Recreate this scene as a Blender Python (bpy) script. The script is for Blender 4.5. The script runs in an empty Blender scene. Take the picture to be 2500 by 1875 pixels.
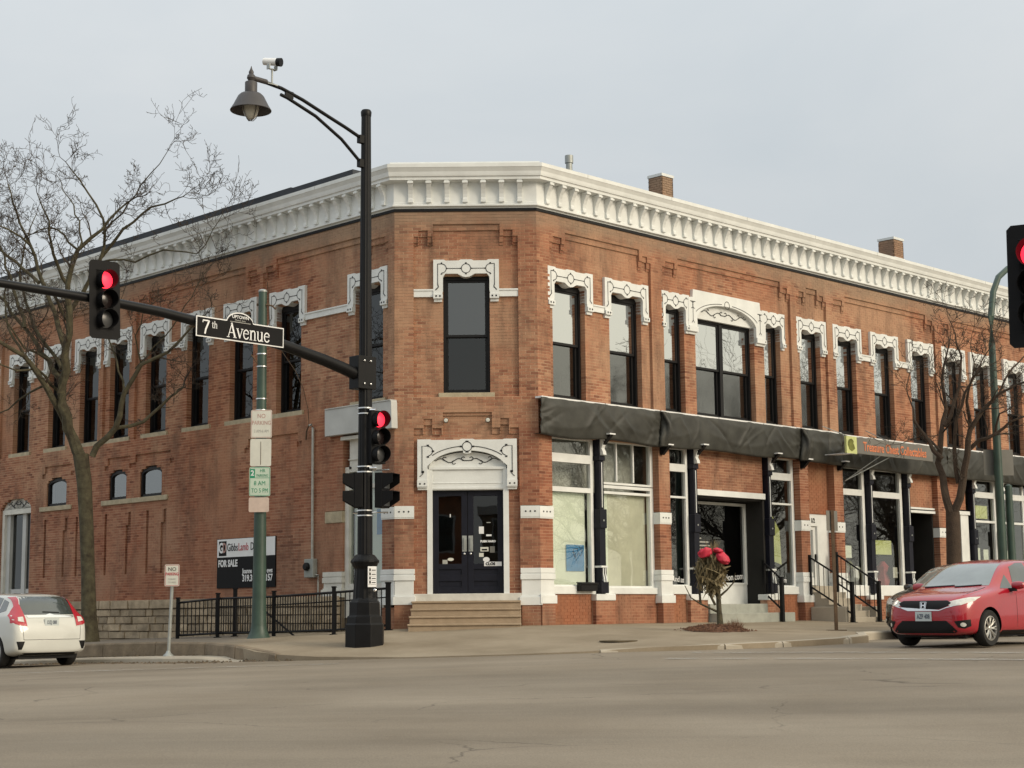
import bpy, bmesh, math, random
import numpy as np
from mathutils import Vector, Matrix
from mathutils.bvhtree import BVHTree
from mathutils import noise as mnoise

rnd = random.Random(7)
scene = bpy.context.scene
col = scene.collection
S2 = 2 ** -0.5

# ------------------------------------------------------------------ camera
cam_d = bpy.data.cameras.new("camera")
cam = bpy.data.objects.new("camera", cam_d)
col.objects.link(cam)
cam_d.sensor_width = 36.0
cam_d.sensor_fit = 'HORIZONTAL'
cam_d.lens = 3972.8 / 2500.0 * 36.0
cam_d.clip_start = 0.1
cam_d.clip_end = 3000
_pitch, _roll = 0.139031, -0.009816
_f = Vector((0, math.cos(_pitch), math.sin(_pitch)))
_r0 = Vector((1, 0, 0))
_u0 = _r0.cross(_f)
_r = math.cos(_roll) * _r0 + math.sin(_roll) * _u0
_u = -math.sin(_roll) * _r0 + math.cos(_roll) * _u0
CAMZ = 0.30
cam.matrix_world = Matrix(((_r.x, _u.x, -_f.x, 0), (_r.y, _u.y, -_f.y, 0), (_r.z, _u.z, -_f.z, CAMZ), (0, 0, 0, 1)))
scene.camera = cam

# ------------------------------------------------------------------ world, sun, exposure
SUN_AZ = math.radians(122)      # clockwise from +Y (the view direction)
SUN_EL = math.radians(24)
world = bpy.data.worlds.new("World")
scene.world = world
world.use_nodes = True
wn = world.node_tree
wn.nodes.clear()
def wnode(t, **k):
    n = wn.nodes.new(t)
    for a, b in k.items():
        setattr(n, a, b)
    return n
w_out = wnode('ShaderNodeOutputWorld')
w_bg = wnode('ShaderNodeBackground')
w_bg.inputs['Strength'].default_value = 0.10
w_sky = wnode('ShaderNodeTexSky', sky_type='NISHITA')
w_sky.sun_disc = False
w_sky.sun_elevation = SUN_EL
w_sky.sun_rotation = SUN_AZ
w_sky.air_density = 1.0
w_sky.dust_density = 3.0
w_tc = wnode('ShaderNodeTexCoord')
w_map = wnode('ShaderNodeMapping')
w_map.inputs['Scale'].default_value = (1.6, 1.6, 4.2)
w_n1 = wnode('ShaderNodeTexNoise')
w_n1.inputs['Scale'].default_value = 1.9
w_n1.inputs['Detail'].default_value = 6
w_n1.inputs['Roughness'].default_value = 0.52
w_n1.inputs['Distortion'].default_value = 0.35
w_ramp = wnode('ShaderNodeValToRGB')
w_ramp.color_ramp.elements[0].position = 0.28
w_ramp.color_ramp.elements[0].color = (0.515, 0.555, 0.58, 1)
w_ramp.color_ramp.elements[1].position = 0.72
w_ramp.color_ramp.elements[1].color = (0.60, 0.622, 0.63, 1)
w_sep = wnode('ShaderNodeSeparateXYZ')
w_mr = wnode('ShaderNodeMapRange')          # overcast sky: brighter towards the zenith
w_mr.interpolation_type = 'SMOOTHSTEP'
w_mr.inputs['From Min'].default_value = 0.10
w_mr.inputs['From Max'].default_value = 1.0
w_mr.inputs['To Min'].default_value = 8.4
w_mr.inputs['To Max'].default_value = 15.5
w_sc = wnode('ShaderNodeVectorMath', operation='SCALE')
w_mix = wnode('ShaderNodeMixRGB')
w_mix.inputs['Fac'].default_value = 0.92
L = wn.links.new
L(w_tc.outputs['Generated'], w_map.inputs['Vector'])
L(w_map.outputs['Vector'], w_n1.inputs['Vector'])
L(w_n1.outputs['Fac'], w_ramp.inputs['Fac'])
L(w_tc.outputs['Generated'], w_sep.inputs['Vector'])
L(w_sep.outputs['Z'], w_mr.inputs['Value'])
w_dot = wnode('ShaderNodeVectorMath', operation='DOT_PRODUCT')
w_dot.inputs[1].default_value = (math.sin(SUN_AZ)*math.cos(SUN_EL), math.cos(SUN_AZ)*math.cos(SUN_EL), math.sin(SUN_EL))
w_gl = wnode('ShaderNodeMapRange'); w_gl.interpolation_type = 'SMOOTHERSTEP'
w_gl.inputs['From Min'].default_value = 0.25; w_gl.inputs['From Max'].default_value = 1.0; w_gl.inputs['To Max'].default_value = 1.0
w_wm = wnode('ShaderNodeMixRGB'); w_wm.blend_type = 'MULTIPLY'; w_wm.inputs['Color2'].default_value = (1.42, 1.27, 0.98, 1)
L(w_tc.outputs['Generated'], w_dot.inputs[0]); L(w_dot.outputs['Value'], w_gl.inputs['Value']); L(w_gl.outputs['Result'], w_wm.inputs['Fac'])
L(w_ramp.outputs['Color'], w_wm.inputs['Color1']); L(w_wm.outputs['Color'], w_sc.inputs[0])
L(w_mr.outputs['Result'], w_sc.inputs['Scale'])
L(w_sky.outputs['Color'], w_mix.inputs['Color1'])
L(w_sc.outputs['Vector'], w_mix.inputs['Color2'])
L(w_mix.outputs['Color'], w_bg.inputs['Color'])
L(w_bg.outputs['Background'], w_out.inputs['Surface'])

sun_d = bpy.data.lights.new("sun", 'SUN')
sun = bpy.data.objects.new("sun", sun_d)
col.objects.link(sun)
sun_d.energy = 1.5
sun_d.angle = math.radians(25)
sun_d.color = (1.0, 0.86, 0.68)
_sd = Vector((math.sin(SUN_AZ) * math.cos(SUN_EL), math.cos(SUN_AZ) * math.cos(SUN_EL), math.sin(SUN_EL)))
sun.rotation_euler = _sd.to_track_quat('Z', 'Y').to_euler()

vs = scene.view_settings
vs.view_transform = 'Standard'
vs.look = 'None'
vs.gamma = 1.0
vs.use_curve_mapping = False
vs.exposure = 0.40
scene.render.engine = 'CYCLES'
scene.cycles.max_bounces = 6
scene.cycles.transparent_max_bounces = 12

# ------------------------------------------------------------------ materials
MATS = {}
def mat(name, rgb, rough=0.7, metal=0.0, var=0.12, scale=3.0, bump=0.0, bscale=40.0, spec=0.5, coat=0.0,
        attr=None, second=None, local=False):
    """principled material with procedural colour wander, optional fine relief and per-piece tint attribute"""
    if name in MATS:
        return MATS[name]
    m = bpy.data.materials.new(name)
    m.use_nodes = True
    nt = m.node_tree
    b = nt.nodes['Principled BSDF']
    b.inputs['Roughness'].default_value = rough
    b.inputs['Metallic'].default_value = metal
    b.inputs['Specular IOR Level'].default_value = spec
    if coat:
        b.inputs['Coat Weight'].default_value = coat
        b.inputs['Coat Roughness'].default_value = 0.05
    if local:
        tc = nt.nodes.new('ShaderNodeTexCoord'); vec = tc.outputs['Object']
    else:
        g = nt.nodes.new('ShaderNodeNewGeometry'); vec = g.outputs['Position']
    n = nt.nodes.new('ShaderNodeTexNoise')
    n.inputs['Scale'].default_value = scale
    n.inputs['Detail'].default_value = 5
    n.inputs['Roughness'].default_value = 0.6
    nt.links.new(vec, n.inputs['Vector'])
    r = nt.nodes.new('ShaderNodeValToRGB')
    r.color_ramp.elements[0].position = 0.3
    r.color_ramp.elements[1].position = 0.72
    lo = [c * (1 - var) for c in rgb]
    hi = [min(1, c * (1 + var)) for c in (second or rgb)]
    r.color_ramp.elements[0].color = (*lo, 1)
    r.color_ramp.elements[1].color = (*hi, 1)
    nt.links.new(n.outputs['Fac'], r.inputs['Fac'])
    outc = r.outputs['Color']
    if attr:
        a = nt.nodes.new('ShaderNodeAttribute'); a.attribute_name = attr
        mr = nt.nodes.new('ShaderNodeMapRange')
        mr.inputs['To Min'].default_value = 0.72
        mr.inputs['To Max'].default_value = 1.22
        nt.links.new(a.outputs['Fac'], mr.inputs['Value'])
        sc = nt.nodes.new('ShaderNodeVectorMath'); sc.operation = 'SCALE'
        nt.links.new(outc, sc.inputs[0]); nt.links.new(mr.outputs['Result'], sc.inputs['Scale'])
        outc = sc.outputs['Vector']
    nt.links.new(outc, b.inputs['Base Color'])
    if bump:
        n2 = nt.nodes.new('ShaderNodeTexNoise')
        n2.inputs['Scale'].default_value = bscale
        n2.inputs['Detail'].default_value = 4
        nt.links.new(vec, n2.inputs['Vector'])
        bp = nt.nodes.new('ShaderNodeBump')
        bp.inputs['Strength'].default_value = bump
        bp.inputs['Distance'].default_value = 0.02
        nt.links.new(n2.outputs['Fac'], bp.inputs['Height'])
        nt.links.new(bp.outputs['Normal'], b.inputs['Normal'])
    MATS[name] = m
    return m

def glass_mat(name, refl=0.25, tint=(0.6, 0.65, 0.65), rough=0.01, wav=0.0):
    """thin pane: part mirror, part see-through"""
    m = bpy.data.materials.new(name); m.use_nodes = True
    nt = m.node_tree; nt.nodes.clear()
    o = nt.nodes.new('ShaderNodeOutputMaterial')
    mx = nt.nodes.new('ShaderNodeMixShader')
    tr = nt.nodes.new('ShaderNodeBsdfTransparent'); tr.inputs['Color'].default_value = (*tint, 1)
    gl = nt.nodes.new('ShaderNodeBsdfGlossy'); gl.inputs['Roughness'].default_value = rough
    gl.inputs['Color'].default_value = (0.95, 0.97, 0.97, 1)
    fr = nt.nodes.new('ShaderNodeFresnel'); fr.inputs['IOR'].default_value = 1.5
    ad = nt.nodes.new('ShaderNodeMath'); ad.operation = 'ADD'; ad.use_clamp = True
    ad.inputs[1].default_value = refl
    nt.links.new(fr.outputs['Fac'], ad.inputs[0])
    nt.links.new(ad.outputs['Value'], mx.inputs['Fac'])
    nt.links.new(tr.outputs['BSDF'], mx.inputs[1]); nt.links.new(gl.outputs['BSDF'], mx.inputs[2])
    if wav:
        g = nt.nodes.new('ShaderNodeNewGeometry')
        n2 = nt.nodes.new('ShaderNodeTexNoise'); n2.inputs['Scale'].default_value = 1.6
        n2.inputs['Detail'].default_value = 1
        bp = nt.nodes.new('ShaderNodeBump'); bp.inputs['Strength'].default_value = wav; bp.inputs['Distance'].default_value = 0.02
        nt.links.new(g.outputs['Position'], n2.inputs['Vector'])
        nt.links.new(n2.outputs['Fac'], bp.inputs['Height']); nt.links.new(bp.outputs['Normal'], gl.inputs['Normal'])
    nt.links.new(mx.outputs['Shader'], o.inputs['Surface'])
    MATS[name] = m
    return m

def emit_mat(name, rgb, k):
    m = bpy.data.materials.new(name); m.use_nodes = True
    b = m.node_tree.nodes['Principled BSDF']
    b.inputs['Base Color'].default_value = (*rgb, 1)
    b.inputs['Emission Color'].default_value = (*rgb, 1)
    b.inputs['Emission Strength'].default_value = k
    MATS[name] = m
    return m

def brick_mat(name, cols, wash, mortar=False):
    """fired brick: per-brick tint attribute, broad uneven wash, soot and grain"""
    m = bpy.data.materials.new(name); m.use_nodes = True
    nt = m.node_tree; N = nt.nodes.new; K = nt.links.new
    b = nt.nodes['Principled BSDF']; b.inputs['Roughness'].default_value = 0.9
    b.inputs['Specular IOR Level'].default_value = 0.2
    g = N('ShaderNodeNewGeometry')
    a = N('ShaderNodeAttribute'); a.attribute_name = 'tint'
    r = N('ShaderNodeValToRGB')
    els = r.color_ramp.elements
    while len(els) < len(cols):
        els.new(0.5)
    for i, c in enumerate(cols):
        els[i].position = i / (len(cols) - 1); els[i].color = (*c, 1)
    K(a.outputs['Fac'], r.inputs['Fac'])
    n1 = N('ShaderNodeTexNoise'); n1.inputs['Scale'].default_value = 0.5; n1.inputs['Detail'].default_value = 5; n1.inputs['Roughness'].default_value = 0.65
    K(g.outputs['Position'], n1.inputs['Vector'])
    mr = N('ShaderNodeMapRange'); mr.inputs['From Min'].default_value = 0.47; mr.inputs['From Max'].default_value = 0.60; mr.inputs['To Max'].default_value = 0.80
    K(n1.outputs['Fac'], mr.inputs['Value'])
    mx = N('ShaderNodeMixRGB'); mx.inputs['Color2'].default_value = (*wash, 1)
    K(mr.outputs['Result'], mx.inputs['Fac']); K(r.outputs['Color'], mx.inputs['Color1'])
    nr = N('ShaderNodeTexNoise'); nr.inputs['Scale'].default_value = 0.27; nr.inputs['Detail'].default_value = 5; nr.inputs['Roughness'].default_value = 0.6; nr.inputs['Distortion'].default_value = 0.6
    of = N('ShaderNodeVectorMath'); of.operation = 'ADD'; of.inputs[1].default_value = (31.0, 7.0, 3.0)
    K(g.outputs['Position'], of.inputs[0]); K(of.outputs['Vector'], nr.inputs['Vector'])
    mrr = N('ShaderNodeMapRange'); mrr.inputs['From Min'].default_value = 0.44; mrr.inputs['From Max'].default_value = 0.58; mrr.inputs['To Max'].default_value = 0.62
    K(nr.outputs['Fac'], mrr.inputs['Value'])
    mxr = N('ShaderNodeMixRGB'); mxr.blend_type = 'MULTIPLY'; mxr.inputs['Color2'].default_value = (0.90, 0.69, 0.62, 1)
    K(mrr.outputs['Result'], mxr.inputs['Fac']); K(mx.outputs['Color'], mxr.inputs['Color1'])
    mx = mxr
    # soot and damp: streaky, stretched downwards
    mp = N('ShaderNodeMapping'); mp.inputs['Scale'].default_value = (1.3, 1.3, 0.35)
    K(g.outputs['Position'], mp.inputs['Vector'])
    n2 = N('ShaderNodeTexNoise'); n2.inputs['Scale'].default_value = 1.4; n2.inputs['Detail'].default_value = 5; n2.inputs['Roughness'].default_value = 0.7
    K(mp.outputs['Vector'], n2.inputs['Vector'])
    m2 = N('ShaderNodeMapRange'); m2.inputs['From Min'].default_value = 0.47; m2.inputs['From Max'].default_value = 0.72; m2.inputs['To Min'].default_value = 0.0; m2.inputs['To Max'].default_value = 0.78
    K(n2.outputs['Fac'], m2.inputs['Value'])
    mx2 = N('ShaderNodeMixRGB'); mx2.inputs['Color2'].default_value = (0.16, 0.095, 0.066, 1)
    K(m2.outputs['Result'], mx2.inputs['Fac']); K(mx.outputs['Color'], mx2.inputs['Color1'])
    # greyed weathered band high up under the cornice, ragged lower edge
    sp = N('ShaderNodeSeparateXYZ'); K(g.outputs['Position'], sp.inputs['Vector'])
    n3 = N('ShaderNodeTexNoise'); n3.inputs['Scale'].default_value = 1.1; n3.inputs['Detail'].default_value = 6
    K(g.outputs['Position'], n3.inputs['Vector'])
    ma = N('ShaderNodeMath'); ma.operation = 'MULTIPLY_ADD'; ma.inputs[1].default_value = 0.9
    K(n3.outputs['Fac'], ma.inputs[0]); K(sp.outputs['Z'], ma.inputs[2])
    m3 = N('ShaderNodeMapRange'); m3.inputs['From Min'].default_value = 9.25; m3.inputs['From Max'].default_value = 9.6; m3.inputs['To Max'].default_value = 0.55
    K(ma.outputs['Value'], m3.inputs['Value'])
    mx3 = N('ShaderNodeMixRGB'); mx3.inputs['Color2'].default_value = (0.30, 0.235, 0.17, 1)
    K(m3.outputs['Result'], mx3.inputs['Fac']); K(mx2.outputs['Color'], mx3.inputs['Color1'])
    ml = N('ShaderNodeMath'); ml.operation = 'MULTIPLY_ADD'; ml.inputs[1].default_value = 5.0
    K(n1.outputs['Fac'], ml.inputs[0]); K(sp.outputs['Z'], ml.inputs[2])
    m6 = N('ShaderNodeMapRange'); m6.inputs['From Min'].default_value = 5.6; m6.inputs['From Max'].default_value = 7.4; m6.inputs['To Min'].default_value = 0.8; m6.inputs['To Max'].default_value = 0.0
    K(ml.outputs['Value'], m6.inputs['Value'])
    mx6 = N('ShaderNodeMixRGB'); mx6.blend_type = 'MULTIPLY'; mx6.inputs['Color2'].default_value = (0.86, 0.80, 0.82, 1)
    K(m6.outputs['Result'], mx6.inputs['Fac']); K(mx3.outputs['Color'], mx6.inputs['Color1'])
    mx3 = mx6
    K(mx3.outputs['Color'], b.inputs['Base Color'])
    n4 = N('ShaderNodeTexNoise'); n4.inputs['Scale'].default_value = 60; n4.inputs['Detail'].default_value = 3
    K(g.outputs['Position'], n4.inputs['Vector'])
    bp = N('ShaderNodeBump'); bp.inputs['Strength'].default_value = 0.5; bp.inputs['Distance'].default_value = 0.006
    K(n4.outputs['Fac'], bp.inputs['Height']); K(bp.outputs['Normal'], b.inputs['Normal'])
    MATS[name] = m
    return m

BRICK_COLS = [(0.18, 0.080, 0.053), (0.305, 0.143, 0.088), (0.385, 0.19, 0.117), (0.45, 0.25, 0.155), (0.26, 0.117, 0.076)]
brick_mat('brick', BRICK_COLS, (0.44, 0.265, 0.17))
brick_mat('mortar', [(0.58, 0.40, 0.265), (0.66, 0.48, 0.33)], (0.50, 0.33, 0.215))
brick_mat('brick_smooth', [(0.36, 0.17, 0.095), (0.42, 0.215, 0.125)], (0.42, 0.225, 0.13))
mat('white_paint', (0.73, 0.75, 0.74), 0.55, var=0.09, scale=2.2, bump=0.08, bscale=30)
mat('white_paint_old', (0.62, 0.61, 0.56), 0.6, var=0.13, scale=3.5, bump=0.15, bscale=25)
mat('grey_white', (0.50, 0.51, 0.50), 0.6, var=0.1, scale=2.0)
mat('black_line', (0.012, 0.012, 0.014), 0.6, var=0.1)
mat('window_black', (0.008, 0.008, 0.009), 0.5, var=0.2, spec=0.3)
mat('navy_iron', (0.008, 0.009, 0.017), 0.5, spec=0.25, var=0.2, scale=5)
mat('stone_sill', (0.42, 0.36, 0.25), 0.85, var=0.2, scale=6, bump=0.3, bscale=40)
mat('limestone', (0.38, 0.30, 0.205), 0.9, var=0.28, scale=4, bump=0.6, bscale=18, attr='tint')
mat('sandstone_step', (0.36, 0.275, 0.19), 0.85, var=0.12, scale=5, bump=0.3, bscale=30)
mat('concrete', (0.42, 0.375, 0.305), 0.9, var=0.14, scale=1.1, bump=0.3, bscale=60)
mat('grey_concrete', (0.34, 0.35, 0.31), 0.85, var=0.15, scale=4, bump=0.2, bscale=50)
mat('old_kerb', (0.21, 0.165, 0.115), 0.95, var=0.3, scale=2.2, bump=0.8, bscale=14)
mat('tarp', (0.046, 0.046, 0.040), 0.55, var=0.3, scale=3, spec=0.35)
mat('pole_black', (0.006, 0.006, 0.007), 0.42, var=0.3, scale=4, spec=0.22)
mat('signal_black', (0.005, 0.005, 0.006), 0.6, spec=0.2, var=0.2, scale=6)
mat('green_steel', (0.036, 0.068, 0.052), 0.45, var=0.25, scale=3)
mat('galvanised', (0.36, 0.38, 0.37), 0.45, metal=0.35, var=0.15, scale=5)
mat('bright_metal', (0.75, 0.76, 0.77), 0.25, metal=0.9, var=0.1)
mat('rust_steel', (0.10, 0.062, 0.035), 0.85, var=0.3, scale=8)
mat('sign_white', (0.62, 0.62, 0.56), 0.5, var=0.08, scale=4)
mat('sign_pink', (0.55, 0.44, 0.38), 0.55, var=0.12, scale=6)
mat('sign_green_white', (0.50, 0.60, 0.50), 0.5, var=0.08, scale=4)
mat('sign_bright', (0.78, 0.79, 0.80), 0.45, var=0.04)
mat('sign_red', (0.42, 0.055, 0.07), 0.5, var=0.2, scale=9)
mat('faded_red', (0.46, 0.27, 0.24), 0.5, var=0.2, scale=9)
mat('faded_grey', (0.40, 0.40, 0.37), 0.5, var=0.2, scale=9)
mat('sign_green', (0.02, 0.24, 0.13), 0.5, var=0.15, scale=9)
mat('sign_black', (0.005, 0.005, 0.006), 0.5, var=0.2, spec=0.15)
mat('sign_backgrey', (0.17, 0.165, 0.15), 0.6, metal=0.2, var=0.1)
mat('blue_paper', (0.07, 0.25, 0.50), 0.7, var=0.15, scale=7)
mat('paper', (0.78, 0.82, 0.72), 0.8, var=0.08, scale=1.5)
mat('tan_paper', (0.64, 0.63, 0.53), 0.8, var=0.16, scale=1.4)
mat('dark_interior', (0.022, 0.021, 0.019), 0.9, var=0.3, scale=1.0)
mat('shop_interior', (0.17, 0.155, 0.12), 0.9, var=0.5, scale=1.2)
mat('shop_goods', (0.30, 0.22, 0.12), 0.8, var=0.6, scale=2.5, second=(0.5, 0.42, 0.28))
mat('bark', (0.058, 0.046, 0.028), 0.95, var=0.35, scale=6, bump=1.0, bscale=30, second=(0.08, 0.072, 0.042))
mat('twig', (0.05, 0.037, 0.027), 0.9, var=0.25, scale=3)
mat('bark_red', (0.06, 0.040, 0.027), 0.95, var=0.3, scale=6, bump=0.8, bscale=30)
mat('mulch', (0.15, 0.075, 0.045), 0.95, var=0.4, scale=14, bump=1.0, bscale=60)
mat('dry_leaf', (0.10, 0.078, 0.038), 0.9, var=0.35, scale=9, second=(0.21, 0.17, 0.095))
mat('bow_red', (0.52, 0.022, 0.055), 0.6, var=0.3, scale=9)
mat('car_white', (0.58, 0.59, 0.56), 0.28, var=0.02, coat=1.0, local=True)
mat('car_red', (0.36, 0.008, 0.022), 0.22, var=0.06, coat=1.0, local=True)
mat('car_black', (0.012, 0.013, 0.013), 0.25, var=0.05, coat=1.0, local=True)
mat('rubber', (0.012, 0.012, 0.012), 0.85, var=0.2, local=True)
mat('trim_black', (0.006, 0.006, 0.007), 0.5, spec=0.25, var=0.2, local=True)
mat('alloy', (0.50, 0.49, 0.46), 0.35, metal=0.7, var=0.1, local=True)
mat('chrome', (0.80, 0.81, 0.82), 0.12, metal=1.0, var=0.03, local=True)
mat('tail_red', (0.40, 0.014, 0.03), 0.15, var=0.1, coat=1.0, local=True)
mat('lamp_clear', (0.62, 0.62, 0.58), 0.12, var=0.2, scale=14, coat=1.0, local=True)
mat('plate', (0.50, 0.55, 0.56), 0.5, var=0.08, local=True)
mat('plate_ink', (0.09, 0.11, 0.15), 0.6, var=0.1, local=True)
mat('car_glass', (0.035, 0.045, 0.043), 0.04, var=0.3, scale=2.0, spec=0.9, coat=1.0, local=True)
mat('screen_glass', (0.16, 0.19, 0.185), 0.05, var=0.25, scale=1.5, spec=0.9, coat=1.0, local=True)
mat('lens_dark', (0.018, 0.012, 0.012), 0.2, var=0.2)
mat('lens_grey', (0.06, 0.062, 0.065), 0.3, var=0.2)
mat('lamp_globe', (0.50, 0.49, 0.44), 0.25, var=0.1, spec=0.6)
mat('lamp_shade', (0.055, 0.05, 0.052), 0.5, var=0.15)
mat('shade_inside', (0.42, 0.42, 0.39), 0.6, var=0.1)
mat('orange_paint', (0.62, 0.20, 0.09), 0.6, var=0.15, scale=6)
mat('lime', (0.58, 0.62, 0.26), 0.6, var=0.12, scale=5)
mat('olive', (0.16, 0.17, 0.03), 0.7, var=0.3, scale=5)
mat('steel_grey_box', (0.30, 0.32, 0.30), 0.6, var=0.12, scale=5)
mat('roof_membrane', (0.035, 0.04, 0.05), 0.8, var=0.2)
mat('cast_iron', (0.11, 0.085, 0.05), 0.8, metal=0.3, var=0.3, scale=8)
mat('road_paint', (0.52, 0.52, 0.49), 0.85, var=0.2, scale=3)
glass_mat('glass_upper', 0.72, (0.25, 0.27, 0.27), 0.012, 0.10)
glass_mat('glass_screened', 0.20, (0.22, 0.23, 0.23), 0.06, 0.05)
glass_mat('glass_shop', 0.12, (0.95, 0.98, 0.96), 0.008, 0.04)
glass_mat('glass_dark', 0.02, (0.30, 0.31, 0.31), 0.01, 0.04)
glass_mat('glass_blue', 0.22, (0.4, 0.45, 0.5), 0.01, 0.05)
glass_mat('glass_corner_low', 0.03, (0.3, 0.32, 0.33), 0.015, 0.05)
glass_mat('glass_corner', 0.13, (0.3, 0.32, 0.33), 0.015, 0.05)
glass_mat('glass_side', 0.035, (0.35, 0.37, 0.40), 0.015, 0.08)
emit_mat('red_light', (1.0, 0.025, 0.05), 1.7)
# ------------------------------------------------------------------ mesh helpers
def tag(o, label=None, cat=None, group=None, kind=None):
    if label: o['label'] = label
    if cat: o['category'] = cat
    if group: o['group'] = group
    if kind: o['kind'] = kind
    return o
def thing(name, loc, label, cat, group=None, rotz=0.0):
    o = bpy.data.objects.new(name, None)
    o.empty_display_size = 0.3
    o.location = loc
    o.rotation_euler = (0, 0, rotz)
    col.objects.link(o)
    return tag(o, label, cat, group)

class Frame:
    """facade frame: local (u along, o outward, z up) -> world"""
    def __init__(s, origin, U, N):
        s.P = np.array([origin[0], origin[1], 0.0]); s.U = np.array([U[0], U[1], 0.0]); s.N = np.array([N[0], N[1], 0.0])
        s.flip = (s.U[0] * s.N[1] - s.U[1] * s.N[0]) < 0
    def __call__(s, a):
        a = np.asarray(a, float)
        r = s.P + a[..., 0:1] * s.U + a[..., 1:2] * s.N
        r[..., 2] = a[..., 2]
        return r
    def pt(s, u, o, z):
        return Vector(s(np.array([[u, o, z]]))[0])
    def mat(s, u, o, z):
        """matrix whose X runs left to right for a viewer, Z up, -Y out of the wall"""
        rx = s.U if s.flip else -s.U
        p = s.pt(u, o, z)
        return Matrix(((rx[0], -s.N[0], 0, p.x), (rx[1], -s.N[1], 0, p.y), (0, 0, 1, p.z), (0, 0, 0, 1)))
LC = (-2.626, 36.0); RC = (0.583, 36.0)
FR = Frame(RC, (S2, S2), (S2, -S2))
FL = Frame(LC, (-S2, S2), (-S2, -S2))
FC = Frame(LC, (1, 0), (0, -1))
FW = Frame((0, 0), (1, 0), (0, 1))

class MB:
    def __init__(s): s.v = []; s.f = []
    def add(s, vs_, fs_):
        n = len(s.v); s.v += [tuple(p) for p in vs_]; s.f += [tuple(i + n for i in f) for f in fs_]
        return s
    def box(s, x0, x1, y0, y1, z0, z1):
        return s.add([(x0,y0,z0),(x1,y0,z0),(x1,y1,z0),(x0,y1,z0),(x0,y0,z1),(x1,y0,z1),(x1,y1,z1),(x0,y1,z1)],
                     [(0,3,2,1),(4,5,6,7),(0,1,5,4),(1,2,6,5),(2,3,7,6),(3,0,4,7)])
    def prism(s, poly, a, b, axis='y'):
        """polygon given in the other two axes, extruded along axis from a to b"""
        n = len(poly)
        ar = sum(poly[i][0]*poly[(i+1)%n][1]-poly[(i+1)%n][0]*poly[i][1] for i in range(n))
        if ar < 0: poly = poly[::-1]
        if axis == 'y':   mk = lambda p, t: (p[0], t, p[1])
        elif axis == 'x': mk = lambda p, t: (t, p[0], p[1])
        else:             mk = lambda p, t: (p[0], p[1], t)
        V = [mk(p, a) for p in poly] + [mk(p, b) for p in poly]
        F = [tuple(range(n)) , tuple(range(2*n-1, n-1, -1))] + [(i, i+n, (i+1)%n+n, (i+1)%n) for i in range(n)]
        flip = (axis == 'y') != (b < a)
        if not flip: F = [f[::-1] for f in F]
        return s.add(V, F)
    def tube(s, pts, rad, n=8, cap=True):
        pts = [Vector(p) for p in pts]
        if not hasattr(rad, '__len__'): rad = [rad] * len(pts)
        V = []; F = []
        up = Vector((0.013, 0.02, 1.0))
        for i, p in enumerate(pts):
            d = (pts[min(i+1, len(pts)-1)] - pts[max(i-1, 0)])
            d = d.normalized() if d.length > 1e-9 else Vector((0,0,1))
            a = d.cross(up)
            if a.length < 0.05: a = d.cross(Vector((1,0,0)))
            a.normalize(); b = d.cross(a)
            for k in range(n):
                t = 2*math.pi*k/n
                V.append(p + (a*math.cos(t) + b*math.sin(t))*rad[i])
        for i in range(len(pts)-1):
            for k in range(n):
                F.append((i*n+k, (i+1)*n+k, (i+1)*n+(k+1)%n, i*n+(k+1)%n))
        if cap:
            F.append(tuple(range(n))); F.append(tuple(range(len(V)-1, len(V)-n-1, -1)))
        return s.add(V, F)
    def lathe(s, prof, n=20, c=(0,0,0), M=None, cap=True):
        V = []; F = []
        for r, z in prof:
            for k in range(n):
                t = 2*math.pi*k/n
                p = Vector((r*math.cos(t), r*math.sin(t), z))
                if M is not None: p = M @ p
                V.append((p[0]+c[0], p[1]+c[1], p[2]+c[2]))
        for i in range(len(prof)-1):
            for k in range(n):
                F.append((i*n+k, i*n+(k+1)%n, (i+1)*n+(k+1)%n, (i+1)*n+k))
        if cap: F.append(tuple(range(n-1, -1, -1))); F.append(tuple(range(len(V)-n, len(V))))
        return s.add(V, F)
    def ribbon(s, pts, w, y0, y1, closed=False):
        """flat strip following 2D points (x,z), drawn proud from y0 to y1"""
        P = [Vector((p[0], p[1])) for p in pts]; n = len(P)
        Lf = []; Rt = []
        for i in range(n):
            a = P[(i-1) % n] if (closed or i > 0) else P[i]
            b = P[(i+1) % n] if (closed or i < n-1) else P[i]
            d = (b-a); d = d.normalized() if d.length > 1e-9 else Vector((1,0))
            q = Vector((-d.y, d.x))*w/2
            Lf.append(P[i]+q); Rt.append(P[i]-q)
        m = n if closed else n-1
        for i in range(m):
            j = (i+1) % n
            s.add([(Lf[i].x,y0,Lf[i].y),(Rt[i].x,y0,Rt[i].y),(Rt[j].x,y0,Rt[j].y),(Lf[j].x,y0,Lf[j].y),
                   (Lf[i].x,y1,Lf[i].y),(Rt[i].x,y1,Rt[i].y),(Rt[j].x,y1,Rt[j].y),(Lf[j].x,y1,Lf[j].y)],
                  [(4,5,6,7),(0,1,5,4),(2,3,7,6)])
        return s
    def mesh(s, name, frame=None, origin=(0,0,0), smooth=False, M=None):
        v = np.array(s.v, float).reshape(-1, 3)
        f = s.f
        if M is not None:
            m = np.array(M); v = v @ m[:3,:3].T + m[:3,3]
        if frame is not None:
            v = frame(v)
            if frame.flip: f = [t[::-1] for t in f]
        v = v - np.array(origin, float)
        me = bpy.data.meshes.new(name)
        me.from_pydata(v.tolist(), [], f)
        if smooth:
            me.shade_smooth()
            try: me.set_sharp_from_angle(angle=math.radians(40))
            except Exception: pass
        me.update()
        return me
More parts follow.
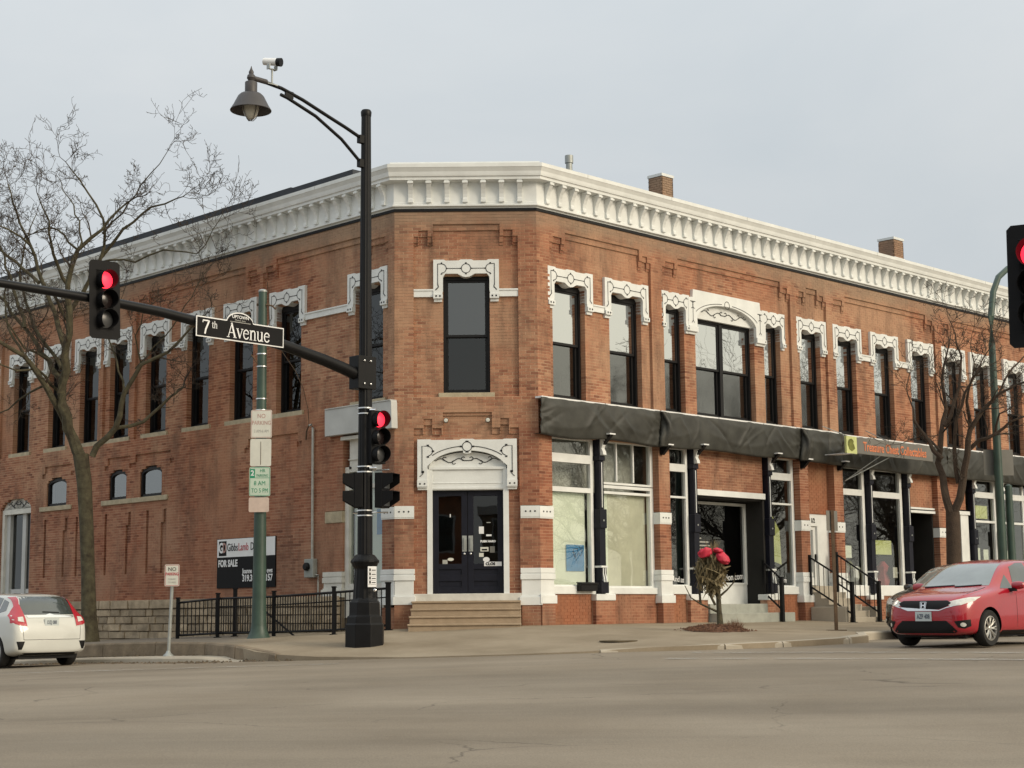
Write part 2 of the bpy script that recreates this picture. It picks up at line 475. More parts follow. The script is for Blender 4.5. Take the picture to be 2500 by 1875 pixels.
    def build(s, name, material, parent=None, frame=None, smooth=False, bevel=0.0, root=None, M=None, at=None):
        """one mesh object. parent: its thing or part; root: the thing whose origin it shares; at: origin of a top-level mesh"""
        if root is None: root = parent
        o0 = Vector((0,0,0)) if root is None else root.location
        if at is not None: o0 = Vector(at)
        me = s.mesh(name, frame, o0, smooth, M)
        me.materials.append(MATS[material])
        o = bpy.data.objects.new(name, me)
        col.objects.link(o)
        if parent is not None: o.parent = parent
        elif at is not None: o.location = at
        if bevel:
            md = o.modifiers.new('bevel', 'BEVEL'); md.width = bevel; md.segments = 2; md.limit_method = 'ANGLE'
        return o

def arc(cx, cz, r, a0, a1, n=12, rz=None):
    rz = rz or r
    return [(cx + r*math.cos(math.radians(a0+(a1-a0)*i/n)), cz + rz*math.sin(math.radians(a0+(a1-a0)*i/n))) for i in range(n+1)]

def place_mesh(name, me, M, parent=None, root=None):
    """an object sharing mesh data, put at world matrix M under parent"""
    o = bpy.data.objects.new(name, me)
    col.objects.link(o)
    if parent is not None:
        o.parent = parent
        rl = (root or parent).location
        M = Matrix.Translation(-Vector(rl)) @ M
    o.matrix_basis = M
    return o

_txt = {}
def text_obj(name, body, size, material, M, parent=None, root=None, align='CENTER', sx=1.0, weight=0.0, ext=0.004, local=False):
    """lettering as a mesh: M puts X along the reading direction, Z up the letters, -Y towards the reader"""
    key = (body, size, align, sx, weight, ext)
    if key not in _txt:
        cu = bpy.data.curves.new('lettering', 'FONT')
        cu.body = body; cu.size = size; cu.align_x = align; cu.align_y = 'CENTER'; cu.extrude = ext; cu.resolution_u = 3; cu.offset = weight
        ob = bpy.data.objects.new('lettering_tmp', cu); col.objects.link(ob)
        dg = bpy.context.evaluated_depsgraph_get()
        me = bpy.data.meshes.new_from_object(ob.evaluated_get(dg))
        bpy.data.objects.remove(ob); bpy.data.curves.remove(cu)
        me.transform(Matrix.Rotation(math.radians(90), 4, 'X') @ Matrix.Diagonal((sx, 1, 1, 1)))
        _txt[key] = me
    me = _txt[key].copy(); me.name = name
    me.materials.clear(); me.materials.append(MATS[material])
    if local:
        o = bpy.data.objects.new(name, me); col.objects.link(o); o.parent = parent; o.matrix_basis = M
        return o
    return place_mesh(name, me, M, parent, root)

def copy_tree(o, parent=None):
    c = o.copy(); col.objects.link(c); c.parent = parent
    for ch in list(o.children):
        copy_tree(ch, c)
    return c

# ------------------------------------------------------------------ ground heights
class RBF:
    def __init__(s, pts):
        a = np.array(pts, float); s.P = a[:, :2]; n = len(a)
        d = np.linalg.norm(s.P[:, None]-s.P[None], axis=2)
        A = np.zeros((n+3, n+3)); A[:n, :n] = -d - 0.15*np.eye(n)*0 ; A[:n, n] = 1; A[:n, n+1:] = s.P; A[n, :n] = 1; A[n+1:, :n] = s.P.T
        s.w = np.linalg.solve(A, np.concatenate([a[:, 2], [0, 0, 0]]))
    def __call__(s, x, y):
        q = np.array([x, y], float)
        d = np.linalg.norm(s.P - q, axis=1); n = len(s.P)
        return float(-d @ s.w[:n] + s.w[n] + s.w[n+1:] @ q)
def RP(u, w): return (RC[0]+S2*(u+w), RC[1]+S2*(u-w))
def LP(u, w): return (LC[0]+S2*(-u-w), LC[1]+S2*(u-w))
road_z = RBF([(-9.3,34.2,-.70),(-10.6,33.4,-.74),(-6.5,32.0,-.64),(-1.9,29.7,-.515),(1.6,28.7,-.42),(6.9,29,-.37),(8.3,28.3,-.37),
              (0,12.5,-.87),(-4,12.5,-.84),(4,12.5,-.90),(0,0,-.97),(0,-30,-1.1),(-30,5,-1.35),(30,5,-.75),(0,21,-.66),(6,22,-.55),(-7,23,-.72),
              (*RP(4,6.2),-.36),(*RP(12,6.2),-.34),(*RP(25,7),-.34),(*RP(60,8),-.40),(*RP(25,14),-.40),(*RP(60,20),-.45),
              (*LP(12,6),-.94),(*LP(25,7),-1.22),(*LP(60,8),-2.0),(*LP(25,16),-1.3),(*LP(60,20),-2.1)])
side_z = RBF([(*RP(.2,0),0),(*RP(5,0),0),(*RP(10,0),0),(*RP(18,0),0),(*RP(30,0),0),(*RP(60,0),0),
              (*RP(4,5.6),-.20),(*RP(12,5.6),-.19),(*RP(30,5.6),-.19),(*RP(60,5.6),-.2),(7.03,35.94,-.18),(4.13,33.6,-.13),(8.64,42.2,-.06),
              (6.3,31.3,-.25),(4.6,29.6,-.29),(2.6,29.0,-.33),(1.2,28.9,-.40),(-.4,29.2,-.455),(-2.0,29.9,-.49),(-3.6,30.7,-.50),(-4.8,31.4,-.46),
              (-2.91,32.1,-.31),(.11,34.9,-.02),(-2.2,34.9,-.11),(-2.77,35.4,-.06),(-3.87,35.26,-.15),(-5.38,36.78,-.20),(-8.08,39.47,-.28),(-10.31,40.0,-.29),
              (-5.5,35.45,-.21),(*LP(-.3,4.6),-.31),(*LP(1,4.1),-.29),(*LP(3,4),-.28),(*LP(6.6,4),-.35),(*LP(12,4),-.49),(*LP(30,4),-.95),(*LP(60,4),-1.7),
              (*LP(0,0),-.05),(*LP(5,0),-.17),(*LP(10,0),-.30),(*LP(20,0),-.56),(*LP(60,0),-1.6)])
# ------------------------------------------------------------------ the setting: ground, road, sidewalk, kerbs
def asphalt():
    m = bpy.data.materials.new('asphalt'); m.use_nodes = True
    nt = m.node_tree; N = nt.nodes.new; K = nt.links.new
    b = nt.nodes['Principled BSDF']; b.inputs['Roughness'].default_value = 0.85; b.inputs['Specular IOR Level'].default_value = 0.3
    g = N('ShaderNodeNewGeometry')
    n1 = N('ShaderNodeTexNoise'); n1.inputs['Scale'].default_value = 0.35; n1.inputs['Detail'].default_value = 8; n1.inputs['Roughness'].default_value = 0.62
    K(g.outputs['Position'], n1.inputs['Vector'])
    r = N('ShaderNodeValToRGB'); e = r.color_ramp.elements
    e[0].position = 0.32; e[0].color = (0.205, 0.170, 0.128, 1); e[1].position = 0.7; e[1].color = (0.265, 0.226, 0.176, 1)
    K(n1.outputs['Fac'], r.inputs['Fac'])
    # aggregate speckle
    n2 = N('ShaderNodeTexNoise'); n2.inputs['Scale'].default_value = 55; n2.inputs['Detail'].default_value = 3
    K(g.outputs['Position'], n2.inputs['Vector'])
    mr = N('ShaderNodeMapRange'); mr.inputs['From Min'].default_value = 0.3; mr.inputs['From Max'].default_value = 0.7; mr.inputs['To Min'].default_value = 0.84; mr.inputs['To Max'].default_value = 1.14
    K(n2.outputs['Fac'], mr.inputs['Value'])
    sc = N('ShaderNodeVectorMath'); sc.operation = 'SCALE'
    # tyre-darkened lanes and patches, stretched along the crossing
    mp = N('ShaderNodeMapping'); mp.inputs['Scale'].default_value = (0.10, 0.55, 1.0); mp.inputs['Rotation'].default_value = (0, 0, 0.25)
    K(g.outputs['Position'], mp.inputs['Vector'])
    n5 = N('ShaderNodeTexNoise'); n5.inputs['Scale'].default_value = 1.0; n5.inputs['Detail'].default_value = 5; n5.inputs['Roughness'].default_value = 0.6
    K(mp.outputs['Vector'], n5.inputs['Vector'])
    m5 = N('ShaderNodeMapRange'); m5.inputs['From Min'].default_value = 0.32; m5.inputs['From Max'].default_value = 0.7; m5.inputs['To Min'].default_value = 0.80; m5.inputs['To Max'].default_value = 1.12
    K(n5.outputs['Fac'], m5.inputs['Value'])
    s5 = N('ShaderNodeVectorMath'); s5.operation = 'SCALE'; K(r.outputs['Color'], s5.inputs[0]); K(m5.outputs['Result'], s5.inputs['Scale'])
    K(s5.outputs['Vector'], sc.inputs[0]); K(mr.outputs['Result'], sc.inputs['Scale'])
    # cracks: warped cell edges kept only where a slow noise allows
    nw = N('ShaderNodeTexNoise'); nw.inputs['Scale'].default_value = 0.9; nw.inputs['Detail'].default_value = 6
    K(g.outputs['Position'], nw.inputs['Vector'])
    mw = N('ShaderNodeVectorMath'); mw.operation = 'MULTIPLY_ADD'; mw.inputs[1].default_value = (1.3, 1.3, 0)
    K(nw.outputs['Color'], mw.inputs[0]); K(g.outputs['Position'], mw.inputs[2])
    vo = N('ShaderNodeTexVoronoi'); vo.feature = 'DISTANCE_TO_EDGE'; vo.inputs['Scale'].default_value = 0.24
    K(mw.outputs['Vector'], vo.inputs['Vector'])
    cr = N('ShaderNodeMapRange'); cr.inputs['From Min'].default_value = 0.0; cr.inputs['From Max'].default_value = 0.005; cr.inputs['To Min'].default_value = 1.0; cr.inputs['To Max'].default_value = 0.0
    K(vo.outputs['Distance'], cr.inputs['Value'])
    n3 = N('ShaderNodeTexNoise'); n3.inputs['Scale'].default_value = 0.5; n3.inputs['Detail'].default_value = 3
    K(g.outputs['Position'], n3.inputs['Vector'])
    gate = N('ShaderNodeMapRange'); gate.inputs['From Min'].default_value = 0.46; gate.inputs['From Max'].default_value = 0.6; gate.inputs['To Max'].default_value = 0.8
    K(n3.outputs['Fac'], gate.inputs['Value'])
    mu = N('ShaderNodeMath'); mu.operation = 'MULTIPLY'
    K(cr.outputs['Result'], mu.inputs[0]); K(gate.outputs['Result'], mu.inputs[1])
    mx = N('ShaderNodeMixRGB'); mx.inputs['Color2'].default_value = (0.075, 0.062, 0.048, 1)
    K(mu.outputs['Value'], mx.inputs['Fac']); K(sc.outputs['Vector'], mx.inputs['Color1'])
    K(mx.outputs['Color'], b.inputs['Base Color'])
    bp = N('ShaderNodeBump'); bp.inputs['Strength'].default_value = 0.5; bp.inputs['Distance'].default_value = 0.01
    K(n2.outputs['Fac'], bp.inputs['Height']); K(bp.outputs['Normal'], b.inputs['Normal'])
    MATS['asphalt'] = m
asphalt()
def walkway():
    m = bpy.data.materials.new('sidewalk_concrete'); m.use_nodes = True
    nt = m.node_tree; N = nt.nodes.new; K = nt.links.new
    b = nt.nodes['Principled BSDF']; b.inputs['Roughness'].default_value = 0.9; b.inputs['Specular IOR Level'].default_value = 0.25
    g = N('ShaderNodeNewGeometry')
    n1 = N('ShaderNodeTexNoise'); n1.inputs['Scale'].default_value = 0.55; n1.inputs['Detail'].default_value = 8; n1.inputs['Roughness'].default_value = 0.65
    K(g.outputs['Position'], n1.inputs['Vector'])
    r = N('ShaderNodeValToRGB'); e = r.color_ramp.elements
    e[0].position = 0.30; e[0].color = (0.22, 0.178, 0.125, 1); e[1].position = 0.66; e[1].color = (0.335, 0.28, 0.208, 1)
    K(n1.outputs['Fac'], r.inputs['Fac'])
    # darker asphalt strip of the side street's walk
    sp = N('ShaderNodeSeparateXYZ'); K(g.outputs['Position'], sp.inputs['Vector'])
    n2 = N('ShaderNodeTexNoise'); n2.inputs['Scale'].default_value = 1.2; n2.inputs['Detail'].default_value = 5
    K(g.outputs['Position'], n2.inputs['Vector'])
    ma = N('ShaderNodeMath'); ma.operation = 'MULTIPLY_ADD'; ma.inputs[1].default_value = 1.6
    K(n2.outputs['Fac'], ma.inputs[0]); K(sp.outputs['X'], ma.inputs[2])
    mr = N('ShaderNodeMapRange'); mr.inputs['From Min'].default_value = -5.6; mr.inputs['From Max'].default_value = -4.6; mr.inputs['To Min'].default_value = 0.8; mr.inputs['To Max'].default_value = 0.0
    K(ma.outputs['Value'], mr.inputs['Value'])
    mx = N('ShaderNodeMixRGB'); mx.inputs['Color2'].default_value = (0.16, 0.145, 0.125, 1)
    K(mr.outputs['Result'], mx.inputs['Fac']); K(r.outputs['Color'], mx.inputs['Color1'])
    n4 = N('ShaderNodeTexNoise'); n4.inputs['Scale'].default_value = 30; n4.inputs['Detail'].default_value = 4
    K(g.outputs['Position'], n4.inputs['Vector'])
    m4 = N('ShaderNodeMapRange'); m4.inputs['To Min'].default_value = 0.88; m4.inputs['To Max'].default_value = 1.12
    K(n4.outputs['Fac'], m4.inputs['Value'])
    sc = N('ShaderNodeVectorMath'); sc.operation = 'SCALE'; K(mx.outputs['Color'], sc.inputs[0]); K(m4.outputs['Result'], sc.inputs['Scale'])
    K(sc.outputs['Vector'], b.inputs['Base Color'])
    bp = N('ShaderNodeBump'); bp.inputs['Strength'].default_value = 0.4; bp.inputs['Distance'].default_value = 0.008
    K(n4.outputs['Fac'], bp.inputs['Height']); K(bp.outputs['Normal'], b.inputs['Normal'])
    MATS['sidewalk_concrete'] = m
walkway()
mat('gutter_dirt', (0.12, 0.088, 0.055), 0.95, var=0.45, scale=7, bump=0.5, bscale=30)
mat('far_ground', (0.16, 0.14, 0.10), 0.95, var=0.2, scale=0.05)

g = MB(); g.add([(-900,-900,-3.2),(900,-900,-3.2),(900,900,-3.2),(-900,900,-3.2)], [(0,1,2,3)])
tag(g.build('ground', 'far_ground'), kind='structure')

xs = list(np.arange(-60, 70.1, 1.0)); ys = list(np.arange(-40, 100.1, 1.0))
V = []; F = []
for y in ys:
    for x in xs:
        V.append((x, y, road_z(x, y)))
nx = len(xs)
for j in range(len(ys)-1):
    for i in range(nx-1):
        F.append((j*nx+i, j*nx+i+1, (j+1)*nx+i+1, (j+1)*nx+i))
rm = MB(); rm.add(V, F)
road = rm.build('road', 'asphalt', smooth=True); tag(road, kind='structure')

pairs = [(RP(60,-.5),RP(60,5.6)),(RP(30,-.5),RP(30,5.6)),(RP(20,-.5),RP(20,5.6)),(RP(14,-.5),RP(14,5.6)),(RP(10,-.5),RP(10,5.6)),(RP(7,-.5),RP(7,5.6)),(RP(5,-.5),RP(5,5.6)),
         (RP(4,-.5),RP(4,5.6)),(RP(3,-.5),RP(3.0,6.3)),(RP(2.2,-.5),(6.9,32.1)),(RP(1.5,-.5),(6.2,31.1)),(RP(.9,-.5),(5.4,30.2)),(RP(.5,-.5),(4.5,29.5)),(RP(.2,-.5),(3.4,29.05)),
         ((.3,36.4),(2.4,28.9)),((-.1,36.4),(1.2,28.85)),((-.6,36.4),(.2,29.0)),((-1.1,36.4),(-.9,29.35)),((-1.6,36.4),(-2.0,29.8)),((-2.1,36.4),(-2.9,30.25)),
         (LP(0,-.5),(-3.7,30.75)),(LP(.4,-.5),(-4.4,31.2)),(LP(.8,-.5),(-5.0,31.75)),(LP(1.2,-.5),LP(-.4,4.5)),(LP(1.6,-.5),LP(.2,4.25)),(LP(2.2,-.5),LP(1,4.05)),
         (LP(3.2,-.5),LP(2.4,4)),(LP(5,-.5),LP(5,4)),(LP(7,-.5),LP(7,4)),(LP(10,-.5),LP(10,4)),(LP(14,-.5),LP(14,4)),(LP(20,-.5),LP(20,4)),(LP(30,-.5),LP(30,4)),(LP(60,-.5),LP(60,4))]
NS = 10
sm = MB(); V = []; F = []
for a, b in pairs:
    for k in range(NS+1):
        t = k/NS; x = a[0]+(b[0]-a[0])*t; y = a[1]+(b[1]-a[1])*t
        V.append((x, y, side_z(x, y) + 0.0))
for i in range(len(pairs)-1):
    for k in range(NS):
        F.append((i*(NS+1)+k, (i+1)*(NS+1)+k, (i+1)*(NS+1)+k+1, i*(NS+1)+k+1))
base = len(V)
for a, b in pairs:                        # skirt below the outer edge
    V.append((b[0], b[1], side_z(*b) - 0.6))
for i in range(len(pairs)-1):
    F.append((i*(NS+1)+NS, (i+1)*(NS+1)+NS, base+i+1, base+i))
sm.add(V, F)
walk = sm.build('sidewalk', 'sidewalk_concrete', smooth=True); tag(walk, kind='structure')

# kerb stones along the outer edge, each its own piece
kerb_root = MB()
kerb_root.add([(b[0], b[1], side_z(*b)-0.30) for a, b in pairs] + [(b[0]*0.999, b[1], side_z(*b)-0.5) for a, b in pairs],
              [(i, i+1, len(pairs)+i+1, len(pairs)+i) for i in range(len(pairs)-1)])
kerb = kerb_root.build('kerb', 'old_kerb'); tag(kerb, kind='structure')
edge = [Vector(b) for a, b in pairs]
def edge_at(s_):
    for i in range(len(edge)-1):
        d = (edge[i+1]-edge[i]).length
        if s_ <= d: return edge[i] + (edge[i+1]-edge[i])*(s_/d)
        s_ -= d
    return edge[-1]
tot = sum((edge[i+1]-edge[i]).length for i in range(len(edge)-1))
s0 = 28.0
kr = random.Random(3)
while s0 < tot-30:
    Ls = kr.uniform(1.1, 2.3)
    p0 = edge_at(s0+0.012); p1 = edge_at(s0+Ls-0.012)
    s0 += Ls
    mid = (p0+p1)/2
    if -4.6 < mid.x < 0.9 and mid.y < 31.3: continue          # dropped kerb of the corner ramp
    d = (p1-p0).normalized(); nrm = Vector((-d.y, d.x))
    if nrm.dot(Vector((-1.0, 36.0))-mid) > 0: nrm = -nrm      # outward, towards the road
    left = mid.x < -4.6
    k = MB()
    out, inn = 0.03, -0.16
    def kv(p, o_, dz): 
        q = p + nrm*o_
        return (q.x, q.y, side_z(p.x, p.y)+dz)
    top = 0.012 + kr.uniform(-.006, .006)
    dep = -0.17 if not left else -0.16
    k.add([kv(p0,inn,top),kv(p1,inn,top),kv(p1,out-.03,top),kv(p0,out-.03,top),kv(p0,out,top-.035),kv(p1,out,top-.035),kv(p1,out+.01,dep-.12),kv(p0,out+.01,dep-.12),kv(p0,inn,-.2),kv(p1,inn,-.2)],
          [(0,1,2,3),(3,2,5,4),(4,5,6,7),(0,3,4,7,8),(1,9,6,5,2),(0,8,9,1)])
    k.build('kerb_stone', 'old_kerb' if left else 'concrete', kerb)

# the low second step of the side-street kerb
lw = MB(); us = [-1.0,-.6,0,1,2,3,5,7,10,14,20,30]; V = []; F = []
for u in us:
    wo = 5.25 if u > 1 else 4.75 + .25*(u+1)
    a = LP(u, 3.85); b = LP(u, wo); zz = min(side_z(*LP(u, 4.0)) - 0.25, road_z(*b)+0.11) if u > -.3 else road_z(*b)+0.03
    V += [(a[0],a[1],zz+.012),(b[0]+.02,b[1]+.02,zz),(b[0],b[1],zz-.03),(b[0]-.02,b[1]-.02,zz-.4)]
for i in range(len(us)-1):
    for k in range(3): F.append((i*4+k, (i+1)*4+k, (i+1)*4+k+1, i*4+k+1))
lw.add(V, F); tag(lw.build('gutter_slab', 'concrete'), kind='structure')

# broken concrete and swept dirt along the side-street gutter, and crumbled corner
dm = MB(); dr = random.Random(11)
for i in range(1100):
    if i < 900:
        u = dr.uniform(-1.2, 12); w = 5.26 + abs(dr.gauss(0, .13)) if dr.random() < .6 else 4.0+abs(dr.gauss(0, .12))
        x, y = LP(u, w); z = road_z(x, y) if w > 5.2 else min(side_z(*LP(u,4.0))-.25, road_z(*LP(u,5.2))+.11)
    else:
        x = dr.uniform(-6.2, -3.6); y = 31.9 - (x+5)*.62 + dr.gauss(0, .22); z = max(road_z(x, y), road_z(x,y))+.01
    r_ = dr.uniform(.015, .07)
    n = 5; h = r_*dr.uniform(.3, .8)
    P = [(x+r_*math.cos(6.283*k/n+dr.random())*dr.uniform(.7,1.5), y+r_*math.sin(6.283*k/n)*dr.uniform(.7,1.3), z-.01) for k in range(n)]
    dm.add(P+[(x, y, z+h)], [(k, (k+1) % n, n) for k in range(n)])
tag(dm.build('gutter_debris', 'gutter_dirt'), 'broken concrete bits and dirt lying along the side street gutter', 'debris', kind='stuff')

# faded road markings: crosswalk bars by the red car and stop line
def road_strip(name, p0, p1, w, n=14):
    mb = MB(); d = (Vector(p1)-Vector(p0)); q = Vector((-d.y, d.x)).normalized()*w/2
    V = []; F = []
    for i in range(n+1):
        p = Vector(p0)+d*(i/n)
        for sgn in (1, -1):
            e = p+q*sgn*(1+.12*math.sin(i*2.3+sgn)); V.append((e.x, e.y, road_z(e.x, e.y)+.012))
    for i in range(n): F.append((2*i, 2*i+1, 2*i+3, 2*i+2))
    mb.add(V, F); o = mb.build(name, 'worn_paint'); tag(o, kind='structure'); return o
def worn_paint():
    m = bpy.data.materials.new('worn_paint'); m.use_nodes = True
    nt = m.node_tree; N = nt.nodes.new; K = nt.links.new
    b = nt.nodes['Principled BSDF']; b.inputs['Base Color'].default_value = (0.44, 0.43, 0.40, 1); b.inputs['Roughness'].default_value = 0.85
    g_ = N('ShaderNodeNewGeometry'); n = N('ShaderNodeTexNoise'); n.inputs['Scale'].default_value = 2.6; n.inputs['Detail'].default_value = 8; n.inputs['Roughness'].default_value = 0.7
    K(g_.outputs['Position'], n.inputs['Vector'])
    mr = N('ShaderNodeMapRange'); mr.inputs['From Min'].default_value = 0.40; mr.inputs['From Max'].default_value = 0.70; mr.inputs['To Max'].default_value = 0.75
    K(n.outputs['Fac'], mr.inputs['Value']); K(mr.outputs['Result'], b.inputs['Alpha'])
    MATS['worn_paint'] = m
worn_paint()
road_strip('road_marking', (3.0, 27.9), (14.5, 23.4), .30)
road_strip('road_marking', (2.4, 26.2), (13.0, 22.0), .30)
road_strip('road_marking', (6.2, 27.2), (12.5, 33.2), .12)
road_strip('road_marking', (-14, 30.5), (-3.0, 28.2), .25)

# small ground fittings
mh = MB(); mh.lathe([(.36,-.01),(.36,.012),(.33,.016),(.30,.010),(.05,.012)], 28)
mx_, my_ = 1.95, 30.9
o = mh.build('manhole_cover', 'cast_iron', at=(mx_, my_, side_z(mx_, my_)+.004)); 
for v_ in o.data.vertices: v_.co += Vector((mx_, my_, side_z(mx_, my_)+.004))
tag(o, 'round rusty manhole cover set in the corner sidewalk', 'manhole cover')
# ------------------------------------------------------------------ the corner building: brickwork
BLD = thing('brick_building', (-1.02, 36.0, 0.0), 'two storey orange brick corner building with white bracketed cornice and ornate window hoods', 'building')
COURSE = 0.0693; BLEN = 0.203; J = 0.011
class Wall:
    def __init__(s, frame, length, z0, z1):
        s.F = frame; s.len = length; s.z0 = z0; s.z1 = z1
        s.zones = []      # (u0,u1,z0,z1,depth,tint) later ones win
        s.holes = []      # (u0,u1,z0,z1,rise)
        s.bricks = []; s.mort = []
    def zone(s, u0, u1, z0, z1, d, t=None): s.zones.append((u0, u1, z0, z1, d, t))
    def hole(s, u0, u1, z0, z1, rise=0.0): s.holes.append((u0, u1, z0, z1, rise))
    def row(s, r):
        za = r*COURSE; zc = za+COURSE/2
        if zc < s.z0 or zc > s.z1: return
        ed = {0.0, s.len}
        Z = [z for z in s.zones if z[2] <= zc < z[3]]
        for z in Z: ed.add(max(0, z[0])); ed.add(min(s.len, z[1]))
        H = []
        for h in s.holes:
            if h[2] <= zc < h[3]+h[4]:
                a, b = h[0], h[1]
                if zc > h[3]:
                    hw = (b-a)/2; t = (zc-h[3])/h[4]; k = hw*math.sqrt(max(0, 1-t*t)); c = (a+b)/2; a, b = c-k, c+k
                H.append((a, b)); ed.add(max(0, a)); ed.add(min(s.len, b))
        E_ = sorted(ed); seg = []
        for a, b in zip(E_, E_[1:]):
            if b-a < 1e-4: continue
            m = (a+b)/2
            if any(x < m < y for x, y in H): continue
            d, t = 0.0, None
            for z in Z:
                if z[0] < m < z[1]: d, t = z[4], z[5]
            if d is None: continue
            if seg and abs(seg[-1][1]-a) < 1e-6 and seg[-1][2] == d and seg[-1][3] == t: seg[-1] = (seg[-1][0], b, d, t)
            else: seg.append((a, b, d, t))
        off = BLEN/2 if r % 2 else 0.0
        for a, b, d, t in seg:
            s.mort.append((a+.004, b-.004, d-.25, d-.004, za-.001, za+COURSE+.001, rnd.random()))
            k = math.floor((a-off)/BLEN); js = [a]
            while True:
                k += 1; x = k*BLEN+off
                if x >= b-.045: break
                if x > a+.045: js.append(x)
            js.append(b)
            for p, q in zip(js, js[1:]):
                e0 = 0 if p == a else J/2; e1 = 0 if q == b else J/2
                tt = rnd.betavariate(2.2, 2.2) if t is None else min(1, max(0, t+rnd.uniform(-.12, .12)))
                s.bricks.append((p+e0, q-e1, d-.24, d+rnd.uniform(-.0015, .0015), za+J/2, za+COURSE-J/2, tt))
    def run(s):
        for r in range(int(math.floor(s.z0/COURSE))-1, int(s.z1/COURSE)+1): s.row(r)
def boxes_mesh(name, B, frame, material, origin):
    """many five-sided boxes in one mesh with a per-face tint"""
    a = np.array(B); n = len(a)
    u0,u1,o0,o1,z0,z1 = (a[:, i] for i in range(6))
    v = np.stack([np.stack([u0,o1,z0],1),np.stack([u1,o1,z0],1),np.stack([u1,o1,z1],1),np.stack([u0,o1,z1],1),
                  np.stack([u0,o0,z0],1),np.stack([u1,o0,z0],1),np.stack([u1,o0,z1],1),np.stack([u0,o0,z1],1)], 1)
    q = np.array([(3,2,1,0),(0,1,5,4),(1,2,6,5),(2,3,7,6),(3,0,4,7)])
    if frame.flip: q = q[:, ::-1]
    w = frame(v.reshape(-1, 3)) - np.array(origin)
    faces = (q[None]+8*np.arange(n)[:, None, None]).reshape(-1, 4)
    me = bpy.data.meshes.new(name)
    me.vertices.add(len(w)); me.vertices.foreach_set('co', w.ravel())
    me.loops.add(faces.size); me.loops.foreach_set('vertex_index', faces.ravel().astype(np.int32))
    me.polygons.add(len(faces)); me.polygons.foreach_set('loop_start', np.arange(0, faces.size, 4, dtype=np.int32))
    me.update(calc_edges=True)
    at = me.attributes.new('tint', 'FLOAT', 'FACE'); at.data.foreach_set('value', np.repeat(a[:, 6], 5).astype(np.float32))
    me.materials.append(MATS[material]); me.validate(); me.shade_flat()
    return me
def link(name, me, parent):
    o = bpy.data.objects.new(name, me); col.objects.link(o); o.parent = parent; return o

REC = -0.075
def panel(w, a, b, lin0, lin1, top=8.93, zlow=5.0):
    """recessed bay with a stepped, corbelled head"""
    h = COURSE
    w.zone(a, b, zlow, top-.50, REC)
    w.zone(lin0, lin1, top-.50, top-.14, REC); w.zone(lin0, lin1, top-.14, top, -.04)
    for x0, x1 in ((a+.12, lin0-.12), (lin1+.12, b-.12)):
        if x1-x0 > .08:
            w.zone(x0, x1, top-.50, top-.29, REC, .12); w.zone(x0, x1, top-.29, top-.14, -.035, .2)
    for x0, x1 in ((a, a+.12), (lin0-.12, lin0), (lin1, lin1+.12), (b-.12, b)):
        w.zone(x0, x1, top-.50, top-.40, -.055, .15); w.zone(x0, x1, top-.40, top-.27, -.03, .25)

# ---- avenue front
R_WIN = [(1.12,.545,'n'),(3.09,.575,'n'),(4.91,.39,'w3'),(8.965,.36,'w5'),(10.69,.48,'n'),(12.42,.49,'n'),(14.32,.51,'n'),(16.27,.50,'n'),(18.14,.48,'n'),(19.83,.48,'n'),(21.93,.50,'n'),(23.9,.5,'n'),(25.9,.5,'n')]
BIGW = (5.74, 8.18)
WR = Wall(FR, 30.0, -0.10, 9.37)
for a, b, l0, l1 in ((.42,3.98,.95,3.56),(4.42,9.74,5.02,9.30),(10.02,11.42,10.5,11.0),(11.70,17.10,12.35,16.6),(17.45,22.9,18.05,22.4),(23.2,28.4,23.8,27.9)):
    panel(WR, a, b, l0, l1)
for c, hw, k in R_WIN: WR.hole(c-hw, c+hw, 5.08, 7.76)
WR.hole(BIGW[0], BIGW[1], 5.08, 7.60, .40)
WR.zone(0, 30, 4.22, 5.0, -.10)
PIL = [(0,.42),(4.12,4.53),(9.90,10.30),(11.51,11.93),(16.86,17.30),(24.2,24.6)]
for (a, b), (c, d) in zip(PIL, PIL[1:]): WR.hole(b, c, -.2, 4.24)
WR.hole(24.6, 30, -.2, 4.24)
for a, b in PIL: WR.zone(a, b, 0.45, 1.24, None); WR.zone(a, b, 2.37, 2.62, None)
for a, b in PIL: WR.zone(a-.03, b+.05, -.1, .48, .05, .45)
# ---- chamfered corner
WC = Wall(FC, 3.209, -0.15, 9.37)
WC.zone(.43, 2.785, 5.03, 8.50, REC)
WC.zone(.87, 2.38, 8.50, 8.84, REC); WC.zone(.87, 2.38, 8.84, 9.0, -.04)
for a, b in ((.54,.75),(2.46,2.67)): WC.zone(a, b, 8.50, 8.72, REC, .15); WC.zone(a, b, 8.72, 8.86, -.04, .2)
for a, b in ((.43,.53),(.76,.86),(2.37,2.46),(2.68,2.785)): WC.zone(a, b, 8.50, 8.62, -.055, .2); WC.zone(a, b, 8.62, 8.73, -.03, .25)
WC.hole(1.09, 2.14, 5.15, 7.86)
WC.zone(.43, 2.77, -.2, 4.26, REC)
WC.zone(1.08, 2.17, 4.26, 4.62, REC); WC.zone(1.08, 2.17, 4.62, 4.74, -.04, .3)
for a, b in ((.65,.84),(2.36,2.55)): WC.zone(a, b, 4.26, 4.42, REC); WC.zone(a, b, 4.42, 4.54, -.035, .3)
for a, b in ((.43,.63),(.85,1.05),(2.17,2.35),(2.57,2.77)): WC.zone(a, b, 4.26, 4.40, -.045, .3)
WC.hole(.73, 2.52, -.3, 3.52, .38)
WC.zone(.43, 2.77, -.3, .70, None)
for a, b in ((0,.42),(2.80,3.209)): WC.zone(a, b, 0.45, 1.25, None); WC.zone(a, b, 2.38, 2.63, None)
for a, b in ((0,.42),(2.80,3.209)): WC.zone(a, b, -.3, .47, .04, .25)
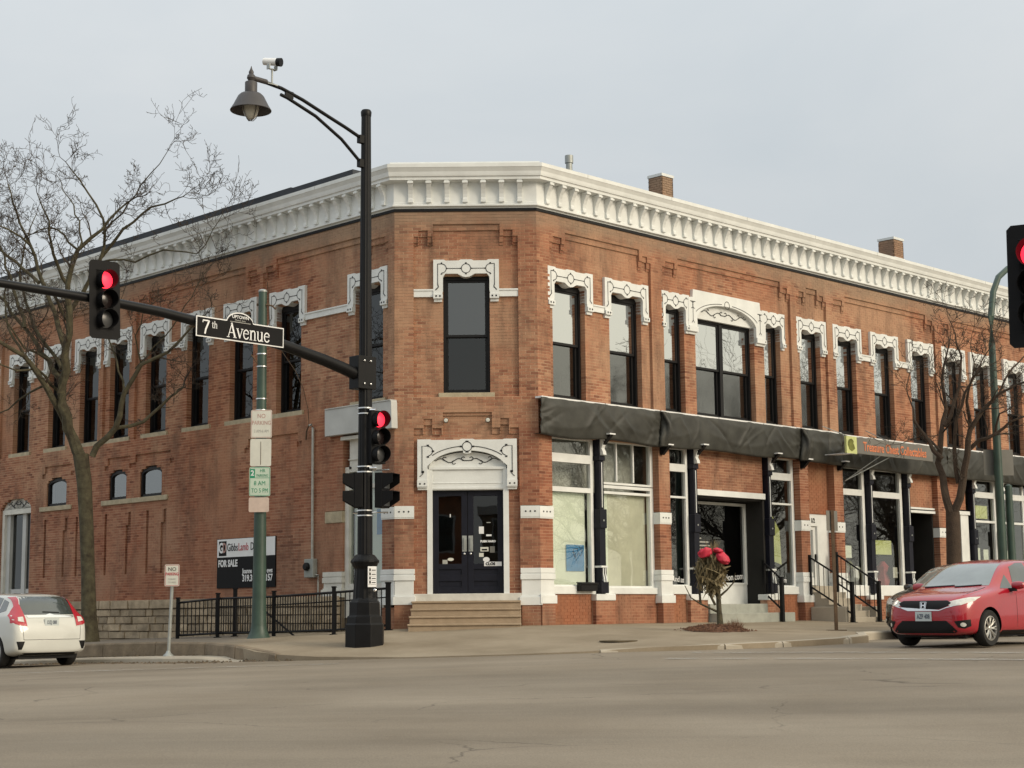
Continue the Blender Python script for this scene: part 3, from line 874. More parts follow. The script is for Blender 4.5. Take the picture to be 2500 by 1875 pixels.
# ---- side-street front
L_WIN = [.97, 3.99, 5.93, 7.84, 9.79, 11.61, 13.2, 14.95, 17.02, 19.0, 21.0]
WL = Wall(FL, 26.0, -0.2, 9.37)
for a, b, l0, l1 in ((.22,4.96,1.0,4.42),(5.10,10.72,5.7,10.1),(10.90,12.34,11.35,11.9),(12.48,18.2,13.1,17.6),(18.5,23.5,19,23)):
    panel(WL, a, b, l0, l1)
for c in L_WIN: WL.hole(c-.49, c+.49, 5.08, 7.76)
WL.hole(.42, 1.80, -.3, 4.34)
WL.zone(1.80, 26, -1.2, .70, None)
WL.zone(.0, .42, 0.45, 1.26, None); WL.zone(0, .42, 2.38, 2.62, None); WL.zone(1.80, 2.49, .70, 1.24, None)
WL.zone(1.80, 2.43, 2.36, 2.62, None)
ARCH = [(9.30, 10.36), (11.02, 11.90), (14.16, 15.26)]
for a, b in ARCH: WL.hole(a, b, 3.42, 4.03, .19)
WL.hole(16.15, 17.95, -1, 3.42, .34)
for a, b in ((3.5, 5.5), (8.9, 10.6), (10.85, 12.0), (13.9, 15.4)):
    WL.zone(a, b, 4.40, 4.60, -.05); WL.zone(a-.15, a+.05, 4.20, 4.40, -.05, .2); WL.zone(b-.05, b+.15, 4.20, 4.40, -.05, .2)
for c in (9.25, 9.95, 10.95, 12.02, 13.55, 14.25, 15.30):
    d_ = .32 if c in (9.25, 10.95, 14.25) else 0
    WL.zone(c-.06, c+.06, 1.42, 3.05-d_, -.05, .02)
    if d_: WL.zone(c-.20, c-.06, 2.2, 3.08, -.05, .02)
for w in (WR, WC, WL): w.run()
nb = 0
# the 300 largest bricks in view: whole bricks of the chamfered corner, each a piece of its own
full = [b for b in WC.bricks if abs((b[1]-b[0])-(BLEN-J)) < 1e-6 and b[4] > .9]
full.sort(key=lambda b: b[4]); chosen = full[:300]; cs = set(chosen)
rest = [b for b in WC.bricks if b not in cs]
wall_parts = {}
for nm, w, br in (('avenue_wall', WR, WR.bricks), ('corner_wall', WC, rest), ('side_street_wall', WL, WL.bricks)):
    wo = link(nm, boxes_mesh(nm, w.mort, w.F, 'mortar', BLD.location), BLD); wall_parts[nm] = wo
    bo = link('brickwork', boxes_mesh('brickwork', br, w.F, 'brick', BLD.location), wo); bo['kind'] = 'stuff'
bm5 = [boxes_mesh('brick', [(-(BLEN-J)/2, (BLEN-J)/2, -.12, .12, -(COURSE-J)/2, (COURSE-J)/2, t)], FW, 'brick', (0,0,0)) for t in np.linspace(.05, .95, 10)]
for b in chosen:
    me = bm5[min(9, int(b[6]*10))]
    M = Matrix.Translation(FC.pt((b[0]+b[1])/2, (b[2]+b[3])/2, (b[4]+b[5])/2)) @ Matrix.Rotation(math.pi, 4, 'Z')
    place_mesh('brick', me, M, wall_parts['corner_wall'], BLD)
# inside of the building: floors, back and party walls, so that the rooms are dark
ins = MB()
def poly_slab(z0, z1, off=-.28):
    P = [FR.pt(26, off, 0), FR.pt(.12, off, 0), FL.pt(.12, off, 0), FL.pt(24, off, 0)]
    P = [(p.x, p.y) for p in P] + [(-4, 62), (6, 66)]
    ins.prism(P, z0, z1, 'z')
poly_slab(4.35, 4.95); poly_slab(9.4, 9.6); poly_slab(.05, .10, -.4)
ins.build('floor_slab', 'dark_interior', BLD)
bk = MB()
bk.box(.4, 26, -6.2, -6.0, -.2, 4.4); bk.box(.8, 26, -3.4, -3.2, 4.9, 9.5)
for u in (4.3, 10.1, 11.7, 17.1, 24): bk.box(u-.06, u+.06, -6.2, -.32, 0, 4.4)
for u in (4.2, 9.9, 11.55, 17.3): bk.box(u-.06, u+.06, -3.3, -.32, 4.9, 9.5)
bk.build('partition_wall', 'shop_interior', BLD, FR)
bk = MB(); bk.box(.8, 24, -2.6, -2.4, -1, 9.5)
for u in (2.4, 5.05, 10.8, 12.4, 16, 18.2): bk.box(u-.06, u+.06, -2.5, -.32, -.5, 9.5)
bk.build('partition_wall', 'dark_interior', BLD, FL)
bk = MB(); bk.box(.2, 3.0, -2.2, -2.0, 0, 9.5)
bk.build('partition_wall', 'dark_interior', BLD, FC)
rr = MB(); P = [FR.pt(40, -.1, 0), FR.pt(.05, -.1, 0), FL.pt(.05, -.1, 0), FL.pt(26, -.1, 0)]
rr.prism([(p.x, p.y) for p in P]+[(-8, 68), (10, 80)], 10.28, 10.36, 'z')
roof = rr.build('roof', 'roof_membrane', BLD)
mm = MB(); mm.prism([tuple(FR.pt(30.1, -.1, 0).xy), tuple(FR.pt(45, -.1, 0).xy), tuple(FR.pt(45, -8, 0).xy), tuple(FR.pt(30.1, -8, 0).xy)], -.2, 9.4, 'z')
mm.build('far_wall', 'brick_smooth', BLD)
mm = MB(); mm.prism([tuple(FL.pt(26.05, -.05, 0).xy), tuple(FL.pt(34, -.05, 0).xy), tuple(FL.pt(34, -8, 0).xy), tuple(FL.pt(26.05, -8, 0).xy)], -2, 9.4, 'z')
mm.build('far_wall', 'brick_smooth', BLD)

# ---- stone foundation of the side street front, stone by stone
fm = MB(); fm.box(1.8, 26, -.3, .015, -1.4, .69)
found = fm.build('stone_foundation', 'old_kerb', BLD, FL)
sr = random.Random(5)
zrows = [(.47,.70),(.28,.455),(.085,.265),(-.11,.07),(-.31,-.125),(-.52,-.325),(-.75,-.535)]
for ri, (za, zb) in enumerate(zrows):
    u = 1.82 if ri else 1.82
    while u < 20:
        Lq = sr.uniform(.55, 1.5) if ri == 0 else sr.uniform(.28, .85)
        u2 = min(20, u+Lq)
        if not (16.1 < (u+u2)/2 < 18.0) and zb > -.025*u-.35:
            pr = .05 + (.03 if ri == 0 else sr.uniform(-.012, .03))
            e = .012
            mb = MB()
            V = []
            j = lambda s_: sr.uniform(-s_, s_)
            for (uu, zz) in ((u+e,za),(u2-e,za),(u2-e,zb),(u+e,zb)): V.append((uu, -.02, zz))
            for (uu, zz) in ((u+e+.015,za+.012),(u2-e-.015,za+.012),(u2-e-.015,zb-.012),(u+e+.015,zb-.012)): V.append((uu+j(.008), pr+j(.012), zz+j(.006)))
            V.append(((u+u2)/2+j(.05), pr+.002+j(.008), (za+zb)/2))
            mb.add(V, [(1,0,4,5),(2,1,5,6),(3,2,6,7),(0,3,7,4),(5,4,8),(6,5,8),(7,6,8),(4,7,8)])
            o = mb.build('stone', 'limestone', found, FL, root=BLD)
            at = o.data.attributes.new('tint', 'FLOAT', 'FACE'); tv = sr.random()
            at.data.foreach_set('value', [tv]*len(o.data.polygons))
        u = u2
# ------------------------------------------------------------------ cornice
PROF = [(-.02,9.36),(.015,9.36),(.015,9.405),(.085,9.41),(.085,9.445),(.055,9.46),(.055,9.50),(.035,9.51),(.035,9.965),(.235,9.985),(.235,10.05),
        (.265,10.06),(.275,10.10),(.285,10.16),(.325,10.24),(.335,10.25),(.335,10.335),(.30,10.345),(-.1,10.39),(-.1,9.36)]
def miter_pt(o, k):
    """plan position of the cornice line offset o at break k: far side street, left corner, right corner, far avenue"""
    if k == 0: return FL.pt(26, o, 0)
    if k == 3: return FR.pt(40, o, 0)
    t = math.tan(math.radians(22.5))*o
    return FC.pt(-t, o, 0) if k == 1 else FC.pt(3.209+t, o, 0)
cm = MB(); V = []; F = []
n = len(PROF)
for k in range(4):
    for o_, z in PROF:
        p = miter_pt(o_, k); V.append((p.x, p.y, z))
for k in range(3):
    for i in range(n): F.append((k*n+i, (k+1)*n+i, (k+1)*n+(i+1) % n, k*n+(i+1) % n))
cm.add(V, F)
cornice = cm.build('cornice', 'white_paint', BLD)
# dark flashing gap under the cornice
gm = MB(); V = []; F = []
for k in range(4):
    for o_, z in ((-.01,9.30),(.025,9.30),(.025,9.365),(-.01,9.365)):
        p = miter_pt(o_, k); V.append((p.x, p.y, z))
for k in range(3):
    for i in range(4): F.append((k*4+i, (k+1)*4+i, (k+1)*4+(i+1) % 4, k*4+(i+1) % 4))
gm.add(V, F); gm.build('flashing', 'trim_black', cornice, root=BLD)
# scroll bracket
bpz = [(0,.0),(.055,.0),(.06,.05),(.05,.09),(.065,.17),(.10,.26),(.15,.34),(.185,.40),(.185,.47),(0,.47)]
bk = MB(); bk.prism([(y, z) for y, z in bpz], -.052, .052, 'x'); bk.box(-.066,.066,0,.205,.395,.44); bk.box(-.06,.06,0,.075,-.02,.02)
bracket_me = bk.mesh('bracket'); bracket_me.materials.append(MATS['white_paint'])
def put_bracket(F_, u):
    p = F_.pt(u, .034, 9.515)
    M = Matrix(((F_.U[0], F_.N[0], 0, p.x), (F_.U[1], F_.N[1], 0, p.y), (0, 0, 1, p.z), (0,0,0,1)))
    place_mesh('bracket', bracket_me, M, cornice, BLD)
for i in range(7): put_bracket(FC, .37+i*.412)
for i in range(66): put_bracket(FR, .30+i*.412)
for i in range(58): put_bracket(FL, .30+i*.412)
# seams in the sheet-metal crown
for F_, rng in ((FR, (1.4, 26)), (FL, (2.5, 20))):
    u = rng[0]
    while u < rng[1]:
        sm_ = MB(); sm_.box(u-.006, u+.006, .30, .339, 10.245, 10.338); sm_.build('seam', 'grey_white', cornice, F_, root=BLD); u += 3.05
# roof edge
rm_ = MB(); rm_.box(1.2, 26, -.35, .24, 10.37, 10.50); rm_.box(3.6, 26, -.3, .20, 10.50, 10.545); rm_.build('roof_edge', 'roof_membrane', BLD, FL)
rm_ = MB(); rm_.box(-.1, 3.3, -.30, .10, 10.36, 10.43); rm_.build('coping', 'white_paint', BLD, FC)
rm_ = MB(); rm_.box(0.0, 40, -.40, .05, 10.36, 10.415); rm_.build('coping', 'white_paint', BLD, FR)
# chimneys and vent on the roof
for (u, w_, zb, zt) in ((9.28, .50, 10.3, 12.56), (21.38, .60, 10.3, 12.60)):
    cmb = Wall(FR, 1, 0, 1)
    B = []; MT = []
    hw = w_/2*1.0
    ch = MB(); ch.box(u-hw+.012, u+hw-.012, -4-hw+.012, -4+hw-.012, zb, zt); ch_o = ch.build('chimney', 'mortar', BLD, FR)
    faces = [(FR, 1)]
    r0 = int(zb/COURSE)
    bb = MB()
    for r in range(int(11.2/COURSE), int(zt/COURSE)):
        za = r*COURSE; off = .1 if r % 2 else 0
        for side in range(4):
            nn = 3
            for i in range(-1, nn):
                a = max(-hw, -hw+i*BLEN+off+J/2); b = min(hw, -hw+(i+1)*BLEN+off-J/2)
                if b-a < .03: continue
                if side == 0: bb.box(u+a, u+b, -4+hw-.05, -4+hw, za+J/2, za+COURSE-J/2)
                if side == 1: bb.box(u+a, u+b, -4-hw, -4-hw+.05, za+J/2, za+COURSE-J/2)
                if side == 2: bb.box(u-hw, u-hw+.05, -4+a, -4+b, za+J/2, za+COURSE-J/2)
                if side == 3: bb.box(u+hw-.05, u+hw, -4+a, -4+b, za+J/2, za+COURSE-J/2)
    bo = bb.build('brickwork', 'brick', ch_o, FR, root=BLD); bo['kind'] = 'stuff'
    at = bo.data.attributes.new('tint', 'FLOAT', 'FACE'); vals = []
    for i in range(len(bo.data.polygons)//6): vals += [rnd.uniform(.45, 1)]*6
    at.data.foreach_set('value', vals)
    cp = MB(); cp.box(u-hw-.02, u+hw+.02, -4-hw-.02, -4+hw+.02, zt-.01, zt+.07); cp.build('chimney_cap', 'white_paint', ch_o, FR, root=BLD)
    cp = MB(); cp.box(u-hw-.03, u+hw+.03, -4-hw-.03, -4+hw+.03, 10.3, 11.98); cp.build('flashing', 'white_paint', ch_o, FR, root=BLD)
vp_ = MB(); p = FR.pt(4.36, -3, 0); vp_.lathe([(.085,10.3),(.085,11.86),(.11,11.86),(.11,12.06),(.085,12.07),(.02,12.08)], 16, (p.x, p.y, 0)); vp_.build('vent_pipe', 'galvanised', BLD, smooth=True)

# ------------------------------------------------------------------ window hoods, windows, sills
def ornament(mb, hw, zt, inner, y0, y1, lw=.0145, cap=True):
    """painted iron scrollwork of a hood, centred on x=0"""
    zc = zt-.205; xe = inner+.005
    rr_ = .105
    mb.ribbon(arc(0, zc, rr_, 0, 360, 18)[:-1], lw, y0, y1, closed=True)
    for sx in (-1, 1):
        mb.ribbon([(sx*rr_, zc), (sx*(xe-.09), zc)], lw, y0, y1)
        mb.ribbon([(sx*(xe+x_), z_) for x_, z_ in [(.115,zt-.10),(.02,zt-.10)]+[(q[0],q[1]) for q in arc(.02, zc, rr_, 90, 270, 10)] ] if True else [], lw, y0, y1)
        lx = sx*(inner+.115)
        mb.ribbon([(lx, zt-.10), (lx, zt-.58)], lw, y0, y1)
        mb.ribbon([(lx, zt-.56), (lx-sx*.015, zt-.63), (lx+sx*.05, zt-.70)], lw*1.5, y0, y1)
        for (x_, z_) in ((0, zc+rr_+.02), (0, zc-rr_-.02), (sx*(rr_+.02), zc), (sx*(xe-.10), zc), (sx*(xe+.02), zc+rr_+.02), (sx*(xe+.02), zc-rr_-.02)):
            mb.box(x_-.018, x_+.014, y0, y1, z_-.012, z_+.012)
def hood_obj(F_, c, hw_open, name='window_hood', wall_o=REC, zt=8.15, leg=.215, parent=BLD):
    W = hw_open+leg; z_op = zt-.40
    P = [(-W,zt-.90),(-W,zt),(-W+.24,zt),(-W+.28,zt-.025),(-.17,zt-.025),(-.12,zt),(.12,zt),(.17,zt-.025),(W-.28,zt-.025),(W-.24,zt),(W,zt),(W,zt-.90),
         (hw_open+.012,zt-.90),(hw_open+.012,zt-.75),(hw_open,zt-.72),(hw_open,z_op),(hw_open-.055,z_op+.075),(.20,z_op+.075),(.13,z_op+.035),(.07,z_op+.005),(0,z_op-.005),(-.07,z_op+.005),(-.13,z_op+.035),(-.20,z_op+.075),
         (-hw_open+.055,z_op+.075),(-hw_open,z_op),(-hw_open,zt-.72),(-hw_open-.012,zt-.75),(-hw_open-.012,zt-.90)]
    mb = MB()
    half = len(P)
    # tessellate as left leg, head, right leg to stay simple
    head = [p for p in P if True]
    mb.prism(P, wall_o-.16, wall_o+.075, 'y')
    for sx in (-1, 1):
        mb.box(min(sx*W, sx*(hw_open+.005)), max(sx*W, sx*(hw_open+.005)), wall_o-.15, wall_o+.105, zt-.895, zt-.79)
        mb.box(min(sx*(W-.012), sx*(hw_open+.02)), max(sx*(W-.012), sx*(hw_open+.02)), wall_o-.15, wall_o+.05, zt-.965, zt-.9)
    M = Matrix.Translation((c, 0, 0))
    h = mb.build(name, 'white_paint', parent, F_, M=M, root=BLD)
    om = MB(); ornament(om, W, zt, hw_open, wall_o+.074, wall_o+.082)
    for sx in (-1, 1):
        for dx in (.065, .15):
            x_ = sx*(hw_open+dx); om.box(x_-.018, x_+.018, wall_o+.104, wall_o+.11, zt-.86, zt-.822)
    tag(om.build('scroll_ornament', 'black_line', h, F_, M=M, root=BLD), kind='stuff')
    return h
def pane_quad(mb, u0, u1, o, z0, z1):
    mb.add([(u0,o,z0),(u0,o,z1),(u1,o,z1),(u1,o,z0)], [(0,1,2,3)])
def sash_window(F_, u0, u1, z0, z1, o, gu='glass_upper', gl='glass_screened', double=False, meet=.485):
    """black two-sash window; frame is the part, sashes and panes its pieces"""
    fm = MB(); e = .055
    fm.box(u0-.02,u0+e,o-.10,o+.05,z0,z1); fm.box(u1-e,u1+.02,o-.10,o+.05,z0,z1); fm.box(u0+e,u1-e,o-.10,o+.05,z1-.11,z1+.03); fm.box(u0+e,u1-e,o-.10,o+.06,z0-.02,z0+.05)
    if double: m_ = (u0+u1)/2; fm.box(m_-.06,m_+.06,o-.10,o+.05,z0+.05,z1-.11)
    f = fm.build('window', 'window_black', BLD, F_)
    zm = z0+(z1-z0)*meet
    spans = [(u0+e, u1-e)] if not double else [(u0+e, (u0+u1)/2-.06), ((u0+u1)/2+.06, u1-e)]
    for a, b in spans:
        for (za, zb, oo, gm_) in ((zm-.02, z1-.11, o+.02, gu), (z0+.05, zm+.02, o-.03, gl)):
            s_ = MB(); k = .055
            s_.box(a,a+k,oo-.04,oo,za,zb); s_.box(b-k,b,oo-.04,oo,za,zb); s_.box(a+k,b-k,oo-.04,oo,zb-k,zb); s_.box(a+k,b-k,oo-.04,oo,za,za+k)
            so = s_.build('sash', 'window_black', f, F_, root=BLD)
            p_ = MB(); pane_quad(p_, a+k, b-k, oo-.02, za+k, zb-k); p_.build('pane', gm_, f, F_, root=BLD)
    return f
def sill(F_, u0, u1, z, o0, o1, h=.13, name='window_sill', m='stone_sill'):
    mb = MB(); mb.box(u0, u1, o0, o1, z-h, z); return mb.build(name, m, BLD, F_, bevel=.008)
def belt(F_, u0, u1, o=REC, z0=7.24, z1=7.40):
    mb = MB(); mb.box(u0, u1, o-.02, o+.055, z0, z1); mb.box(u0, u1, o-.02, o+.075, z1-.03, z1+.004); return mb.build('belt_course', 'white_paint', BLD, F_)

# chamfered corner
hood_obj(FC, 1.615, .525, zt=8.19)
sash_window(FC, 1.09, 2.14, 5.15, 7.86, REC-.16, 'glass_corner', 'glass_corner_low')
sill(FC, .985, 2.24, 5.155, REC-.25, REC+.07)
belt(FC, .432, .875, z0=7.34, z1=7.51); belt(FC, 2.355, 2.784, z0=7.34, z1=7.51)
# side street
for i, c in enumerate(L_WIN):
    hood_obj(FL, c, .49, zt=8.11)
    sash_window(FL, c-.49, c+.49, 5.10, 7.74, REC-.20, 'glass_side', 'glass_dark')
    sill(FL, c-.62, c+.62, 5.10, REC-.28, REC+.06)
for a, b in ((0, 1), (3, 4), (7, 8)): belt(FL, L_WIN[a]+.70, L_WIN[b]-.70, z0=7.26, z1=7.42)
# avenue front, regular windows
for c, hw, k in R_WIN:
    if k == 'n': hood_obj(FR, c, hw, zt=8.09)
    sash_window(FR, c-hw, c+hw, 5.10, 7.74, REC-.20, 'glass_upper', 'glass_screened')
for a, b in ((1.12+.77, 3.09-.80), (12.42+.71, 14.32-.73), (14.32+.73, 16.27-.72), (19.83+.70, 21.93-.72)): belt(FR, a, b, z0=7.22, z1=7.38)
# triple window with the arched middle
hood_obj(FR, 4.91, .39, zt=8.06, leg=.14)
hood_obj(FR, 8.965, .36, zt=8.06, leg=.14)
bm_ = MB(); c0, c1 = BIGW; cc = (c0+c1)/2; H = (c1-c0)/2
outer = [(c0-.34,7.16),(c0-.34,8.02),(c0-.17,8.04),(c0-.15,8.24),(c1+.18,8.24),(c1+.20,8.04),(c1+.34,8.02),(c1+.34,7.16)]
inner = [(c1+.0,7.16),(c1+.0,7.60)] + [(q[0], q[1]) for q in arc(cc, 7.46, H*1.02, 12, 168, 22, rz=.50)] + [(c0,7.60),(c0,7.16)]
bm_.prism(outer+inner, REC-.14, REC+.085, 'y')
bh = bm_.build('window_hood', 'white_paint', BLD, FR)
tp = MB(); tp.prism([(c1,7.56)]+[(q[0], q[1]) for q in arc(cc, 7.46, H*1.02, 12, 168, 22, rz=.50)]+[(c0,7.56)], REC-.14, REC-.05, 'y')
tp.build('tympanum', 'white_paint', bh, FR, root=BLD)
for a, b in ((c0-.34, c0), (c1, c1+.34)):
    lg = MB(); lg.box(a, b, REC-.13, REC+.115, 7.165, 7.30); lg.box(a+.02, b-.02, REC-.13, REC+.06, 7.10, 7.165); lg.build('corbel', 'white_paint', bh, FR, root=BLD)
om = MB(); y0, y1 = REC+.084, REC+.092
om.ribbon(arc(cc, 7.99, .10, 0, 360, 18)[:-1], .015, y0, y1, closed=True)
A = arc(cc, 7.50, H*1.12, 22, 158, 30, rz=.50)
om.ribbon([q for q in A if q[0] > cc+.11], .014, y0, y1); om.ribbon([q for q in A if q[0] < cc-.11], .014, y0, y1)
for sx, xe in ((-1, c0-.17), (1, c1+.17)):
    om.ribbon([(xe, 7.92), (xe, 7.45), (xe-.05, 7.39)], .015, y0, y1); om.ribbon([(xe, 7.45), (xe+.05, 7.39)], .015, y0, y1)
    om.ribbon([(xe-.1, 7.93), (xe+.1, 7.93)], .015, y0, y1)
    om.ribbon(arc(xe-.08, 7.84, .09, -80, 90, 8), .014, y0, y1); om.ribbon(arc(xe+.08, 7.84, .09, 90, 260, 8), .014, y0, y1)
def vine(mb, cx, cz, half, amp, y0, y1, lw=.02):
    """running scroll: a wave each way from the centre with curled tendrils"""
    for sx in (-1, 1):
        W_ = half-.08
        wave = [(cx+sx*(.08+W_*t), cz+amp*math.sin(t*3*math.pi)) for t in [i/30 for i in range(31)]]
        mb.ribbon(wave, lw, y0, y1)
        for t, up in ((0.0, 1), (1/3, -1), (2/3, 1), (1.0, 1)):
            x_ = cx+sx*(.08+W_*t); r_ = amp*.95; c_ = (x_+sx*r_*.2, cz+up*r_)
            mb.ribbon([(c_[0]+sx*r_*math.sin(a)*(1-.12*a/3), c_[1]-up*r_*math.cos(a)*(1-.12*a/3)) for a in [4.3*i/12 for i in range(13)]], lw*.9, y0, y1)
    mb.ribbon([(cx-.09, cz), (cx+.09, cz)], lw, y0, y1)
vine(om, cc, 7.74, H*.72, .05, REC-.048, REC-.038, .018)
tag(om.build('scroll_ornament', 'black_line', bh, FR, root=BLD), kind='stuff')
sash_window(FR, c0, c1, 5.10, 7.62, REC-.20, 'glass_upper', 'glass_screened', double=True)

# arched windows and the arched door of the side street
for a, b in ARCH:
    e = .07; c = (a+b)/2; o = -.09
    out = [(a-.01,3.42),(a-.01,4.02)]+arc(c, 4.02, (b-a)/2+.01, 180, 0, 14, rz=.18)+[(b+.01,4.02),(b+.01,3.42)]
    inn = [(b-e,3.42+e),(b-e,4.0)]+arc(c, 4.0, (b-a)/2-e, 0, 180, 14, rz=.12)+[(a+e,4.0),(a+e,3.42+e)]
    fm = MB(); fm.prism(out+[(b+.01,3.42)]+[(b-e,3.42+e)]+inn[1:]+[(a+e,3.42+e),(b-e,3.42+e),(b+.01,3.42)][:0]+[(a+e,3.42)], o-.06, o+.05, 'y')
    fm.box(a+e, b-e, o-.06, o+.04, 3.42, 3.42+e)
    f = fm.build('arched_window', 'window_black', BLD, FL)
    p_ = MB(); n_ = arc(c, 4.0, (b-a)/2-e, 0, 180, 12, rz=.12); pts = [(a+e,o,3.49)]+[(q[0],o,q[1]) for q in n_[::-1]]+[(b-e,o,3.49)]
    p_.add(pts, [tuple(range(len(pts)))]); p_.build('pane', 'glass_blue', f, FL, root=BLD)
    sill(FL, a-.32, b+.32, 3.41, -.22, .05)
am = MB()   # side door
a, b = 16.15, 17.95; c = (a+b)/2
am.prism([(a,3.40)]+arc(c, 3.44, (b-a)/2, 0, 180, 18, rz=.32)+[(b,3.40)], -.24, -.10, 'y')
am.box(a, b, -.26, -.06, 3.30, 3.44); am.box(b-.14, b, -.26, -.06, -1.2, 3.3); am.box(a, a+.10, -.26, -.10, -1.2, 3.3)
sd = am.build('side_door', 'white_paint_old', BLD, FL)
vm = MB(); vine(vm, c, 3.58, .55, .05, -.099, -.09, .025); tag(vm.build('scroll_ornament', 'black_line', sd, FL, root=BLD), kind='stuff')
dm_ = MB(); dm_.box(a+.55, a+.75, -.30, -.16, -1.2, 3.3); dm_.box(b-.35, b-.14, -.28, -.14, -1.0, 3.3); dm_.box(a+.1, b-.14, -.30, -.2, .9, 1.1); dm_.build('door_leaf', 'grey_white', sd, FL, root=BLD)
gm_ = MB(); pane_quad(gm_, a+.1, a+.55, -.22, 1.1, 3.28); pane_quad(gm_, a+.75, b-.35, -.24, 1.1, 3.28); gm_.build('pane', 'glass_side', sd, FL, root=BLD)
# ------------------------------------------------------------------ pilaster bases, bands, storefronts
def pil_base(F_, u0, u1, ou=0.0, z0=.47, z1=1.25, side=True, m='white_paint'):
    mb = MB(); f = .0
    mb.box(u0-.05-f, u1+.05, -.30, .06+ou, z0, z0+.18)
    mb.box(u0-.02, u1+.02, -.30, .03+ou, z0+.18, z0+.21)
    mb.box(u0-.005, u1+.005, -.30, .012+ou, z0+.21, z1-.25)
    mb.box(u0-.03, u1+.03, -.30, .04+ou, z1-.25, z1-.13)
    mb.box(u0-.012, u1+.012, -.30, .02+ou, z1-.13, z1-.11)
    mb.box(u0-.025, u1+.025, -.30, .032+ou, z1-.11, z1)
    return mb.build('pilaster_base', m, BLD, F_, bevel=.006)
def pil_band(F_, u0, u1, z0=2.37, z1=2.615, n=3, e0=.012, e1=.012):
    mb = MB(); mb.box(u0-e0, u1+e1, -.28, .022, z0, z1); mb.box(u0-e0, u1+e1, -.28, .012, z0-.03, z0)
    b = mb.build('pilaster_band', 'white_paint', BLD, F_)
    d = MB()
    for i in range(n):
        u = u0+(u1-u0)*(i+1)/(n+1); d.prism(arc(u, (z0+z1)/2, .02, 0, 360, 8)[:-1], .020, .028, 'y')
    d.build('stud', 'black_line', b, F_, root=BLD)
for a, b in PIL:
    pil_base(FR, a, b); pil_band(FR, a, b, n=3 if a < 5 else 2)
pil_base(FC, .01, .42); pil_base(FC, 2.80, 3.20, z0=.44); pil_band(FC, 0, .42, 2.385, 2.635, e0=0); pil_band(FC, 2.80, 3.209, 2.375, 2.62, e1=0)
pil_base(FL, 0.01, .42); pil_band(FL, 0, .42, 2.385, 2.62, e0=0)
pil_base(FL, 1.82, 2.47, z0=.66, z1=1.24, m='white_paint_old')
sp = MB(); sp.box(1.80, 2.43, -.2, .025, 2.36, 2.62); sp.build('stone_block', 'stone_sill', BLD, FL, bevel=.01)

# ---- corner entrance
hm = MB()
out = [(.51,3.03),(.51,4.11),(.80,4.11),(.82,4.095),(1.44,4.095),(1.48,4.115),(1.75,4.115),(1.79,4.095),(2.41,4.095),(2.43,4.11),(2.72,4.11),(2.72,3.03)]
inn = [(2.50,3.03),(2.50,3.52),(2.43,3.58)]+arc(1.615, 3.42, .87, 18, 84, 9, rz=.44)+[(1.70,3.80),(1.615,3.785),(1.53,3.80)]+arc(1.615, 3.42, .87, 96, 162, 9, rz=.44)+[(.80,3.58),(.73,3.52),(.73,3.03)]
hm.prism(out+inn, REC-.12, REC+.10, 'y')
dh = hm.build('door_hood', 'white_paint', BLD, FC)
for a, b in ((.505,.735),(2.495,2.725)):
    k = MB(); k.box(a, b, REC-.1, REC+.125, 3.06, 3.20); k.box(a+.012, b-.012, REC-.1, REC+.07, 2.99, 3.06); k.build('corbel', 'white_paint', dh, FC, root=BLD)
om = MB(); y0, y1 = REC+.099, REC+.108
om.ribbon(arc(1.615, 3.945, .105, 0, 360, 18)[:-1], .016, y0, y1, closed=True)
A = arc(1.615, 3.42, .98, 38, 142, 26, rz=.535)
om.ribbon([q for q in A if q[0] > 1.74], .016, y0, y1); om.ribbon([q for q in A if q[0] < 1.49], .016, y0, y1)
for sx in (-1, 1):
    X = lambda d: 1.615+sx*d
    om.ribbon([(X(.87),3.96),(X(1.0),3.96),(X(1.0),3.40),(X(.985),3.34),(X(1.05),3.28)], .016, y0, y1)
    om.ribbon(arc(X(.87), 3.85, .105, 90, 90+sx*170, 9), .016, y0, y1)
    for x_, z_ in ((X(.87),3.975),(X(.755),3.845),(X(.87),3.72),(X(.135),3.945)): om.box(x_-.025,x_+.025,y0,y1,z_-.018,z_+.018)
    om.box(X(.985)-.03, X(.985)+.03, y0, y1, 3.36, 3.41)
    for d_ in (.945, 1.045): om.prism(arc(X(d_), 3.12, .02, 0, 360, 8)[:-1], REC+.124, REC+.13, 'y')
om.box(1.58,1.65,y0,y1,4.05,4.075); om.box(1.58,1.65,y0,y1,3.81,3.835)
tag(om.build('scroll_ornament', 'black_line', dh, FC, root=BLD), kind='stuff')
tm = MB(); tm.prism([(2.50,3.50)]+arc(1.615, 3.42, .89, 8, 172, 20, rz=.41)+[(.73,3.50)], REC-.16, REC-.04, 'y'); tm.build('tympanum', 'white_paint', dh, FC, root=BLD)
vm = MB(); vine(vm, 1.615, 3.645, .70, .045, REC-.041, REC-.030, .018); tag(vm.build('scroll_ornament', 'black_line', dh, FC, root=BLD), kind='stuff')
fm = MB(); O = REC-.10
fm.box(.72,.835,O-.06,REC+.02,.70,3.46); fm.box(2.405,2.53,O-.06,REC+.02,.70,3.46); fm.box(.835,2.405,O-.06,REC-.01,2.985,3.46); fm.box(.76,2.48,O,REC+.03,3.44,3.50); fm.box(.835,2.405,O,REC+.005,3.0,3.05); fm.box(.835,2.405,O,REC+.0,3.13,3.15)
fo = fm.build('door_frame', 'white_paint', BLD, FC, bevel=.004)
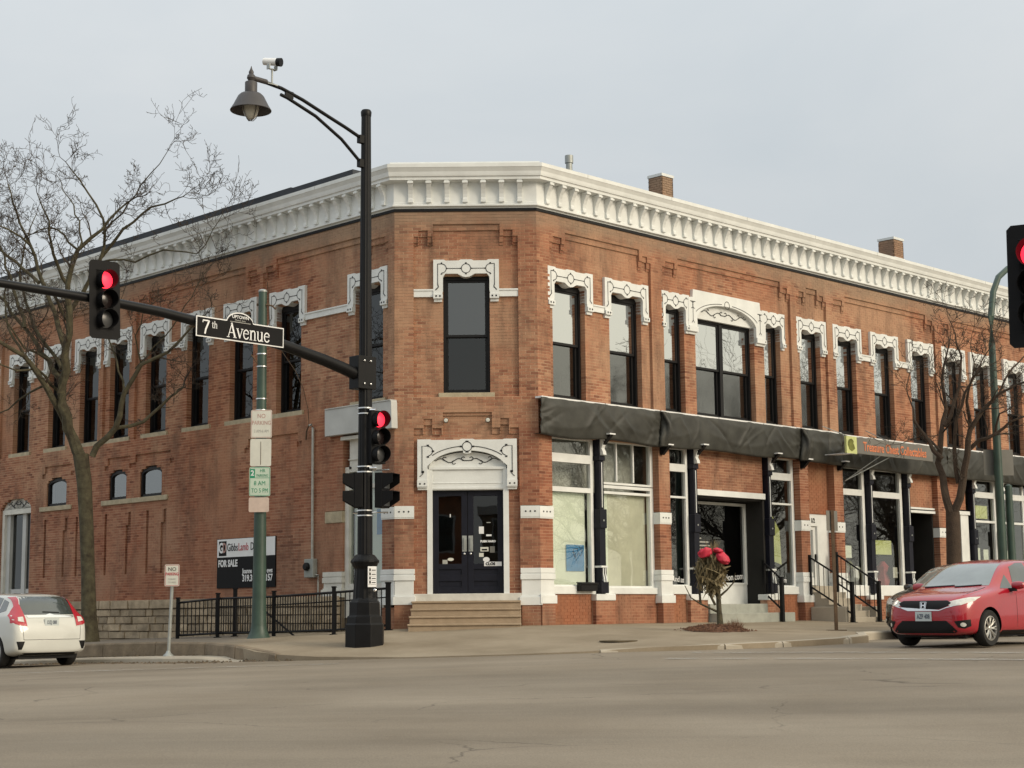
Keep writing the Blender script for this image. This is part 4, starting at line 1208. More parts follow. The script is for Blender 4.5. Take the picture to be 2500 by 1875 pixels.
for (a, b) in ((.837,1.603),(1.613,2.403)):
    d = MB(); o_ = O-.02
    d.box(a,a+.13,o_-.05,o_,.715,2.98); d.box(b-.13,b,o_-.05,o_,.715,2.98); d.box(a+.13,b-.13,o_-.05,o_,2.86,2.98); d.box(a+.13,b-.13,o_-.05,o_,1.24,1.36); d.box(a+.13,b-.13,o_-.05,o_,.715,.86); d.box(a+.13,b-.13,o_-.05,o_,.98,1.12)
    d.box(a+.13,b-.13,o_-.045,o_-.025,.86,1.24)
    do = d.build('door', 'navy_iron', BLD, FC, bevel=.004)
    p_ = MB(); pane_quad(p_, a+.13, b-.13, o_-.03, 1.36, 2.86); p_.build('pane', 'glass_dark', do, FC, root=BLD)
    hb = b-.115 if a < 1 else a+.015
    h = MB(); h.box(hb, hb+.10, o_, o_+.012, 1.63, 1.98); h.box(hb+.04, hb+.06, o_+.012, o_+.05, 1.68, 1.93); h.build('push_plate', 'galvanised', do, FC, root=BLD)
    kk = MB(); kk.lathe([(.022,0),(.022,.03),(.01,.035)], 10, M=Matrix.Rotation(-math.pi/2, 4, 'X')); kk.build('lock', 'bright_metal', do, FC, M=Matrix.Translation((hb+.05, o_, 1.58)), root=BLD)
D_O = O-.045
def stick(u0, u1, z0, z1, name, m, label, cat, F_=FC, o=None, th=.004):
    o = D_O if o is None else o
    mb = MB(); mb.box(u0, u1, o, o+th, z0, z1); ob = mb.build(name, m, None, F_, at=F_.pt((u0+u1)/2, o, z0)); return tag(ob, label, cat)
stick(1.86,1.97,2.02,2.18,'notice','sign_bright','small white notice stuck to the dark door glass above the push plate','notice')
stick(2.02,2.14,1.965,2.005,'sticker','sign_bright','narrow white sticker on the right door glass near the frame','sticker')
stick(2.03,2.12,2.26,2.275,'sticker','faded_grey','thin grey strip sticker high on the right door glass','sticker')
s_ = stick(1.89,2.07,1.63,1.725,'sticker','sign_white','white sticker with black bar low on the right door glass','sticker')
b_ = MB(); b_.box(1.92,2.04,D_O+.004,D_O+.007,1.65,1.685); b_.build('bar', 'sign_black', s_, FC, root=s_)
stick(2.10,2.21,1.60,1.74,'sticker','sign_backgrey','dark grey shield sticker beside the white sticker on the door','sticker')
stick(1.86,1.96,1.51,1.595,'sticker','sign_white','square pale sticker below the others on the right door glass','sticker')
s_ = stick(1.97,2.36,1.305,1.40,'closed_sign','sign_bright','white closed sign lettered CLOS at the foot of the door glass','sign', o=D_O+.03)
text_obj('lettering', 'CLOS', .085, 'sign_black', FC.mat(2.11, D_O+.037, 1.352), s_, s_, weight=.004)
e_ = MB(); e_.prism(arc(2.02, 1.45, .075, 0, 360, 14, rz=.055)[:-1], D_O, D_O+.004, 'y'); o = e_.build('sticker', 'sign_bright', None, FC, at=FC.pt(2.02, D_O, 1.40)); tag(o, 'oval white sticker just above the closed sign', 'sticker')
stick(1.05,1.16,1.36,1.45,'sticker','faded_grey','grey square sticker at the bottom of the left door glass','sticker')
e_ = MB(); e_.prism(arc(1.23, 1.46, .07, 0, 360, 14, rz=.035)[:-1], D_O, D_O+.004, 'y'); o = e_.build('sticker', 'sign_white', None, FC, at=FC.pt(1.23, D_O, 1.42)); tag(o, 'oval pale sticker at the bottom of the left door glass', 'sticker')
stick(1.215,1.235,2.39,2.46,'sticker','sign_bright','tiny white tag stuck high on the left door glass','sticker')
ph = text_obj('door_lettering', 'PUSH HARD', .062, 'sign_bright', FC.mat(2.06, D_O+.003, 1.85), weight=.004); tag(ph, 'white PUSH HARD lettering on the right door glass', 'lettering')
# threshold and steps
tm = MB(); tm.box(.42,2.79,-.35,.02,.545,.705); tm.build('threshold', 'white_paint_old', BLD, FC, bevel=.01)
ST = thing('stone_steps', tuple(FC.pt(1.6,.6,-.1)), 'flight of four tan sandstone steps at the corner entrance', 'steps')
for i, (o1, zt, zb) in enumerate(((.24,.545,.38),(.50,.385,.22),(.78,.225,.05),(1.08,.06,-.25))):
    mb = MB(); mb.box(.40-.012*i, 2.77, -.05, o1-.03, zb, zt-.045); mb.box(.385-.012*i, 2.775, -.05, o1, zt-.045, zt); mb.build('step', 'sandstone_step', ST, FC, bevel=.012)
# wall spotlights over the corner door
for u in (1.15, 2.08):
    t = thing('wall_spotlight', tuple(FC.pt(u,REC,4.5)), 'small round spotlight on the brick above the corner door', 'spotlight', 'pair of spotlights above the corner door')
    m_ = MB(); m_.lathe([(.02,0),(.02,.08),(.05,.10),(.055,.2),(.05,.205)], 12, M=Matrix.Rotation(-math.pi/2, 4, 'X')); m_.build('housing', 'trim_black', t, FC, M=Matrix.Translation((u, REC, 4.52)))
    m_ = MB(); m_.lathe([(.045,.0),(.045,.006),(.03,.012)], 12, M=Matrix.Rotation(-math.pi/2, 4, 'X')); m_.build('lens', 'sign_white', t, FC, M=Matrix.Translation((u, REC+.2, 4.52)))

# ---- avenue storefronts
SO = -.24
def shop_frame(F_, u0, u1, z0, z1, bars_z=(), bars_u=(), e=.09, o=SO, m='white_paint', glass='glass_shop', name='shop_window', wide=None):
    """painted frame with rails (z, thickness) and mullions (u, thickness, z0, z1); panes fill the cells"""
    mb = MB()
    mb.box(u0,u0+e,o-.07,o+.05,z0,z1); mb.box(u1-e,u1,o-.07,o+.05,z0,z1); mb.box(u0+e,u1-e,o-.07,o+.05,z1-.07,z1); mb.box(u0+e,u1-e,o-.07,o+.055,z0,z0+.05)
    zs = [z0+.05]
    for z, t in bars_z:
        mb.box(u0+e,u1-e,o-.07,o+.048,z-t/2,z+t/2); zs += [z-t/2, z+t/2]
    zs.append(z1-.07)
    for u, t, a, b in bars_u: mb.box(u-t/2,u+t/2,o-.05,o+.03,a,b)
    f = mb.build(name, m, BLD, F_, bevel=.003)
    for a, b in zip(zs[0::2], zs[1::2]):
        us = [u0+e]
        for u, t, c, d in bars_u:
            if c <= (a+b)/2 <= d: us += [u-t/2, u+t/2]
        us.append(u1-e)
        for p, q in zip(us[0::2], us[1::2]):
            g_ = MB(); pane_quad(g_, p, q, o-.01, a, b); g_.build('pane', glass, f, F_, root=BLD)
    return f
def wall_piece(u0, u1, z0, z1, o, F_=FR, name='bulkhead', smooth=False, thick=.2, t=None):
    mo = MB(); mo.box(u0+.002, u1-.002, o-thick, o-.006, z0, z1)
    p_ = mo.build(name, 'mortar' if not smooth else 'brick_smooth', BLD, F_)
    B = []
    r = int(z0/COURSE)
    while r*COURSE < z1-.02:
        za = max(z0, r*COURSE+J/2); zb = min(z1, (r+1)*COURSE-J/2); off = BLEN/2 if r % 2 else 0
        k = math.floor((u0-off)/BLEN)
        while k*BLEN+off < u1:
            a = max(u0, k*BLEN+off+J/2); b = min(u1, (k+1)*BLEN+off-J/2)
            if b-a > .02 and zb-za > .01: B.append((a, b, o-.1, o+rnd.uniform(-.002,.002), za, zb, rnd.betavariate(2,2) if t is None else t+rnd.uniform(-.1,.1)))
            k += 1
        r += 1
    bo = link('brickwork', boxes_mesh('brickwork', B, F_, 'brick' if not smooth else 'brick_smooth', BLD.location), p_); bo['kind'] = 'stuff'
    return p_
def iron_column(u, z0=.70, z1=4.30, o=-.08):
    """slender cast iron storefront column with white-tipped brackets"""
    t = .10
    mb = MB(); mb.box(u-.13,u+.13,o-.16,o+.10,z0,z0+.26); mb.box(u-.095,u+.095,o-.14,o+.075,z0+.26,z0+.60); mb.box(u-t,u+t,o-.14,o+.05,z0+.60,2.22)
    mb.box(u-.115,u+.115,o-.14,o+.085,2.18,2.62); mb.box(u-.07,u+.07,o-.14,o+.045,2.62,3.74); mb.box(u-.10,u+.10,o-.14,o+.07,3.74,3.86); mb.box(u-.085,u+.085,o-.14,o+.05,3.86,z1)
    c = mb.build('storefront_column', 'navy_iron', BLD, FR, bevel=.012)
    w = MB()
    w.prism([(o+.05,3.86),(o+.16,3.87),(o+.14,3.95),(o+.10,4.02),(o+.13,4.08),(o+.16,4.16),(o+.12,4.24),(o+.05,4.26)], u-.055, u+.055, 'x')
    w.prism([(o+.08,4.18),(o+.20,4.19),(o+.18,4.26),(o+.08,4.27)], u-.06, u+.06, 'x')
    w.build('scroll_bracket', 'white_paint', c, FR, root=BLD)
    w = MB(); w.box(u-.012,u+.012,o+.045,o+.052,2.66,3.70); w.build('white_line', 'white_paint', c, FR, root=BLD)
    w = MB(); w.box(u-.11,u+.11,o-.13,o+.092,z0+.58,z0+.625); w.build('white_collar', 'white_paint', c, FR, root=BLD)
    w = MB()
    w.prism([(o+.075,z0+.28),(o+.125,z0+.25),(o+.115,z0+.34),(o+.085,z0+.45),(o+.095,z0+.57),(o+.07,z0+.57)], u-.055, u-.025, 'x')
    w.build('scroll_foot', 'white_paint', c, FR, root=BLD); w = MB()
    w.prism([(o+.075,z0+.28),(o+.125,z0+.25),(o+.115,z0+.34),(o+.085,z0+.45),(o+.095,z0+.57),(o+.07,z0+.57)], u+.02, u+.05, 'x')
    w.build('scroll_foot', 'white_paint', c, FR, root=BLD)
    d = MB(); d.prism(arc(u, 2.36, .022, 0, 360, 10)[:-1], o+.084, o+.095, 'y'); d.build('stud', 'galvanised', c, FR, root=BLD)
    return c
def plinth(u0, u1, zt=.68):
    wall_piece(u0, u1, -.08, .53, -.03, name='plinth')
    mb = MB(); mb.box(u0-.01,u1+.01,-.30,.0,.53,zt); mb.build('plinth_cap', 'white_paint', BLD, FR, bevel=.02)
# bay 1
wall_piece(.44, 1.84, -.08, .68, -.16, smooth=True); wall_piece(2.49, 4.10, -.08, .68, -.14)
sl = MB(); sl.box(.42,1.95,-.36,-.12,.68,.86); sl.box(2.25,4.12,-.36,-.10,.68,.83); sl.build('shop_sill', 'white_paint', BLD, FR, bevel=.01)
shop_frame(FR, .42, 1.98, .84, 4.25, ((3.04,.11),(3.755,.20)))
f_ = shop_frame(FR, 2.22, 4.12, .82, 3.20, ((3.03,.06),), e=.12)
shop_frame(FR, 2.22, 4.12, 3.22, 4.27, (), ((2.84,.04,3.3,4.2),(3.44,.04,3.3,4.2)), e=.10)
plinth(1.84, 2.49); iron_column(2.11)
ip = MB(); ip.box(.56,1.86,SO-.16,SO-.12,.86,2.98); ip.build('window_board', 'paper', BLD, FR)
ip = MB(); ip.box(2.30,4.0,SO-.16,SO-.12,.86,3.0); ip.build('window_board', 'tan_paper', BLD, FR)
ip = MB(); ip.box(2.30,2.62,SO-.115,SO-.10,.86,3.0); ip.build('window_board', 'paper', BLD, FR)
ip = MB(); ip.box(.5,4.0,SO-.5,SO-.46,3.05,4.3); ip.build('window_board', 'faded_grey', BLD, FR)
bs = stick(1.20,1.80,1.20,1.80,'blue_poster','blue_paper','blue paper poster taped inside the white covered shop window','poster',FR,SO-.10)
q = MB(); rb = random.Random(2)
for i in range(5):
    x0 = 1.28+rb.random()*.35; z0 = 1.30+rb.random()*.4; q.ribbon([(x0+.06*j*rb.random(), z0+.06*rb.gauss(0,1)) for j in range(5)], .014, SO-.095, SO-.093)
q.build('handwriting', 'navy_iron', bs, FR, root=bs)
mbx = thing('mailbox', tuple(FR.pt(1.58,-.1,.73)), 'black metal letter box on the white sill below the blue poster', 'mailbox')
k = MB(); k.box(1.30,1.84,-.12,.03,.745,.93); k.build('box', 'trim_black', mbx, FR, bevel=.01)
k = MB(); k.prism([(-.12,.93),(.05,.925),(.05,.895),(.035,.89),(-.12,.95)], 1.285, 1.855, 'x'); k.build('lid', 'trim_black', mbx, FR)
# bay 2
wall_piece(4.55, 5.25, -.08, .68, -.16, smooth=True); wall_piece(9.0, 9.88, -.08, .68, -.16, smooth=True)
sl = MB(); sl.box(4.53,5.42,-.36,-.12,.68,.88); sl.box(8.78,9.90,-.36,-.12,.68,.88); sl.build('shop_sill', 'white_paint', BLD, FR, bevel=.01)
shop_frame(FR, 4.53, 5.44, .86, 4.27, ((3.03,.05),(3.75,.19)), e=.09, glass='glass_shop')
shop_frame(FR, 8.78, 9.88, .86, 4.27, ((3.03,.05),(3.75,.19)), e=.11, glass='glass_shop')
plinth(5.25, 5.92); plinth(8.32, 9.0); iron_column(5.56); iron_column(8.62)
wall_piece(5.70, 8.50, 3.26, 4.30, -.18, name='sign_panel', t=.85)
bm_ = MB(); bm_.box(5.70,8.50,-.34,-.10,3.11,3.255); bm_.build('lintel', 'white_paint', BLD, FR)
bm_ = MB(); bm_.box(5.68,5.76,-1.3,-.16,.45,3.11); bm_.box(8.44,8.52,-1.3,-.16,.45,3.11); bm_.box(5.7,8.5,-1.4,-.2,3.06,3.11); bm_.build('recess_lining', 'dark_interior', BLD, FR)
shop_frame(FR, 6.05, 8.45, .93, 3.02, (), e=.10, o=-.75, glass='glass_dark', name='entrance_window')
bm_ = MB(); bm_.box(5.76,8.44,-.9,-.72,.42,.93); bm_.build('bulkhead', 'white_paint', BLD, FR)
S2t = thing('entrance_steps', tuple(FR.pt(7.4,.1,0)), 'two broad grey concrete steps to the recessed dark shop entrance', 'steps')
for (o1, zt, zb) in ((.02,.44,.20),(.36,.215,-.12)):
    mb = MB(); mb.box(5.94 if zt > .3 else 5.98, 8.30 if zt > .3 else 9.0, -.75, o1, zb, zt); mb.build('step', 'grey_concrete', S2t, FR, bevel=.015)
o = text_obj('window_lettering', 'townmarion.com', .24, 'sign_bright', FR.mat(7.55, -.73, 1.10) @ Matrix.Rotation(math.radians(-4), 4, 'Y'), align='CENTER', sx=.9); tag(o, 'white web address lettering along the foot of the dark entrance window', 'lettering')
o = text_obj('window_lettering', 'found us', .20, 'sign_bright', FR.mat(5.0, SO+.01, 1.04)@ Matrix.Rotation(math.radians(5), 4, 'Y'), sx=.75); tag(o, 'white lettering found us on the narrow dark shop window beside the entrance', 'lettering')
o = text_obj('window_lettering', 'store', .20, 'sign_bright', FR.mat(9.33, SO+.01, 1.04)@ Matrix.Rotation(math.radians(-4), 4, 'Y'), sx=.75); tag(o, 'white lettering at the foot of the shop window right of the entrance', 'lettering')
o = thing('window_lettering', tuple(FR.pt(6.3,-.73,1.7)), 'block of small grey lines of text on the dark entrance window', 'lettering')
for i in range(6):
    k = MB(); k.box(6.15, 6.15+[.55,.78,.62,.80,.74,.45][i], -.735, -.731, 1.62+i*.09, 1.655+i*.09); k.build('text_line', 'faded_grey', o, FR)
# bay 3: stair door
wall_piece(10.30, 11.51, 2.82, 4.30, -.22, name='panel_wall', smooth=True)
fm = MB(); fm.box(10.30,10.40,-.40,-.24,.9,2.82); fm.box(10.98,11.51,-.40,-.24,.9,2.82); fm.box(10.40,10.98,-.40,-.24,2.50,2.82); fo = fm.build('door_frame', 'white_paint', BLD, FR)
d = MB(); d.box(10.40,10.50,-.38,-.30,.92,2.50); d.box(10.86,10.98,-.38,-.30,.92,2.50); d.box(10.50,10.86,-.38,-.30,2.40,2.50); d.box(10.50,10.86,-.38,-.30,.92,1.12); do = d.build('door', 'white_paint', BLD, FR)
p_ = MB(); pane_quad(p_, 10.50, 10.86, -.34, 1.12, 2.40); p_.build('pane', 'glass_upper', do, FR, root=BLD)
h = MB(); h.box(10.90,10.925,-.30,-.25,1.55,1.75); h.build('handle', 'trim_black', do, FR, root=BLD)
o = text_obj('house_number', '1018 1/2', .17, 'sign_black', FR.mat(10.62, -.234, 2.64), weight=.004, sx=.85); tag(o, 'black house number 1018 1/2 above the white stair door', 'number')
S3 = thing('door_steps', tuple(FR.pt(10.8,.6,0)), 'steep concrete steps between railings up to the white stair door', 'steps')
for i in range(6):
    zt = .90-.165*i
    mb = MB(); mb.box(10.32, 11.50, -.3, .02+.24*i, zt-.17 if i < 5 else -.15, zt); mb.build('step', 'concrete', S3, FR, bevel=.01)
mb = MB(); mb.box(10.12,10.30,.06,1.15,-.1,.35); mb.box(11.52,11.70,.06,1.15,-.1,.35); mb.build('cheek_wall', 'concrete', S3, FR, bevel=.02)
# bay 4: dark shop with display
wall_piece(11.95, 13.1, -.08, .64, -.16); wall_piece(13.75, 15.0, -.08, .64, -.16)
sl = MB(); sl.box(11.93,13.30,-.36,-.12,.64,.92); sl.box(13.5,15.25,-.36,-.12,.64,.92); sl.build('shop_sill', 'white_paint', BLD, FR, bevel=.01)
shop_frame(FR, 11.93, 13.26, .88, 4.22, ((3.49,.17),), e=.12)
shop_frame(FR, 13.46, 15.20, .88, 4.22, ((3.48,.17),), e=.12)
plinth(13.10, 13.75, .66); plinth(15.0, 15.6, .66); iron_column(13.38); iron_column(15.33)
wall_piece(15.45, 16.86, 3.20, 4.30, -.18, name='sign_panel', t=.8)
bm_ = MB(); bm_.box(15.42,16.86,-.32,-.10,3.03,3.10); bm_.box(15.42,16.86,-.30,-.12,3.14,3.19); bm_.build('lintel', 'white_paint', BLD, FR)
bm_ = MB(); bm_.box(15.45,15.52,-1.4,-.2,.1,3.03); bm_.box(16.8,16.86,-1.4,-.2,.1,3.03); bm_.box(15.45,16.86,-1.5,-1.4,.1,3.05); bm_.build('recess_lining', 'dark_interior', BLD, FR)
# bay 5
wall_piece(17.30, 18.75, 3.22, 4.30, -.18, name='sign_panel'); wall_piece(19.2, 24.2, -.08, .64, -.16)
bm_ = MB(); bm_.box(17.30,18.85,-.32,-.10,3.06,3.17); bm_.box(18.35,18.80,-.34,-.14,.6,3.06); bm_.build('lintel', 'white_paint', BLD, FR)
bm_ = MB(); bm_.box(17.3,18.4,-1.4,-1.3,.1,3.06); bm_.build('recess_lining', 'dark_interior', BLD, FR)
iron_column(19.0); iron_column(20.7)
shop_frame(FR, 19.12, 20.6, .66, 4.22, ((2.90,.07),(3.72,.18)), e=.10); shop_frame(FR, 20.8, 24.2, .66, 4.22, ((2.90,.07),(3.72,.18)), ((22.4,.1,.7,4.1),), e=.10)
# things set out in the shop windows
gr = random.Random(21)
for (a, b, n) in ((12.05,13.1,9),(13.6,15.05,12),(19.3,20.5,8),(20.95,24.0,16)):
    for i in range(n):
        u = gr.uniform(a, b); o_ = SO-.25-gr.random()*.9; h = gr.uniform(.15, .75); w = gr.uniform(.08, .22); zb = .92
        g_ = MB()
        g_.lathe([(w*.7,0),(w,h*.25),(w*.6,h*.55),(w*.85,h*.8),(w*.3,h)], 8, tuple(np.array([u, o_, zb])))
        gm_n = gr.choice(['shop_goods','paper','lime','sign_red','shop_goods','dry_leaf','sign_white'])
        ob = g_.build('shop_ware', gm_n, None, FR, at=FR.pt(u, o_, zb), smooth=True); tag(ob, 'small ornament standing among others in the display of a far shop window', 'ornament', 'ornaments in the shop window displays')
    sh = MB(); sh.box(a, b, SO-1.3, SO-.14, .80, .91); sh.build('display_shelf', 'shop_goods', BLD, FR)
for (u, z, w, h, mn, lb) in ((12.55,1.85,.34,.34,'paper','white pennant'),(14.3,2.0,.9,.4,'lime','yellow green lit card'),(12.9,1.3,.22,.32,'sign_bright','white sheet'),(14.9,1.3,.22,.3,'sign_white','pale sheet'),(19.6,1.9,.3,.4,'paper','pale card'),(20.1,1.85,.3,.42,'paper','cream card'),(21.6,1.8,.4,.5,'paper','large pale card'),(19.8,3.2,1.0,.4,'lime','yellow card strip')):
    stick(u-w/2, u+w/2, z-h/2, z+h/2, 'window_card', mn, lb+' hung inside the display window along the avenue', 'card', FR, SO-.09)
yl = MB(); yl.prism([(9.05,1.55),(9.45,1.45),(9.40,2.35),(9.08,2.75)], SO-.12, SO-.10, 'y'); o = yl.build('yellow_sheet', 'lime', None, FR, at=FR.pt(9.2, SO-.1, 1.5)); tag(o, 'pale yellow cut paper sheet inside the narrow window right of the entrance', 'sheet')
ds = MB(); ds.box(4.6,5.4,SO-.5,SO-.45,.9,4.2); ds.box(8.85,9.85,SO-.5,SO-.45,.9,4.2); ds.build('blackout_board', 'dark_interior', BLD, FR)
ds = MB(); ds.box(6.1,8.4,-.95,-.90,.9,3.0); ds.build('blackout_board', 'trim_black', BLD, FR)

# ---- side street shop window by the corner
fm = MB(); o = -.12
fm.box(1.66,1.80,o-.08,o+.06,.88,3.62); fm.box(.42,.48,o-.08,o+.05,.88,3.62); fm.box(.48,1.66,o-.08,o+.05,.86,.96); fm.box(.48,1.66,o-.08,o+.05,3.50,3.62)
fm.box(.42,1.68,o-.08,o+.02,3.62,4.24); fm.box(.42,1.70,o-.08,o+.05,3.78,3.80); fm.box(.3,1.84,o-.08,.05,4.24,4.32); fm.box(.42,1.8,o-.2,o+.06,.2,.88); fm.box(.48,1.66,o-.08,o+.04,3.10,3.20)
fo = fm.build('shop_window', 'white_paint_old', BLD, FL)
p_ = MB(); pane_quad(p_, .48, 1.66, o-.02, .96, 3.10); pane_quad(p_, .48, 1.66, o-.02, 3.20, 3.50); p_.build('pane', 'glass_shop', fo, FL, root=BLD)
k = MB(); k.box(.5,1.64,o-.14,o-.11,.96,3.5); k.build('window_board', 'paper', BLD, FL)
stick(.43,.85,2.05,2.62,'blue_poster','blue_paper','blue paper sheet in the side street window behind the signal post','poster',FL,o-.10)
d = MB(); d.prism(arc(1.61, 3.60, .03, 0, 360, 10)[:-1], o+.05, o+.075, 'y'); d.build('stud', 'black_line', fo, FL, root=BLD)
k = MB(); k.prism([(-.09,4.36),(-.07,4.95),(-.05,4.99),(2.27,4.99),(2.29,4.95),(2.28,4.36)], -.02, .16, 'y'); k.box(-.06,2.27,-.02,.18,4.975,5.0)
o = k.build('sign_board', 'grey_white', None, FL, at=FL.pt(1.1, .05, 4.36), bevel=.006); tag(o, 'blank white sign board fixed above the side street shop window', 'sign board')
# ------------------------------------------------------------------ black tarpaulin over the shop awning
def tarp_seg(name, u0, u1, label, seed, z0=4.20, z1=5.02, ends=True):
    r = random.Random(seed); nu = max(8, int((u1-u0)*30)); nz = 24
    ph = [r.uniform(0, 6.28) for _ in range(8)]
    creases = [(r.uniform(u0, u1), r.choice((-1, 1))*r.uniform(.15, 1.3), r.uniform(.03, .09), r.uniform(.015, .042), r.uniform(-.3, .4), r.choice((-1, 1, 1))) for _ in range(int((u1-u0)*2.6)+2)]
    V = []; F = []
    for i in range(nu+1):
        u = u0+(u1-u0)*i/nu
        t = (u-u0)/(u1-u0)
        for j in range(nz+1):
            v = j/nz
            z = z1+(z0-z1)*v
            sag = .055*abs(math.sin(math.pi*(u-2.12)/3.4))-.03+.03*math.sin(t*(u1-u0)*1.9+ph[1])
            sag = -sag
            o = .19+.055*math.sin(math.pi*min(1, v*.97))**.7 - .03*v
            o += .014*math.sin(u*3.1+v*2.7+ph[2])*v
            q3 = Vector((u*.7+v*.4+seed*7.3, v*.9, seed*3.1))
            o += .03*mnoise.noise(q3)*min(1, 3*v)
            for fu, sl, wd, am, v0, sg in creases:
                d = u-(fu+sl*(v-.3)+.06*math.sin(5*v+fu)); o += sg*am*math.exp(-abs(d)/wd)*math.sin(math.pi*min(1, max(0, (v-v0)/(1.02-v0))))
            # drapes slung between the brackets
            w_ = (u-2.12)/3.4; w_ = w_-math.floor(w_); cat = 1-(2*w_-1)**2
            o += .022*(1-abs(math.sin(5.5*(v-.38*cat)+ph[6])))**2*cat*math.sin(math.pi*v)
            # gathers fanning out from the tied ends
            for ue, sg in ((u0, 1), (u1, -1)):
                x_ = (u-ue)*sg
                if 0 <= x_ < .9 and ends:
                    an = math.atan2(v-.45, x_+.08); o += .028*(1-x_/.9)*(1-abs(math.sin(4.2*an+ph[7])))**1.5
            if ends:
                e = min(u-u0, u1-u)
                if e < .35: o -= .07*(1-e/.35)*math.sin(math.pi*v); z += .0
            V.append((u, o, z+(sag*v if v > .5 else 0)*.9))
        # tuck back under
        V.append((u, -.05, z0+.02+sag*.9))
    m = nz+2
    for i in range(nu):
        for j in range(m-1): F.append((i*m+j, i*m+j+1, (i+1)*m+j+1, (i+1)*m+j))
    mb = MB(); mb.add(V, F)
    ob = mb.build(name, 'tarp', None, FR, smooth=False, at=FR.pt((u0+u1)/2, .1, z0)); ob.data.shade_smooth()
    md = ob.modifiers.new('thick', 'SOLIDIFY'); md.thickness = .006
    tag(ob, label, 'tarpaulin', 'black tarpaulins wrapped along the shop awning')
    # the batten that holds its top edge
    b = MB()
    u = u0+.02
    while u < u1-.1:
        e = min(u1-.02, u+r.uniform(1.4, 2.6)); b.box(u, e-.03, .0, .20, z1-.015, z1+.024); u = e
    b.build('batten', 'sign_bright', ob, FR, root=ob)
    return ob
tarp_seg('tarpaulin', -.12, 4.02, 'black tarpaulin bunched over the awning beside the building corner', 1)
tarp_seg('tarpaulin', 4.02, 9.78, 'long creased black tarpaulin over the recessed entrance with brick panel', 2)
tarp_seg('tarpaulin', 9.78, 11.7, 'short black tarpaulin above the white stair door', 3, z0=4.17)
tarp_seg('tarpaulin', 11.7, 17.2, 'sagging dark tarpaulin below the orange lettered shop sign', 4, z0=4.12, z1=4.98)
tarp_seg('tarpaulin', 17.2, 28, 'far dark tarpaulin behind the bare street tree', 5, z0=4.12, z1=4.98)
for u, lb in ((4.10,'black gathered tarpaulin knot on the second brick pier'),(9.84,'black gathered tarpaulin knot on the pier left of the stair door')):
    r = random.Random(int(u*10)); V = []; F = []; n = 12
    for j in range(10):
        v = j/9; z = 5.0-.82*v
        for i in range(n):
            a = 6.283*i/n; rad = .10+.06*math.sin(3*a+v*6)+.03*r.random()
            V.append((u+rad*math.cos(a)*1.0+.05*math.sin(v*5), .20+.09*math.sin(math.pi*v)+rad*math.sin(a)*.8, z))
    for j in range(9):
        for i in range(n): F.append((j*n+i, (j+1)*n+i, (j+1)*n+(i+1) % n, j*n+(i+1) % n))
    mb = MB(); mb.add(V, F); o = mb.build('tarpaulin_knot', 'tarp', None, FR, at=FR.pt(u, .2, 4.2)); o.data.shade_smooth(); tag(o, lb, 'tarpaulin')
AWL = {2.12: 'white tipped awning bracket over the column between the two papered shop windows', 5.58: 'white tipped awning bracket over the column left of the recessed entrance', 8.64: 'white tipped awning bracket over the column right of the recessed entrance',
       4.22: 'white tipped awning bracket on the pier right of the papered windows', 10.0: 'white tipped awning bracket on the pier left of the stair door', 11.72: 'white tipped awning bracket on the pier right of the stair door'}
for u, z in ((2.12,4.30),(5.58,4.28),(8.64,4.25),(4.22,4.19),(10.0,4.18),(11.72,4.22)):
    t = thing('awning_bracket', tuple(FR.pt(u,.2,z-.2)), AWL[u], 'bracket', 'awning brackets along the shop fronts')
    k = MB(); k.box(u-.10,u+.10,.05,.32,z+.02,z+.05); k.build('cap', 'sign_bright', t, FR)
    k = MB(); k.prism([(-.05,z-.18),(.06,z-.20),(.30,z+.02),(-.05,z+.02)], u-.05, u+.05, 'x'); k.build('stay', 'trim_black', t, FR)

# ------------------------------------------------------------------ orange lettered shop sign
SG = thing('shop_sign', tuple(FR.pt(13,.6,4.4)), 'long grey shop sign with orange lettering and a lime square emblem, hung before the tarpaulin', 'shop sign')
k = MB(); k.box(11.27,15.15,.86,.90,4.40,4.84); k.build('board', 'sign_backgrey', SG, FR, bevel=.008)
k = MB(); k.box(10.78,11.27,.86,.92,4.38,4.84); em = k.build('emblem_panel', 'lime', SG, FR)
k = MB(); k.prism([(10.86,4.60),(10.93,4.74),(11.02,4.77),(11.12,4.62),(11.17,4.52),(11.02,4.44),(10.90,4.50)], .92, .93, 'y'); k.ribbon(arc(10.98, 4.64, .12, 20, 200, 8), .03, .93, .936); k.build('chest_emblem', 'olive', em, FR, root=SG)
k = MB(); k.prism([(10.78,4.38),(11.27,4.40),(11.27,4.39),(10.78,4.37)], .30, .92, 'y'); k.box(10.78,10.80,.2,.92,4.37,4.39); k.build('return_edge', 'sign_bright', SG, FR)
text_obj('lettering', 'Treasure Chest Collectables', .345, 'orange_paint', FR.mat(13.2, .905, 4.60), SG, SG, sx=.80, weight=.006)
for (a, b) in (((10.75,.2,5.15),(11.2,.88,4.80)),((11.95,.05,3.75),(13.0,.88,4.42)),((11.95,.05,3.75),(12.5,.88,4.42)),((13.0,.1,5.2),(13.0,.88,4.80))):
    k = MB(); k.tube([a, b], .012, 6); k.build('guy_wire', 'galvanised', SG, FR)

